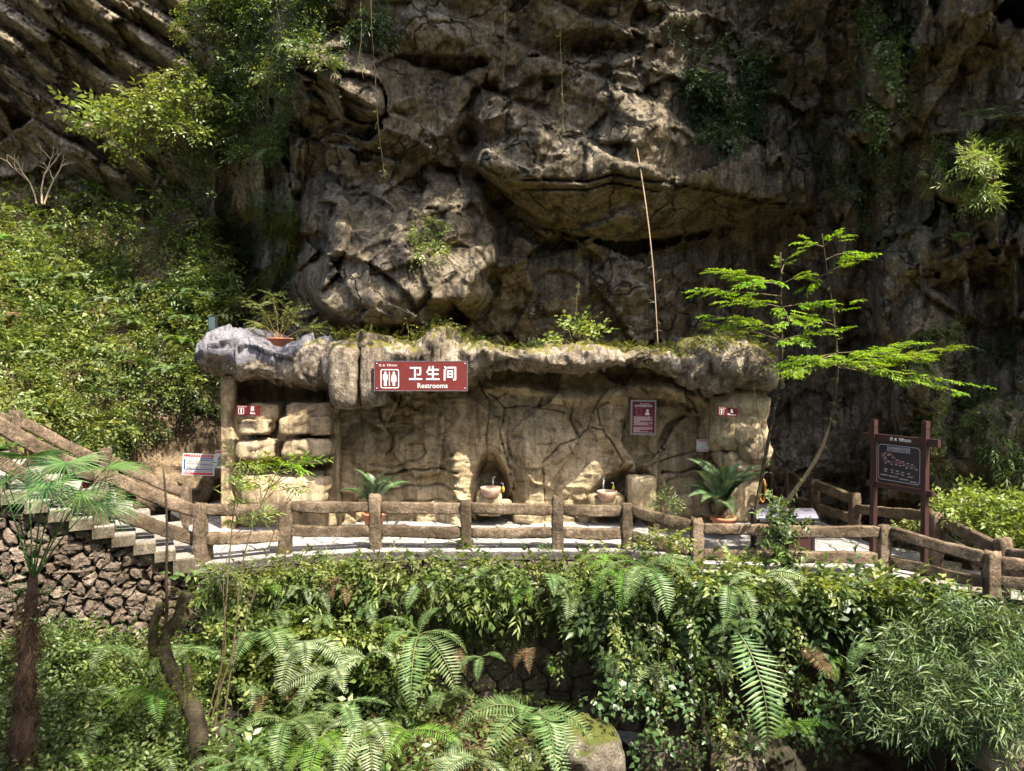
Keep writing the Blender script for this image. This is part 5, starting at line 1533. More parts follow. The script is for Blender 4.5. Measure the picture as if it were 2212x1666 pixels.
# --- left hillside
AH = [(60, 440, 'near the bare branched shrub'), (40, 560, 'at the upper left picture edge'), (20, 720, 'at the left picture edge'), (40, 900, 'above the top stair rail'), (180, 480, 'under the bright ridge bushes'), (180, 640, 'in the middle of the hillside'), (170, 800, 'halfway down the hillside'), (190, 950, 'low above the stair rail'),
      (330, 420, 'beside the dark hollow'), (330, 560, 'under the dark hollow'), (320, 700, 'right of the hillside middle'), (300, 830, 'above the bare rock foot'), (440, 660, 'near the roof flood light'), (440, 780, 'beside the grey roof corner')]
HP = [(-150, 395), (60, 405), (150, 420), (250, 380), (330, 330), (440, 330), (520, 640), (500, 700), (475, 760), (470, 830), (340, 870), (250, 960), (160, 1010), (60, 960), (-150, 930)]
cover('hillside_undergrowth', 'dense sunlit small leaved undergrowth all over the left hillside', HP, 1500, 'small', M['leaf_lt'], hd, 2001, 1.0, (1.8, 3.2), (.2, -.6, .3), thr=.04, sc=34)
cover('hillside_undergrowth', 'broad leaved undergrowth mixed over the left hillside', HP, 900, 'broad', M['leaf'], hd, 2003, 1.0, (1.3, 2.4), (.2, -.6, .2), thr=.02, sc=34)
cover('dry_litter', 'brown dead leaves and stalks between the hillside plants', HP, 700, 'lance', M['dry'], hd, 2005, .4, (.8, 1.4), (0, -.5, -.3), thr=-.1)
bushes(HP, 84, ['small_lt', 'broad_lt', 'small'], hd, (.4, .85), 2101, 'shrub', 'shrubs on the left hillside', AH, .25, .45)
bushes([(0, 560), (430, 600), (470, 800), (300, 860), (0, 900)], 34, ['broad', 'lance', 'heart'], hd, (.35, .65), 2151, 'plant', 'leafy plants low on the left hillside', AH, .3, .5)
cover('hanging_creepers', 'trailing creepers hanging down the rock foot of the hillside', [(150, 930), (260, 870), (470, 820), (478, 900), (330, 940), (200, 1020)], 420, 'small', M['leaf'], hd, 2011, .25, (1.4, 2.2), (0, -.5, -.7), thr=-.05)
items = []
for k, (vx, vy, L, t) in enumerate(((55, 610, .9, 'g'), (170, 600, .85, 'p'), (60, 770, .8, 'p'), (110, 665, .7, 'g'), (360, 800, .9, 'g'), (395, 740, .8, 'b'), (165, 395, .9, 'g'), (220, 360, .8, 'b'), (30, 690, .75, 'd'),
                                   (290, 700, .8, 'g'), (240, 650, .7, 'p'), (430, 640, .8, 'g'), (120, 500, .8, 'g'), (320, 620, .7, 'g'), (210, 760, .8, 'g'), (20, 520, .8, 'b'), (400, 690, .7, 'g'))):
    o = fern(vx, vy, hd(vx, vy) - .6, L * 1.1, 'x', rosette(6, 'arch', -200, 20, rr), t, 'ferns on the left hillside', k)
    items.append((o, {'g': 'green', 'p': 'pale', 'b': 'bright', 'd': 'brown withered'}[t] + ' fern ' + nearest(AH, vx, vy), vx, vy))
tell_apart(items)
# mixed kinds and bare stalks, so that no patch is of one leaf
cover('hillside_undergrowth', 'large heart shaped leaves scattered through the left hillside', HP, 420, 'heart', M['leaf_lt'], hd, 2007, 1.1, (1.6, 2.8), (.1, -.6, .3), thr=.0, sc=50)
cover('hillside_undergrowth', 'long narrow leaves sticking out of the left hillside growth', HP, 420, 'lance', M['leaf'], hd, 2008, 1.1, (1.4, 2.4), (.1, -.6, .3), thr=.0, sc=50)
def stalks(name, label, poly, n, dfn, seed, ln=(.3, .9), fwd=(0, -.4, .8), mat='stem', r=.006):
    q = pts_in(poly, n, seed); rg = np.random.default_rng(seed)
    pos = P(q[:, 0], q[:, 1], depth_of(dfn, q) - .1); mb = MB()
    for c in pos:
        v = np.array(fwd) + rg.normal(0, .5, 3); v /= np.linalg.norm(v); l = rg.uniform(*ln)
        mb.tube([c, c + v * l * .5 + rg.normal(0, .05, 3), c + v * l + [0, 0, -.15 * l]], [r, r * .8, r * .4], 4, 0, False)
    return tag(mb.build(name, M[mat]), label, 'stalks', kind='stuff')
stalks('bare_stalks', 'thin bare stalks among the hillside growth', HP, 260, hd, 2009)
stalks('dead_stalks', 'pale dead stalks among the hillside growth', HP, 120, hd, 2010, mat='palebark')
# bare shrub
base = P(88, 440, 24.2); root = tag(empty('bare_shrub', Vector(base)), 'leafless pale branched shrub against the dark left cliff', 'shrub')
def branchy(mb, p, v, ln, r, depth, rg, m=0, gn=.62, spread=.6, tips=None):
    q = p + v * ln + rg.normal(0, .06 * ln, 3)
    mid = (p + q) / 2 + rg.normal(0, .04 * ln, 3)
    mb.tube([p, mid, q], [r, r * .85, r * .65], 5, m, False)
    if depth == 0:
        if tips is not None: tips.append((q, v))
        return
    for k in range(rg.integers(2, 4)):
        w = v + rg.normal(0, spread, 3) * [1, .6, .7] + [0, 0, .1]; w /= np.linalg.norm(w)
        branchy(mb, q, w, ln * gn * rg.uniform(.8, 1.25), r * .62, depth - 1, rg, m, gn, spread, tips)
rg = np.random.default_rng(12)
for dx, ln in ((-.35, .7), (.1, .95), (.3, .8)):
    mb = MB(); branchy(mb, np.array([dx * .4, 0, 0]), np.array([dx, 0, 1.0]) / math.hypot(dx, 1), ln, .035, 3, rg); mb.build('branch', M['palebark'], root)
# --- plants on the ridge left of the buttress
cover('ridge_undergrowth', 'leafy growth hanging over the ridge left of the buttress', [(400, -60), (700, -60), (710, 120), (640, 190), (620, 330), (560, 400), (430, 420), (380, 330), (430, 250), (470, 120)], 2300, 'small', M['leaf'], cd, 2201, .8, (1.4, 2.2), (-.2, -.6, .1), thr=-.1, sc=40)
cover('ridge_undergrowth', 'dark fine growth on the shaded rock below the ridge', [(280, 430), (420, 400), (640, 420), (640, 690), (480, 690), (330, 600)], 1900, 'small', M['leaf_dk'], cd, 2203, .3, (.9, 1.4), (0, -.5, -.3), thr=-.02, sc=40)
cover('rock_moss', 'thick olive moss and hanging roots on the shaded rock', [(420, 470), (640, 430), (640, 560), (560, 620), (430, 620)], 1600, 'tiny', M['moss'], cd, 2205, .12, (1.2, 2.2), (0, -.4, -1), .4, thr=-.05, sc=40)
bushes([(190, 250), (330, 180), (430, 150), (430, 330), (300, 340), (240, 330)], 16, ['small_lt', 'broad_lt', 'heart'], lambda a, b: 21.2 + (430 - a) * .004, (.5, .85), 2221, 'bush', 'sunlit bushes on the left ridge', [(210, 280, 'at the left tip of the ridge growth'), (290, 200, 'topping the ridge growth before the far cliff'), (400, 180, 'on the ridge crest'), (380, 300, 'under the ridge crest'), (280, 320, 'at the foot of the ridge growth')], .1, .3)
bushes([(430, 20), (690, -20), (690, 130), (600, 230), (450, 330)], 22, ['small', 'broad', 'tinydark', 'small_lt'], cd, (.45, .8), 2231, 'shrub', 'shrubs on the ridge', [(500, 20, 'high on the upper ridge edge'), (640, 20, 'beside the upper slab'), (480, 160, 'on the ridge face'), (600, 150, 'near the bright leaved vine'), (470, 290, 'low on the ridge face'), (570, 260, 'above the hanging roots')], .3, .5)
for k, (vx, vy) in enumerate(((545, 215), (480, 330), (590, 330), (430, 250), (520, 120), (640, 100))):
    fern(vx, vy, cd(vx, vy) - .4, .8, 'drooping fern ' + ['below the bright leaved vine', 'lowest on the left of the ridge', 'above the hanging root columns', 'at the left side of the ridge growth', 'high on the ridge face', 'beside the upper rock slab'][k], rosette(5, 'hang', -170, -10, rr), 'g', 'ferns on the ridge', 40 + k)
# --- on the cliff face
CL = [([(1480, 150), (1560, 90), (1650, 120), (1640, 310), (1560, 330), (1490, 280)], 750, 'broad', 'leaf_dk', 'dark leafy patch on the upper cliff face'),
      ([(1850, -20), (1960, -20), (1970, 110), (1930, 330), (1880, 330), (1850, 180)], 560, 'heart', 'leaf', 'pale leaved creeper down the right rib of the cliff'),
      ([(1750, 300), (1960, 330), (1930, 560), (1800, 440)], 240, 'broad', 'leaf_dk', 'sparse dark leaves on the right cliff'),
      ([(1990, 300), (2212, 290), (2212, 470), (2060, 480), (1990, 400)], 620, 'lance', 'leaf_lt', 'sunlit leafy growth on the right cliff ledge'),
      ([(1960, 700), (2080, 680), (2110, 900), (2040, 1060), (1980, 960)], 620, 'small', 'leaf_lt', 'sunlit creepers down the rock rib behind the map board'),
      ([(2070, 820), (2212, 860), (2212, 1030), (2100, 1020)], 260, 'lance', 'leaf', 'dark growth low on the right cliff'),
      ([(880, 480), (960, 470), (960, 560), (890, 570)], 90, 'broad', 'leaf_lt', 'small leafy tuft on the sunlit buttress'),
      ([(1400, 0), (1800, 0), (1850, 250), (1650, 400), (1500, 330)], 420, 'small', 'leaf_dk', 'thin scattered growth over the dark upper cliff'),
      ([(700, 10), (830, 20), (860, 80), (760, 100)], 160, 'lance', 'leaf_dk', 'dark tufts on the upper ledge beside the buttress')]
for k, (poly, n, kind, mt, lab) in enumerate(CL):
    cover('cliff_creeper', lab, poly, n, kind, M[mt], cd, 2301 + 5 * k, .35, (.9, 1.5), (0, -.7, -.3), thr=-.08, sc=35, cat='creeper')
for k, (vx, vy, L, lab) in enumerate(((2060, 520, .75, 'pale drooping fern on the right cliff wall'), (1670, 205, .55, 'small light fern high on the dark cliff'), (2120, 250, .9, 'feathery frond plant at the right frame edge'), (2160, 260, .9, 'topmost feathery frond plant near the upper right corner'), (2030, 830, .6, 'fern tuft on the sunlit rock rib'), (2080, 760, .6, 'fern tuft beside the tree branch tips'))):
    fern(vx, vy, cd(vx, vy) - .4, L, lab, rosette(5, 'flat' if k in (2, 3) else 'arch', -180, 0, rr), 'p' if k else 'g', None, 90 + k)
for k, (vx, vy, r) in enumerate(((2060, 400, .5), (2130, 350, .5), (2180, 420, .55), (2000, 720, .35), (2150, 760, .4))):
    place('grass' if k < 2 else 'dark', vx, vy, cd(vx, vy) - .2, r, k, ['grassy tuft hanging on the right cliff ledge', 'second grassy tuft on the right cliff ledge', 'leafy bush at the right edge of the cliff ledge', 'small bush on the sunlit rock rib', 'round bush on the right cliff below the branch tips'][k], 'shrub')
# hanging vines
def vine(label, pts, d, seed, kind='heart', n=24, size=.55, mat='leaf_lt', r=.008):
    rg = np.random.default_rng(seed)
    xs = np.array(pts, float); t = np.linspace(0, 1, 40); tk = np.linspace(0, 1, len(xs))
    q = P(np.interp(t, tk, xs[:, 0]) + 3 * fbm(np.c_[t * 6, 0 * t, 0 * t + seed], 2, seed), np.interp(t, tk, xs[:, 1]), d)
    o0 = q[0].copy()
    root = tag(empty('vine', Vector(o0)), label, 'vine')
    mb = MB(); mb.tube(q - o0, r, 4, 0, False); mb.build('stem', M['stem'], root)
    if n:
        i = rg.integers(0, 40, n)
        f = rg.normal(0, .6, (n, 3)) + [0, -.5, -.3]
        V, F, T = strew(SPR[kind], q[i] - o0, f, rg.uniform(.6, 1.1, n) * size, seed + 1)
        mb = MB(); mb.add(V, F, 0, T); mb.build('foliage', [M[mat]], root, True, True)
vine('long vine with pale leaves hanging before the central cliff', [(1208, -30), (1212, 100), (1216, 290)], 17.2, 1, n=26)
vine('thin bare vine left of the long central vine', [(1090, -20), (1092, 100), (1088, 180)], 17.2, 2, n=3)
vine('twin rope vine hanging from the upper left overhang', [(780, -20), (782, 70), (775, 130), (786, 170)], 17.6, 3, n=8, mat='tree')
vine('long thin vine down to the sunlit buttress', [(800, 0), (815, 260), (830, 380)], 17.3, 4, n=9)
vine('bright leaved vine over the ridge bushes', [(595, 0), (608, 80), (602, 190), (618, 195)], 18.0, 5, n=14, mat='tree')
vine('vine hanging at the roof left of the sign', [(873, 590), (876, 680), (884, 730)], 18.0, 6, n=12)
vine('leafy vine down the corner rock of the women side', [(1628, 830), (1640, 900), (1655, 980), (1658, 1010)], 17.1, 7, n=16, size=.4)
vine('upright vine shoot above the roof plants', [(1240, 720), (1246, 660), (1248, 610)], 18.2, 8, n=14, size=.5)
# --- roof plants
rf_d = lambda a, b: 17.75
cover('roof_moss', 'olive moss and small plants along the roof edge', [(700, 716), (800, 712), (830, 728), (905, 728), (940, 700), (985, 712), (1030, 738), (1180, 752), (1300, 738), (1465, 752), (1530, 726), (1600, 722), (1660, 760), (1668, 785), (1560, 748), (1470, 775), (1300, 762), (1100, 768), (1000, 745), (950, 722), (880, 752), (760, 732)], 1500, 'tiny', M['moss'], rf_d, 2401, .5, (.8, 1.5), (0, -.4, .3), .6, cat='moss')
cover('roof_creeper', 'green creeper trailing over the right end of the roof', [(1480, 735), (1560, 722), (1640, 735), (1672, 780), (1664, 812), (1600, 772), (1500, 772), (1420, 790), (1400, 775)], 520, 'small', M['leaf_lt'], rf_d, 2403, .55, (.7, 1.1), (0, -.5, -.1), cat='creeper')
for k, (vx, vy, key, r, lab) in enumerate(((1240, 712, 'heart', .75, 'bright leafy plant growing on the middle of the roof'), (1100, 738, 'grass', 1.1, 'arching grassy tuft on the roof'), (1150, 745, 'tinydark', .35, 'dark leafy tuft on the roof beside the grass'),
                                           (940, 702, 'heart', .45, 'light green creeper clump on the roof mound'), (845, 730, 'heart', .18, 'tiny plant between the mossy roof lumps'), (1030, 742, 'small', .28, 'small plant left of the grassy roof tuft'), (1320, 738, 'grass', .7, 'small grass tuft at the right of the bright roof plant'), (985, 735, 'lance', .3, 'narrow leaved plant beside the roof mound'))):
    place(key, vx, vy + 6, 18.3, r, 50 + k, lab, 'plant', name='roof_plant')
fern(940, 700, 18.3, .45, 'slender frond plant rising above the roof mound', [(-90, 'up', 1.3), (20, 'up', 1.0), (180, 'up', .9), (-40, 'flat', .9)], 'g', None, 3, 'fern')
# pot with shrub on the roof
pt = tag(empty('planter', PV(604, 742, 18.3)), 'rust brown planter on the roof hollow', 'planter')
mb = MB(); mb.lathe([(0, -.1), (.26, -.1), (.32, .1), (.34, .1), (.34, .13), (.29, .13), (.27, .08), (0, .08)], seg=18); mb.build('pot', M['terracotta'], pt)
rp_ = tag(empty('potted_shrub', PV(604, 738, 18.3)), 'upright light green shrub with golden stems in the roof planter', 'shrub')
rg = np.random.default_rng(31)
for k, (dx, dy, dz) in enumerate(((-.55, 0, .95), (-.2, .1, 1.2), (.2, -.1, .9), (.5, 0, .8), (.9, .1, .35), (-.6, -.1, .5))):
    tips = np.array([dx, dy, dz]) * 1.0
    pts = np.array([[0, 0, 0], tips * .5 + [0, 0, .1], tips])
    mb = MB(); mb.tube(pts, [.016, .011, .005], 5, 1, False)
    n = 22; t = rg.uniform(.35, 1.05, n)[:, None]
    pos = pts[0] * (1 - t) ** 2 + 2 * t * (1 - t) * pts[1] + t * t * pts[2]
    V, F, T = strew(SPR['pinna'], pos, rg.normal(0, .7, (n, 3)) + [dx, 0, .2], rg.uniform(.9, 1.4, n), 300 + k)
    mb.add(V, F, 0, T); mb.build('branch', [M['leaf_lt'], plain_mat('golden_stem', (.20, .12, .04), .6)], rp_, True, True)
# --- cycads in pots
cyf = [frond_data(1, 40, .17, .95, -.45, 300 + k, M['cycad'], .026, .05 * (k - 1), .25, .35) for k in range(3)]
def cycad(label, potlabel, vx, base_vy, d, L, n, seed):
    c = PV(vx, base_vy, d)
    p = tag(empty('flower_pot', (c.x, c.y, c.z - .32)), potlabel, 'pot')
    mb = MB(); mb.lathe([(0, 0), (.19, 0), (.25, .27), (.29, .27), (.29, .34), (.25, .34), (.24, .29), (0, .29)], seg=22); mb.build('pot', M['terracotta'], p)
    mb = MB(); rg = np.random.default_rng(seed); m = 26
    pos = np.c_[rg.uniform(-.24, .24, m), rg.uniform(-.24, .24, m), np.full(m, .32)]
    V, F, T = strew(SPR['heart'], pos, rg.normal(0, .6, (m, 3)) + [0, 0, .5], rg.uniform(.35, .6, m), seed + 2); mb.add(V, F, 0, T); mb.build('ground_cover', [M['leaf_lt']], p, True, True)
    r = tag(empty('cycad', c), label, 'cycad')
    mb = MB(); mb.lathe([(0, -.05), (.10, -.05), (.11, .06), (.08, .14), (0, .15)], seg=12); mb.build('trunk', M['fibre'], r)
    rr = random.Random(seed)
    for k in range(n):
        o = link('frond', cyf[k % 3], r); s = L * rr.uniform(.85, 1.08); o.scale = (s,) * 3
        o.location = (0, 0, .1)
        o.rotation_euler = (rr.gauss(0, .15), -rr.uniform(-.1, .6) if k % 2 else -rr.uniform(.3, .85), 2 * math.pi * k / n + rr.gauss(0, .12))
cycad('small palm like cycad behind the fence near the left entrance', 'terracotta pot of the small cycad behind the fence', 808, 1108, 17.0, 1.15, 12, 5)
cycad('big glossy cycad under the women corner rock', 'terracotta pot of the big cycad', 1562, 1118, 16.7, 1.5, 20, 6)

# --- slender trees at the right
def trunk_pts(pts, d, n=26):
    xs = np.array(pts, float); tk = np.concatenate([[0], np.cumsum(np.hypot(*np.diff(xs, axis=0).T))]); tk /= tk[-1]
    t = np.linspace(0, 1, n)
    def sm(v):
        u = np.interp(t, tk, v)
        for _ in range(3): u[1:-1] = .5 * u[1:-1] + .25 * (u[:-2] + u[2:])
        return u
    return P(sm(xs[:, 0]), sm(xs[:, 1]), d + np.linspace(0, 0, n))
def layered_tree(label, pts, d, r0, r1, branches, seed):
    q = trunk_pts(pts, d); o0 = q[0].copy()
    root = tag(empty('slender_tree', Vector(o0)), label, 'tree')
    mb = MB(); mb.tube(q - o0, np.linspace(r0, r1, len(q)) * (1 + .15 * fbm(np.c_[np.arange(len(q)) * .6, np.zeros(len(q)), np.zeros(len(q))], 2, seed)), 8, 0); mb.build('trunk', M['bark'], root)
    rg = np.random.default_rng(seed)
    for bi, (sy, tx, ty, dd, nt) in enumerate(branches):
        k = np.argmin(np.abs(q[:, 2] - P(pts[0][0], sy, d)[2])); a = q[k]
        b = P(tx, ty, d + dd)
        m = (a + b) / 2 + [0, 0, .10 + rg.normal(0, .05)]
        t = np.linspace(0, 1, 14)[:, None]
        c = a * (1 - t) ** 2 + 2 * t * (1 - t) * m + t * t * b
        mb = MB(); ln = np.linalg.norm(b - a); mb.tube(c - o0, np.linspace(.016, .004, 14), 5, 1, False)
        n = int(nt * ln * 1.35)
        if n:
            tt = rg.uniform(.18, 1.0, n)[:, None]
            pos = a * (1 - tt) ** 2 + 2 * tt * (1 - tt) * m + tt * tt * b
            ax = (b - a) / ln
            sd = rg.choice([-1, 1], n)[:, None]
            f = ax * .75 + np.cross(ax, [0, 0, 1.0]) * sd * rg.uniform(.3, 1.2, (n, 1)) + np.c_[np.zeros((n, 2)), rg.normal(.05, .12, n)]
            pos = pos + f * rg.uniform(0, .16, (n, 1)) + np.c_[np.zeros((n, 2)), rg.normal(0, .025, n)]
            V, F, T = strew(TREE_SPR, pos - o0, f, rg.uniform(.85, 1.3, n), seed + 50 + bi, roll=.22)
            mb.add(V, F, 0, T)
        mb.build('branch', [M['tree'], M['stem']], root, True, True)
    n = 40; i = rg.integers(2, len(q) - 2, n)
    V, F, T = strew(SPR['tiny'], q[i] - o0, rg.normal(0, 1, (n, 3)), rg.uniform(.5, .9, n), seed + 99)
    mb = MB(); mb.add(V, F, 0, T); mb.build('clinging_leaves', [M['leaf_lt']], root, True, True)
TREE_SPR = [spray(6, .105, .046, 170 + k, .30, 58, True, .15, pairs=True, flat=.10) for k in range(4)]
layered_tree('slender mossy tree with flat leaf layers beside the women entrance', [(1626, 1135), (1640, 1060), (1660, 950), (1690, 800), (1688, 680), (1686, 545)], 16.3, .05, .014,
    [(610, 1552, 588, -.4, 17), (600, 1700, 560, .3, 10), (612, 1740, 596, -.3, 15), (650, 1512, 628, .2, 10), (655, 1580, 655, -.7, 13), (660, 1785, 655, -.2, 12), (668, 1705, 700, -.8, 12), (680, 1770, 690, .5, 8),
     (722, 1532, 683, .1, 10), (730, 1600, 700, -.6, 15), (725, 1545, 706, .5, 9), (728, 1800, 716, -.3, 13), (735, 1720, 742, -.9, 9), (612, 1620, 620, -.9, 10)], 71)
layered_tree('leaning mossy tree with wide bright lower branches by the passage', [(1672, 1190), (1690, 1085), (1740, 1035), (1775, 975), (1795, 910), (1810, 830), (1808, 740), (1795, 640), (1782, 560), (1776, 505)], 16.0, .058, .012,
    [(520, 1728, 524, .1, 11), (520, 1812, 510, -.4, 11), (560, 1860, 556, .0, 12), (590, 1860, 560, -.5, 10), (600, 1740, 628, .4, 6), (690, 1822, 660, -.2, 9), (700, 1745, 705, -.4, 7),
     (770, 1690, 790, -.2, 16), (775, 1708, 808, -.8, 15), (778, 1830, 770, -1.0, 13), (775, 1920, 765, -.5, 16), (778, 2050, 752, .1, 14), (780, 2000, 775, -.4, 15), (790, 1900, 800, -.9, 11), (780, 2120, 835, .4, 4), (785, 2062, 845, .1, 5), (780, 1970, 740, .5, 9), (790, 1745, 782, -.6, 13)], 72)
# --- climbing broad leaved plant before the litter bin
pl = tag(empty('climbing_plant', PV(1694, 1245, 14.6)), 'tall broad leaved plant growing up in front of the litter bin', 'plant')
rg = np.random.default_rng(8)
for k in range(5):
    tip = np.array([rg.normal(0, .26), rg.normal(0, .15), rg.uniform(1.2, 2.0)])
    pts = np.array([[rg.normal(0, .05), 0, -.6], tip * [.5, .5, .4], tip])
    mb = MB(); mb.tube(pts, [.018, .013, .006], 5, 1, False)
    n = 24; t = rg.uniform(.2, 1, n)[:, None] ** .8
    pos = pts[0] * (1 - t) ** 2 + 2 * t * (1 - t) * pts[1] + t * t * pts[2]
    f = rg.normal(0, 1, (n, 3)) * [1, .8, .2]
    V, F, T = strew(SPR['whorl'], pos + f * .07, f, (2.2 - 1.1 * t[:, 0]) * rg.uniform(.8, 1.1, n), 880 + k)
    mb.add(V, F, 0, T); mb.build('stem', [M['leaf_dk'] if k % 2 else M['leaf'], M['stem']], pl, True, True)
for k, (vx, vy, d, r, lab) in enumerate(((1440, 1095, 15.0, .32, 'drooping fingered plant standing before the bent rail'), (1430, 1165, 14.8, .42, 'leafy plant below the bent rail'), (1600, 1225, 14.6, .4, 'light leafy shrub below the platform fence'))):
    place('lance' if k == 0 else 'broad_lt', vx, vy, d, r, 5 + k, lab, 'plant', name='leafy_plant')
# --- bush at right behind the fence
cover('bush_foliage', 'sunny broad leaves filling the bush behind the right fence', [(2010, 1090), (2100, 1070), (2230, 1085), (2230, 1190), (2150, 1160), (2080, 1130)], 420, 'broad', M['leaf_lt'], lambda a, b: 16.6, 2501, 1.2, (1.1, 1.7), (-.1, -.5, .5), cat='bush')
for k, (vx, vy, d, r) in enumerate(((2070, 1115, 16.9, .6), (2150, 1125, 16.6, .7), (2215, 1130, 16.3, .7), (1990, 1140, 16.6, .35), (1950, 1150, 16.9, .35))):
    place('broad_lt', vx, vy, d, r, 30 + k, 'sunlit broad leaved bush behind the right fence, ' + ['under the passage side rails', 'in the middle', 'at the picture edge', 'between the map board posts on the right', 'between the map board posts on the left'][k], 'bush', 'bushes behind the right fence', name='bush')

# --- growth over the retaining wall
WP = [(440, 1242), (620, 1220), (820, 1212), (1010, 1210), (1360, 1214), (1500, 1236), (1500, 1330), (1350, 1350), (1180, 1330), (1000, 1310), (820, 1290), (640, 1310), (450, 1330)]
cover('wall_creeper', 'mixed green creepers hanging over the top of the retaining wall', WP, 520, 'broad', M['leaf'], wd, 2601, .6, (1.4, 2.4), (0, -.7, -.2), thr=.06, sc=30, cat='creeper')
cover('wall_creeper', 'small bright leaves along the kerb of the fenced path', [(440, 1236), (620, 1210), (820, 1203), (1360, 1206), (1420, 1222), (1360, 1260), (820, 1250), (450, 1280)], 380, 'small', M['leaf_lt'], wd, 2603, .6, (1.5, 2.6), (0, -.6, .1), thr=.02, sc=30, cat='creeper')
cover('wall_creeper', 'thin creepers trailing down the dark block wall', [(440, 1300), (1500, 1300), (1480, 1420), (1250, 1450), (1100, 1400), (950, 1370), (450, 1400)], 900, 'small', M['leaf'], wd, 2605, .3, (.8, 1.3), (0, -.5, -.6), thr=.02, sc=45, cat='creeper')
cover('wall_creeper', 'narrow leaved sprays mixed over the retaining wall', WP, 260, 'lance', M['leaf_lt'], wd, 2607, .8, (1.2, 2.0), (0, -.8, .0), thr=-.05, sc=40, cat='creeper')
cover('wall_creeper', 'large round leaves mixed over the retaining wall', WP, 200, 'heart', M['leaf'], wd, 2608, .8, (1.5, 2.5), (0, -.8, -.1), thr=-.05, sc=40, cat='creeper')
stalks('hanging_roots', 'thin roots and runners hanging down the block wall', [(440, 1260), (1500, 1260), (1480, 1400), (450, 1400)], 170, wd, 2609, (.3, .9), (0, -.25, -1), 'stem', .005)
stalks('hanging_roots', 'runners hanging before the dark right bank', [(1300, 1330), (1950, 1330), (1900, 1560), (1300, 1560)], 120, lambda a, b: fenced(a) - .6, 2610, (.3, 1.0), (0, -.15, -1), 'stem', .005)
RP = [(1230, 1240), (1500, 1225), (1910, 1250), (2060, 1260), (1990, 1390), (1830, 1370), (1760, 1410), (1650, 1360), (1500, 1390), (1430, 1450), (1330, 1440), (1240, 1360)]
rdn = lambda a, b: min(fenced(a), bd(a, b) if a > 1440 else 99) - .1
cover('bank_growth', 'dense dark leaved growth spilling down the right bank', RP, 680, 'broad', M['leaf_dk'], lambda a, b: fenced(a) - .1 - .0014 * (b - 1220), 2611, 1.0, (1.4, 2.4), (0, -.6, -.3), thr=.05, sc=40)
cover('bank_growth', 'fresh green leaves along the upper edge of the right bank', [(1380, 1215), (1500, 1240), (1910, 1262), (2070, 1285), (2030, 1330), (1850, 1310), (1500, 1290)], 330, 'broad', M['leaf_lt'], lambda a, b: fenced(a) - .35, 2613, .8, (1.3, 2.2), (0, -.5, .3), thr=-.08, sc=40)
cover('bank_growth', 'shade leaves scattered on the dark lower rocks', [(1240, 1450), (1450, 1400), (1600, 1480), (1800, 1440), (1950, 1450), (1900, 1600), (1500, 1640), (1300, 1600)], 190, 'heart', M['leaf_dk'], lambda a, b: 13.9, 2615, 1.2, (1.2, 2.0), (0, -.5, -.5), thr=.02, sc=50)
# --- lower left and middle growth
LP = [(-60, 1385), (150, 1370), (330, 1380), (450, 1400), (480, 1720), (-60, 1720)]
cover('slope_undergrowth', 'bright fine undergrowth on the slope below the stone wall', LP, 1000, 'small', M['leaf'], slope_d, 2701, 1.0, (1.5, 2.6), (0, -.4, .7), thr=-.1, sc=40)
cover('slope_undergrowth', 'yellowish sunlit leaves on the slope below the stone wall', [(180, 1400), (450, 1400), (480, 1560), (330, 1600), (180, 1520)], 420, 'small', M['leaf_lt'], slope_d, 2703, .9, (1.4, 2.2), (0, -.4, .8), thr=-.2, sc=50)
MP = [(450, 1340), (640, 1350), (860, 1370), (960, 1440), (930, 1560), (960, 1720), (450, 1720)]
cover('slope_undergrowth', 'tangled leaves between the ferns at the wall foot', MP, 520, 'broad', M['leaf'], slope_d, 2705, 1.0, (1.3, 2.2), (0, -.5, .5), thr=-.2, sc=50)
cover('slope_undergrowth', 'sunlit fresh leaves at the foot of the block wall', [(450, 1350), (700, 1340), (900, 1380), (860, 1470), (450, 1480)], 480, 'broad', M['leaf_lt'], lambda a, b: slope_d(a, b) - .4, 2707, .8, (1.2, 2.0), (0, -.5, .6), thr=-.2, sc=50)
cover('dead_fronds', 'pale dead fronds and straw on the lower slope', [(820, 1560), (1100, 1560), (1080, 1700), (800, 1700)], 200, 'lance', M['dry'], slope_d, 2709, .4, (1.0, 1.8), (0, -.5, .0), cat='plant litter')
bushes(LP, 34, ['small', 'small_lt', 'lance', 'small'], lambda a, b: slope_d(a, b) - .1, (.35, .6), 2711, 'bush', 'bushes on the lower left slope', [(40, 1430, 'behind the palm trunk'), (150, 1450, 'right of the palm trunk'), (260, 1430, 'at the stone wall foot'), (340, 1470, 'beside the forked stump limbs'), (60, 1580, 'at the bottom left corner'), (190, 1600, 'between palm and stump'), (300, 1600, 'left of the stump foot'), (430, 1560, 'around the stump'), (200, 1680, 'along the bottom edge left of the stump'), (440, 1680, 'along the bottom edge by the stump')], .2, .2)
bushes([(470, 1380), (900, 1400), (900, 1660), (470, 1660)], 16, ['broad', 'lance', 'broad_lt'], lambda a, b: slope_d(a, b) - .1, (.35, .55), 2731, 'plant', 'leafy plants among the ferns', [(520, 1440, 'near the thin sapling stems'), (640, 1440, 'under the pale broad fern'), (760, 1420, 'left of the tall hanging fern'), (880, 1430, 'under the tall hanging fern'), (530, 1580, 'right of the stump'), (660, 1600, 'below the silvery ferns'), (820, 1620, 'low in the shaded gap')], .1, .2)
cover('slope_undergrowth', 'shaded leaves around the largest fern clump', [(930, 1520), (1100, 1490), (1260, 1520), (1250, 1700), (930, 1700)], 330, 'broad', M['leaf'], slope_d, 2741, .7, (1.1, 1.9), (0, -.5, .5), thr=-.15, sc=50)
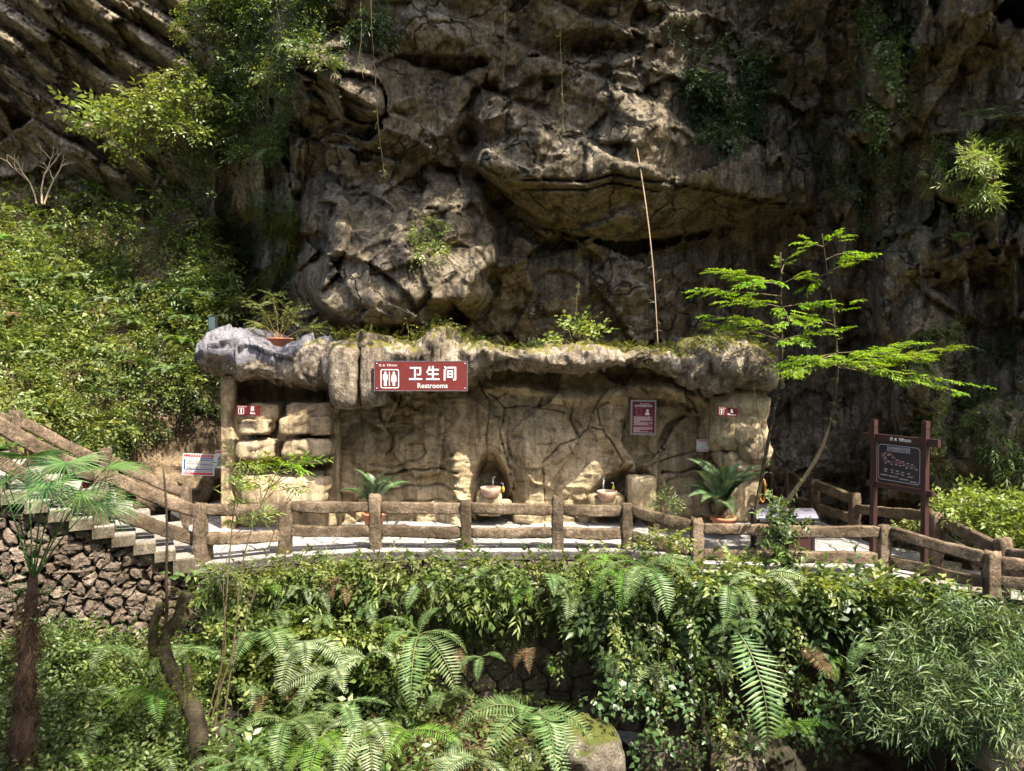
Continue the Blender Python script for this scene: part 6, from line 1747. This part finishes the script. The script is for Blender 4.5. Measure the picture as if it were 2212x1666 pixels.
# --- the ferns one by one
FN = [  # vx, vy, d, L, tint, fronds, label
    (1588, 1360, 13.3, 1.0, 'g', [(-80, 'hang', 1.75), (-130, 'up', .6), (-50, 'up', .55), (-95, 'up', .5), (-160, 'arch', .5), (-15, 'arch', .5)], 'huge single hanging fern frond on the dark right bank'),
    (1390, 1225, 14.0, .95, 'g', [(-70, 'hang', 1.1), (-20, 'arch', 1), (-45, 'arch', 1), (-110, 'hang', .9), (-150, 'arch', .9), (20, 'flat', .8)], 'broad fern fan hanging below the bent rail'),
    (1345, 1225, 14.3, .85, 'b', [(-120, 'hang', 1.1), (-90, 'hang', 1.0), (-160, 'arch', .9)], 'yellowish fern left of the broad fern fan'),
    (1575, 1265, 13.9, .85, 'g', [(-60, 'hang', 1.0), (-110, 'hang', 1.0), (-160, 'flat', .8), (-20, 'arch', .8)], 'fern pair below the platform fence'),
    (1640, 1250, 13.9, .8, 'p', [(-30, 'arch', 1.0), (-60, 'arch', 1.0), (-150, 'arch', .8), (0, 'flat', .9)], 'fern with raised fronds beside the climbing plant'),
    (1145, 1545, 12.3, 1.05, 'g', [(-150, 'arch', 1.05), (-170, 'arch', 1.0), (-120, 'arch', 1.1), (-80, 'arch', 1.2), (-50, 'arch', 1.05), (-20, 'arch', 1.0), (-100, 'up', .7), (160, 'arch', .8), (-65, 'hang', 1.1)], 'largest bright fern clump at the bottom centre'),
    (1030, 1640, 11.8, .8, 'p', [(-160, 'arch', 1), (-120, 'arch', 1), (-40, 'flat', .8), (180, 'flat', .9)], 'pale fern left of the largest clump'),
    (905, 1372, 13.9, 1.1, 'g', [(-95, 'hang', 1.2), (-60, 'hang', 1.15), (-125, 'arch', .8), (-20, 'arch', .8), (-150, 'up', .7), (60, 'up', .6)], 'tall hanging fern on the block wall centre'),
    (1040, 1420, 14.6, .6, 'g', [(-150, 'arch', 1.0), (-30, 'arch', .8), (-110, 'hang', .8)], 'small fern alone on the block wall'),
    (790, 1420, 13.4, .85, 'p', [(-150, 'arch', 1), (-110, 'hang', 1.0), (-170, 'arch', .9), (-40, 'arch', .8)], 'silvery fern above the shaded gap'),
    (720, 1450, 13.0, .85, 'p', [(-160, 'arch', 1), (-120, 'hang', 1.0), (-60, 'arch', .9)], 'silvery fern left of the shaded gap'),
    (650, 1395, 13.6, .95, 'p', [(-60, 'arch', 1), (-30, 'arch', 1.1), (-100, 'hang', 1.0), (-150, 'arch', .8)], 'pale broad fern among the saplings'),
    (560, 1370, 13.9, .95, 'g', [(-30, 'arch', 1.1), (-60, 'arch', 1.1), (-150, 'arch', 1.0), (-100, 'arch', .9), (170, 'flat', .8)], 'blue green fern nearest the stone wall end'),
    (790, 1560, 12.4, .95, 'p', [(-85, 'hang', 1.05), (-110, 'hang', 1.0), (-60, 'arch', .8), (-150, 'arch', .7)], 'pale hanging fern low in the shaded gap'),
    (740, 1520, 12.6, .85, 'g', [(-150, 'arch', 1), (-100, 'hang', .9), (-60, 'hang', .9), (0, 'flat', .8)], 'green fern beside the pale hanging one'),
    (880, 1580, 12.2, .8, 'b', [(-20, 'flat', 1.0), (-160, 'arch', 1), (-100, 'arch', .9)], 'bright fern bending over the shaded gap'),
    (700, 1590, 11.8, .85, 'b', [(-130, 'hang', 1), (-90, 'hang', 1), (-50, 'arch', .9)], 'yellow green fern at the lower middle edge'),
    (620, 1560, 12.0, .8, 'g', [(-140, 'arch', 1), (-90, 'hang', 1), (-40, 'arch', 1), (10, 'flat', .8)], 'fern behind the mossy stump'),
    (340, 1500, 12.0, .8, 'b', [(-150, 'arch', 1), (-100, 'arch', 1), (-60, 'arch', 1), (-20, 'arch', .8)], 'sunlit fern left of the mossy stump'),
    (400, 1400, 12.9, .75, 'g', [(-30, 'flat', 1), (-60, 'arch', 1), (-120, 'arch', 1), (-170, 'flat', .9)], 'fern behind the forked mossy limbs'),
    (240, 1395, 13.0, .7, 'g', [(-30, 'flat', 1), (-80, 'arch', 1), (-150, 'flat', 1)], 'fern at the foot of the stone wall'),
    (1075, 1235, 15.0, .6, 'g', [(-60, 'hang', 1.1), (-130, 'arch', 1.0), (-20, 'arch', .9), (-90, 'hang', .9)], 'fern under the middle of the fence'),
    (1125, 1265, 15.0, .55, 'b', [(-100, 'hang', 1.0), (-60, 'hang', .9), (-150, 'arch', .9)], 'hanging fern right of the fence middle'),
    (1300, 1200, 15.1, .6, 'b', [(-20, 'flat', 1.0), (-160, 'flat', 1.1), (-90, 'arch', .8)], 'fern along the kerb below the right rails'),
    (470, 1240, 14.1, .55, 'p', [(-60, 'arch', 1), (-130, 'arch', 1), (-10, 'flat', .9)], 'lacy pale fern beside the stair foot post'),
    (1895, 1500, 13.0, .8, 'g', [(-50, 'hang', 1.1), (-90, 'hang', 1.0), (-140, 'hang', .8)], 'shaded fern below the bamboo'),
    (1810, 1330, 13.9, .7, 'b', [(-20, 'flat', 1), (-50, 'arch', .9), (170, 'flat', .8)], 'light fern in the middle of the right bank'),
    (1190, 1450, 14.8, .45, 'b', [(80, 'up', 1.0), (-100, 'up', 1.1)], 'narrow upright fern frond before the block wall'),
    (1150, 1400, 15.0, .55, 'd', [(-100, 'hang', 1.1), (-150, 'hang', 1.0)], 'brown dead fern hanging on the block wall'),
    (985, 1400, 15.0, .5, 'd', [(-80, 'hang', 1.2)], 'single brown frond hanging beside the tall fern'),
    (1730, 1400, 13.6, .6, 'd', [(-90, 'hang', 1.2), (-60, 'hang', 1.0)], 'withered fern on the right bank'),
    (1720, 1560, 13.2, .6, 'b', [(-150, 'flat', 1), (-30, 'flat', 1), (-90, 'arch', 1)], 'small sunlit fern on the dark lower rocks'),
    (130, 1640, 10.9, .6, 'g', [(-150, 'arch', 1), (-90, 'arch', 1), (-30, 'arch', 1), (30, 'flat', 1)], 'low fern at the bottom left'),
    (500, 1650, 11.0, .6, 'g', [(-150, 'arch', 1), (-90, 'arch', 1), (-30, 'arch', 1)], 'low fern right of the stump foot'),
]
for k, (vx, vy, d, L, t, fr, lab) in enumerate(FN):
    fern(vx, vy, d, L * 1.28, lab, fr, t, None, 200 + k)
EX = [(480, 1300), (540, 1265), (590, 1320), (660, 1270), (700, 1330), (750, 1255), (800, 1300), (850, 1340), (910, 1260), (960, 1300), (1010, 1250), (1180, 1240), (1230, 1290), (1270, 1250), (1310, 1330), (1420, 1290), (1470, 1350), (1510, 1290), (1540, 1420), (1660, 1330), (1700, 1280), (1760, 1300), (1860, 1290), (1880, 1390), (1930, 1330), (1780, 1420), (1330, 1420), (1400, 1440),
      (520, 1480), (580, 1500), (660, 1500), (560, 1620), (640, 1640), (850, 1500), (860, 1660), (960, 1600), (960, 1500), (1240, 1580), (100, 1430), (180, 1500), (250, 1560), (300, 1420), (110, 1560), (200, 1640), (330, 1640), (20, 1500)]
WHERE = [(480, 1290, 'under the stair foot post'), (600, 1290, 'below the second fence post'), (780, 1280, 'below the third fence post'), (950, 1280, 'below the fourth fence post'), (1220, 1270, 'below the fifth fence post'), (1400, 1300, 'below the broad fern fan'), (1530, 1340, 'above the huge hanging frond'), (1700, 1320, 'under the climbing plant'), (1880, 1340, 'at the left of the bamboo'), (1360, 1430, 'over the dark boulders'), (560, 1500, 'right of the stump'),
         (620, 1630, 'at the bottom edge right of the stump'), (860, 1580, 'in the shaded gap'), (960, 1560, 'left of the largest clump'), (1240, 1580, 'right of the largest clump'), (120, 1450, 'right of the palm trunk'), (260, 1500, 'left of the stump'), (150, 1600, 'low beside the palm trunk'), (300, 1640, 'low left of the stump')]
items = []
for k, (vx, vy) in enumerate(EX):
    t = ('g', 'b', 'g', 'p', 'g', 'd' if k % 12 == 5 else 'g')[k % 6]
    steep = vy < 1460 and vx > 440
    d_ = (fenced(vx) - .45 - rr.random() * .4) if steep else slope_d(vx, vy) - .5
    if vx > 1300 and vy > 1350: d_ -= .6
    o = fern(vx, vy, d_, rr.uniform(.6, 1.05), 'x', [(rr.uniform(-170, -10), 'hang' if steep and rr.random() < .6 else 'arch', rr.uniform(.7, 1.1)) for _ in range(rr.randint(3, 6))], t, 'ferns over the walls and slope', 500 + k)
    items.append((o, {'g': 'green', 'p': 'pale', 'b': 'bright', 'd': 'withered brown'}[t] + ' fern ' + nearest(WHERE, vx, vy), vx, vy))
tell_apart(items)
# --- bamboo at the lower right
BL = ['before the lowest visible fence post', 'under the right end post', 'at the right edge below the rails', 'reaching farthest left over the bank', 'in the middle of the thicket', 'right of the thicket middle', 'at the right picture edge, halfway down', 'lowest at the dark bank', 'over the dark hollow', 'above the pale corner rock', 'at the right edge above the corner rock']
def bamboo(vx, vy, d, h, lean, seed, label):
    rg = np.random.default_rng(seed)
    root = tag(empty('bamboo', PV(vx, vy, d)), label, 'bamboo', 'bamboo clump at lower right')
    for k in range(5):
        a = rg.uniform(-.5, .5) + lean
        tip = np.array([h * math.sin(a), rg.uniform(-.4, .2), h * math.cos(a) * rg.uniform(.8, 1)])
        mid = tip * .55 + [0, 0, h * .22]
        t = np.linspace(0, 1, 12)[:, None]
        c = 2 * t * (1 - t) * mid + t * t * tip
        mb = MB(); mb.tube(c, np.linspace(.014, .004, 12), 5, 1, False)
        n = 32; tt = rg.uniform(.15, 1.0, n)[:, None]
        pos = 2 * tt * (1 - tt) * mid + tt * tt * tip + rg.normal(0, .17, (n, 3))
        f = rg.normal(0, .9, (n, 3)) + [lean * .6, -.4, -.1]
        V, F, T = strew(SPR['bamboo'], pos, f, rg.uniform(1.1, 1.75, n), seed + k, roll=.6)
        cu = mb.build('culm', [M['bamboo'], M['stem']], root)
        mb = MB(); mb.add(V, F, 0, T); mb.build('foliage', [M['bamboo']], cu, True, True)['kind'] = 'stuff'
for k, (vx, vy, d, h, ln) in enumerate(((2060, 1390, 12.6, .8, -.2), (2130, 1430, 12.2, .9, -.3), (2190, 1420, 11.8, .8, .0), (1990, 1470, 12.4, .85, -.5), (2060, 1520, 11.9, .9, -.5), (2140, 1540, 11.4, .9, -.4), (2220, 1510, 11.0, .9, -.2),
                                        (1950, 1530, 12.2, .8, -.7), (2020, 1590, 11.6, .8, -.6), (2110, 1610, 11.0, .85, -.5), (2200, 1600, 10.6, .85, -.3))):
    bamboo(vx, vy, d, h, ln, 3000 + 20 * k, 'grey green bamboo ' + BL[k])
# --- leafy strands hanging down the right bank
ST = [(1330, 1300, 1500, 'beside the block wall end'), (1370, 1340, 1480, 'right of the block wall end'), (1420, 1330, 1600, 'long, over the middle dark boulder'), (1450, 1380, 1520, 'under the broad fern fan'), (1490, 1330, 1650, 'longest, left of the huge frond'), (1525, 1420, 1560, 'short, left of the huge frond'), (1555, 1430, 1640, 'touching the huge frond on its left'),
      (1660, 1400, 1490, 'right of the huge frond tip'), (1690, 1310, 1480, 'under the climbing plant'), (1720, 1330, 1500, 'right of the climbing plant'), (1765, 1360, 1520, 'before the dark hollow'), (1850, 1380, 1480, 'at the left of the bamboo'), (700, 1300, 1400, 'over the left part of the block wall'), (860, 1280, 1370, 'above the tall hanging fern'), (1215, 1300, 1440, 'beside the upright frond'), (600, 1290, 1380, 'near the thin saplings')]
for k, (vx, y0, y1, lab) in enumerate(ST):
    vine('leafy creeper strand ' + lab, [(vx, y0), (vx + 6, (y0 + y1) / 2), (vx - 4, y1)], (13.6 if vx > 1230 else 14.7), 400 + k, 'heart' if k % 2 else 'broad', int((y1 - y0) / 9), 1.35, 'leaf' if k % 3 else 'leaf_lt', .006)
# --- boulder at the bottom
M['mossrock'] = rock_mat('mossy_boulder', (.03, .025, .018), (.10, .082, .06), (.19, .165, .13), 2.2, .72, mosscol=(.07, .075, .015), streak=.2, bs=1, bd=.04)
for k, (vx, vy, w, h, d, mt, lab) in enumerate(((1283, 1648, 150, 110, 12.6, 'mossrock', 'mossy rounded boulder at the bottom centre'), (1450, 1675, 150, 110, 13.8, 'block', 'dark shaded boulder right of the mossy one'), (1610, 1690, 120, 100, 13.9, 'block', 'dark boulder under the huge fern frond'), (2196, 1640, 90, 130, 10.4, 'cap', 'pale sunlit rock in the bottom right corner'))):
    o = lump('boulder', vx, vy, w, h, d, 1.1, M[mt], None, 811 + 9 * k, 2.3, .07, 44); tag(o, lab, 'boulder')
# --- mossy forked stump
zx = lambda x: x * .3582
zy = lambda y: 1069.4 + y * .3582
d = 11.4
st_ = tag(empty('mossy_stump', PV(zx(1185), zy(1720), d)), 'dark mossy forked trunk with sawn off limbs at lower left', 'tree stump')
o0 = np.array(st_.location)
def limb(name, pts, rads, par=st_, mat='bark', dd=0, seg=9):
    q = trunk_pts([(zx(a), zy(b)) for a, b in pts], d + dd, 18)
    r = np.interp(np.linspace(0, 1, 18), np.linspace(0, 1, len(rads)), rads)
    r = r * (1 + .22 * fbm(np.c_[np.arange(18) * .7, np.full(18, pts[0][0]), np.zeros(18)], 2, int(pts[0][1])))
    mb = MB(); mb.tube(q - o0, r, seg); return mb.build(name, M[mat], par), q
_, q1 = limb('trunk', [(1185, 1720), (1200, 1500), (1180, 1310), (1110, 1200), (1040, 1090), (1000, 1000), (985, 900)], [.15, .14, .15, .135, .115, .11, .10])
_, q2 = limb('limb', [(985, 930), (930, 960), (922, 860), (930, 750), (965, 700), (965, 650)], [.075, .085, .08, .075, .07, .065])
_, q3 = limb('limb', [(985, 900), (1000, 840), (1050, 790), (1085, 700), (1105, 640), (1125, 590)], [.085, .08, .075, .08, .085, .085])
_, q4 = limb('limb', [(1110, 1200), (1140, 1150), (1135, 1080), (1120, 1030)], [.08, .07, .06, .05])
_, q5 = limb('stem', [(990, 870), (1010, 700), (1000, 500), (1010, 250), (1000, 0), (985, -160)], [.026, .024, .022, .02, .017, .014])
rg = np.random.default_rng(5)
qq = np.concatenate([q1, q2, q3, q4]); n = 700; i = rg.integers(0, len(qq), n)
f = rg.normal(0, 1, (n, 3)); f /= np.linalg.norm(f, axis=1)[:, None]
V, F, T = strew(SPR['tiny'], qq[i] - o0 + f * .09 + rg.normal(0, .02, (n, 3)), f + [0, 0, -.5], rg.uniform(.4, .9, n), 17, tone=(0, .55))
mb = MB(); mb.add(V, F, 0, T); mb.build('moss', [M['moss']], st_, True, True)['kind'] = 'stuff'
# --- fan palm
pd = 10.4
pr = tag(empty('fan_palm', PV(55, 1690, pd)), 'shaggy trunked fan palm with wide fan leaves at the left edge', 'palm tree')
o0 = np.array(pr.location)
q = trunk_pts([(48, 1690), (52, 1560), (58, 1420), (66, 1320), (72, 1240)], pd, 24)
mb = MB(); rad = np.interp(np.linspace(0, 1, 24), [0, .3, .7, .9, 1], [.135, .14, .105, .075, .05]) * (1 + .12 * np.random.default_rng(2).normal(size=24)); mb.tube(q - o0, rad, 12); mb.build('trunk', M['fibre'], pr)
rg = np.random.default_rng(6); n = 620; i = rg.integers(0, 22, n)
a = rg.uniform(0, 2 * math.pi, n); f = np.c_[np.cos(a), np.sin(a), rg.uniform(-1.6, .2, n)]
V, F, T = strew([spray(4, .16, .006, 190 + k, .04, 40, True) for k in range(3)], q[i] - o0 + np.c_[np.cos(a), np.sin(a), np.zeros(n)] * rad[i][:, None] * .92, f, rg.uniform(.7, 1.5, n), 18)
mb = MB(); mb.add(V, F, 0, T); mb.build('fibre', [M['hair']], pr, True, True)['kind'] = 'stuff'
def fan_data(seed, R=.62, nseg=30, span=250):
    rg = np.random.default_rng(seed); fo = Foli()
    for k in range(nseg):
        a = math.radians(-span / 2 + span * k / (nseg - 1)); ln = R * (1 - .12 * abs(k / (nseg - 1) - .5) * 2) * rg.uniform(.93, 1.05)
        w = .026; ts = [0, .3, .65, .86, 1.0]; ws = [.004, w * .8, w, w * .5, .002]
        V = []
        dr = rg.uniform(.10, .28)
        for t, ww in zip(ts, ws):
            x = ln * t; z = .10 * t * math.cos(a * .5) - dr * max(0, t - .5) ** 2 * 2.2 * ln / R
            for s in (-1, 0, 1): V.append((x, s * ww / 2, z + (0 if s else .35 * ww)))
        V = np.array(V); F = []
        for m in range(4):
            for s in range(2):
                b = m * 3 + s; F += [(b, b + 3, b + 4), (b, b + 4, b + 1)]
        co, si = math.cos(a), math.sin(a)
        V = V @ np.array([[co, si, 0], [-si, co, 0], [0, 0, 1]])
        fo.put(V, np.array(F), np.full(len(V), rg.random()))
    return fo.arr()
fans = [fan_data(k) for k in range(4)]
top = q[-2]
LV = [(142, 1000, -.35, -85, 25), (232, 1010, -.1, -15, 10), (175, 1062, -.5, -60, 35), (60, 985, .1, 120, 20), (14, 1040, -.4, -140, 35), (100, 1045, -.7, -100, 40), (-30, 975, 0, 170, 20), (215, 1085, -.3, -30, 35)]
for k, (vx, vy, dd, yaw, tilt) in enumerate(LV):
    b = P(vx, vy, pd + dd)
    m = (top + b) / 2 + [0, 0, .35 if vy < 1050 else .25]
    t = np.linspace(0, 1, 14)[:, None]; c = top * (1 - t) ** 2 + 2 * t * (1 - t) * m + t * t * b
    mb = MB(); mb.tube(c - o0, np.linspace(.013, .008, 14), 5, 1, False)
    V, F, T = fans[k % 4]
    Rm = np.array((Matrix.Rotation(math.radians(yaw), 3, 'Z') @ Matrix.Rotation(math.radians(tilt), 3, 'Y')))
    mb.add(V @ Rm.T + b - o0, F, 0, T); mb.build('fan_leaf', [M['palm'], M['palm']], pr, True, True)
# --- thin saplings before the stairs' foot
def sapling(label, pts, d, r, leaves, seed, kind='lance', size=1.15, mat='leaf_lt'):
    q = trunk_pts(pts, d, 22); o = q[0].copy()
    root = tag(empty('sapling', Vector(o)), label, 'sapling')
    mb = MB(); mb.tube(q - o, np.linspace(r, r * .35, 22), 6); mb.build('stem', M['stem'], root)
    rg = np.random.default_rng(seed)
    for k, (vx, vy, rad, n) in enumerate(leaves):
        c = P(vx, vy, d + rg.uniform(-.3, .3)); a = q[np.argmin(np.abs(q[:, 2] - c[2] + .35))]
        mb = MB(); mb.tube([a - o, (a + c) / 2 - o + [0, 0, -.03], c - o], [r * .5, r * .35, .003], 4, 1, False)
        kk = rad * d / FPX
        pos = c + rg.normal(0, .45, (n, 3)) * [kk, kk, kk * .6]
        V, F, T = strew(SPR[kind], pos - o, rg.normal(0, .8, (n, 3)) * [1, 1, .3] + [0, 0, .25], rg.uniform(.7, 1.1, n) * size, seed + k)
        mb.add(V, F, 0, T); mb.build('branch', [M[mat], M['stem']], root, True, True)
sapling('thin dark sapling rising before the rock ledges', [(462, 1600), (480, 1420), (492, 1250), (506, 1080), (520, 985)], 12.8, .022, [(520, 1000, 22, 14), (548, 1012, 20, 12), (500, 1040, 20, 10), (508, 1085, 18, 8), (545, 1120, 26, 16)], 51)
sapling('second thin sapling with bright leaf tufts before the entrance', [(470, 1640), (500, 1440), (524, 1200), (565, 1080), (610, 1000)], 12.6, .02, [(585, 1005, 26, 16), (628, 1008, 26, 16), (560, 1045, 24, 14), (600, 1050, 16, 8), (660, 1000, 14, 6)], 52, mat='tree')
sapling('bare thin sapling stem leaning right by the stair post', [(430, 1640), (455, 1520), (490, 1400), (480, 1250), (497, 1180)], 12.4, .016, [(520, 1250, 20, 10), (470, 1230, 20, 8)], 53)
sapling('mossy thin stem crossing the fence end', [(420, 1700), (470, 1500), (545, 1300), (590, 1150), (630, 1060)], 12.2, .018, [(560, 1110, 14, 6), (640, 1060, 14, 6)], 54)
sapling('pinnate seedling at the left below the palm fans', [(40, 1420), (30, 1330), (25, 1260)], 10.6, .012, [(20, 1270, 34, 8), (45, 1285, 30, 8), (115, 1345, 20, 6), (95, 1275, 24, 6)], 55, 'pinna', 1.2, 'fern')
# grass and weeds between the posts
for k, (vx, vy, h) in enumerate(((690, 1170, .35), (770, 1175, .3), (1175, 1160, .45), (640, 1180, .3), (940, 1168, .4), (1300, 1170, .3), (1050, 1180, .3), (880, 1178, .28))):
    place('grass', vx, vy + 12, 15.35, h, 70 + k, 'small grassy weed on the kerb ' + ['right of the second fence post', 'left of the third fence post', 'left of the fifth fence post', 'beside the second fence post', 'left of the fourth fence post', 'midway between the fifth and sixth post', 'right of the fourth fence post', 'right of the third fence post'][k], 'weed', 'weeds along the kerb', name='weed')
# growth along the rim of the overhang, above the picture
cover('rim_growth', 'leafy growth along the overhanging cliff rim', [(1050, -780), (1900, -780), (1900, -640), (1050, -640)], 420, 'broad', M['leaf'], lambda a, b: cliff_d(a, b) - .2, 2901, 1.6, (1.6, 2.6), (0, -.6, .2), thr=-.1, sc=70)
cover('rim_growth', 'loose leafy branches overhanging the middle of the cliff rim', [(950, -780), (1650, -780), (1650, -520), (950, -520)], 200, 'broad', M['leaf'], lambda a, b: cliff_d(a, b) - .2, 2903, 3.2, (2.0, 3.4), (0, -.8, -.1), thr=.0, sc=60)

# --- the tree of the near bank, above and beside the viewer: its crown throws the broken shade on the lower slope
nt_ = tag(empty('bank_tree', (-6.2, 2.6, -3.2)), 'tall tree of the near bank with a crown above the picture', 'tree')
o0 = np.array(nt_.location); rg = np.random.default_rng(91)
tp = np.array([(-6.2, 2.6, -3.2), (-6.0, 2.7, 2.0), (-5.2, 3.2, 6.0), (-4.0, 4.0, 8.6)])
mb = MB(); mb.tube(tp - o0, [.22, .19, .15, .11], 10); mb.build('trunk', M['bark'], nt_)
for k in range(11):
    tip = np.array([rg.uniform(-7.5, 4.5), rg.uniform(3.6, 7.4), rg.uniform(8.4, 10.6)])
    a = tp[2] if k % 2 else tp[3]
    m = (a + tip) / 2 + [0, 0, .6]
    t = np.linspace(0, 1, 10)[:, None]; c = a * (1 - t) ** 2 + 2 * t * (1 - t) * m + t * t * tip
    mb = MB(); mb.tube(c - o0, np.linspace(.05, .01, 10), 6, 1, False)
    n = 70; tt = rg.uniform(.35, 1.0, n)[:, None]
    pos = a * (1 - tt) ** 2 + 2 * tt * (1 - tt) * m + tt * tt * tip + rg.normal(0, .42, (n, 3)) * [1, 1, .45]
    pos[:, 2] = np.maximum(pos[:, 2], 4.1 + .53 * pos[:, 1] + .3)
    V, F, T = strew(SPR['broad'], pos - o0, rg.normal(0, 1, (n, 3)) * [1, 1, .4], rg.uniform(1.2, 2.0, n), 4000 + k)
    mb.add(V, F, 0, T); mb.build('branch', [M['leaf'], M['bark']], nt_, True, True)
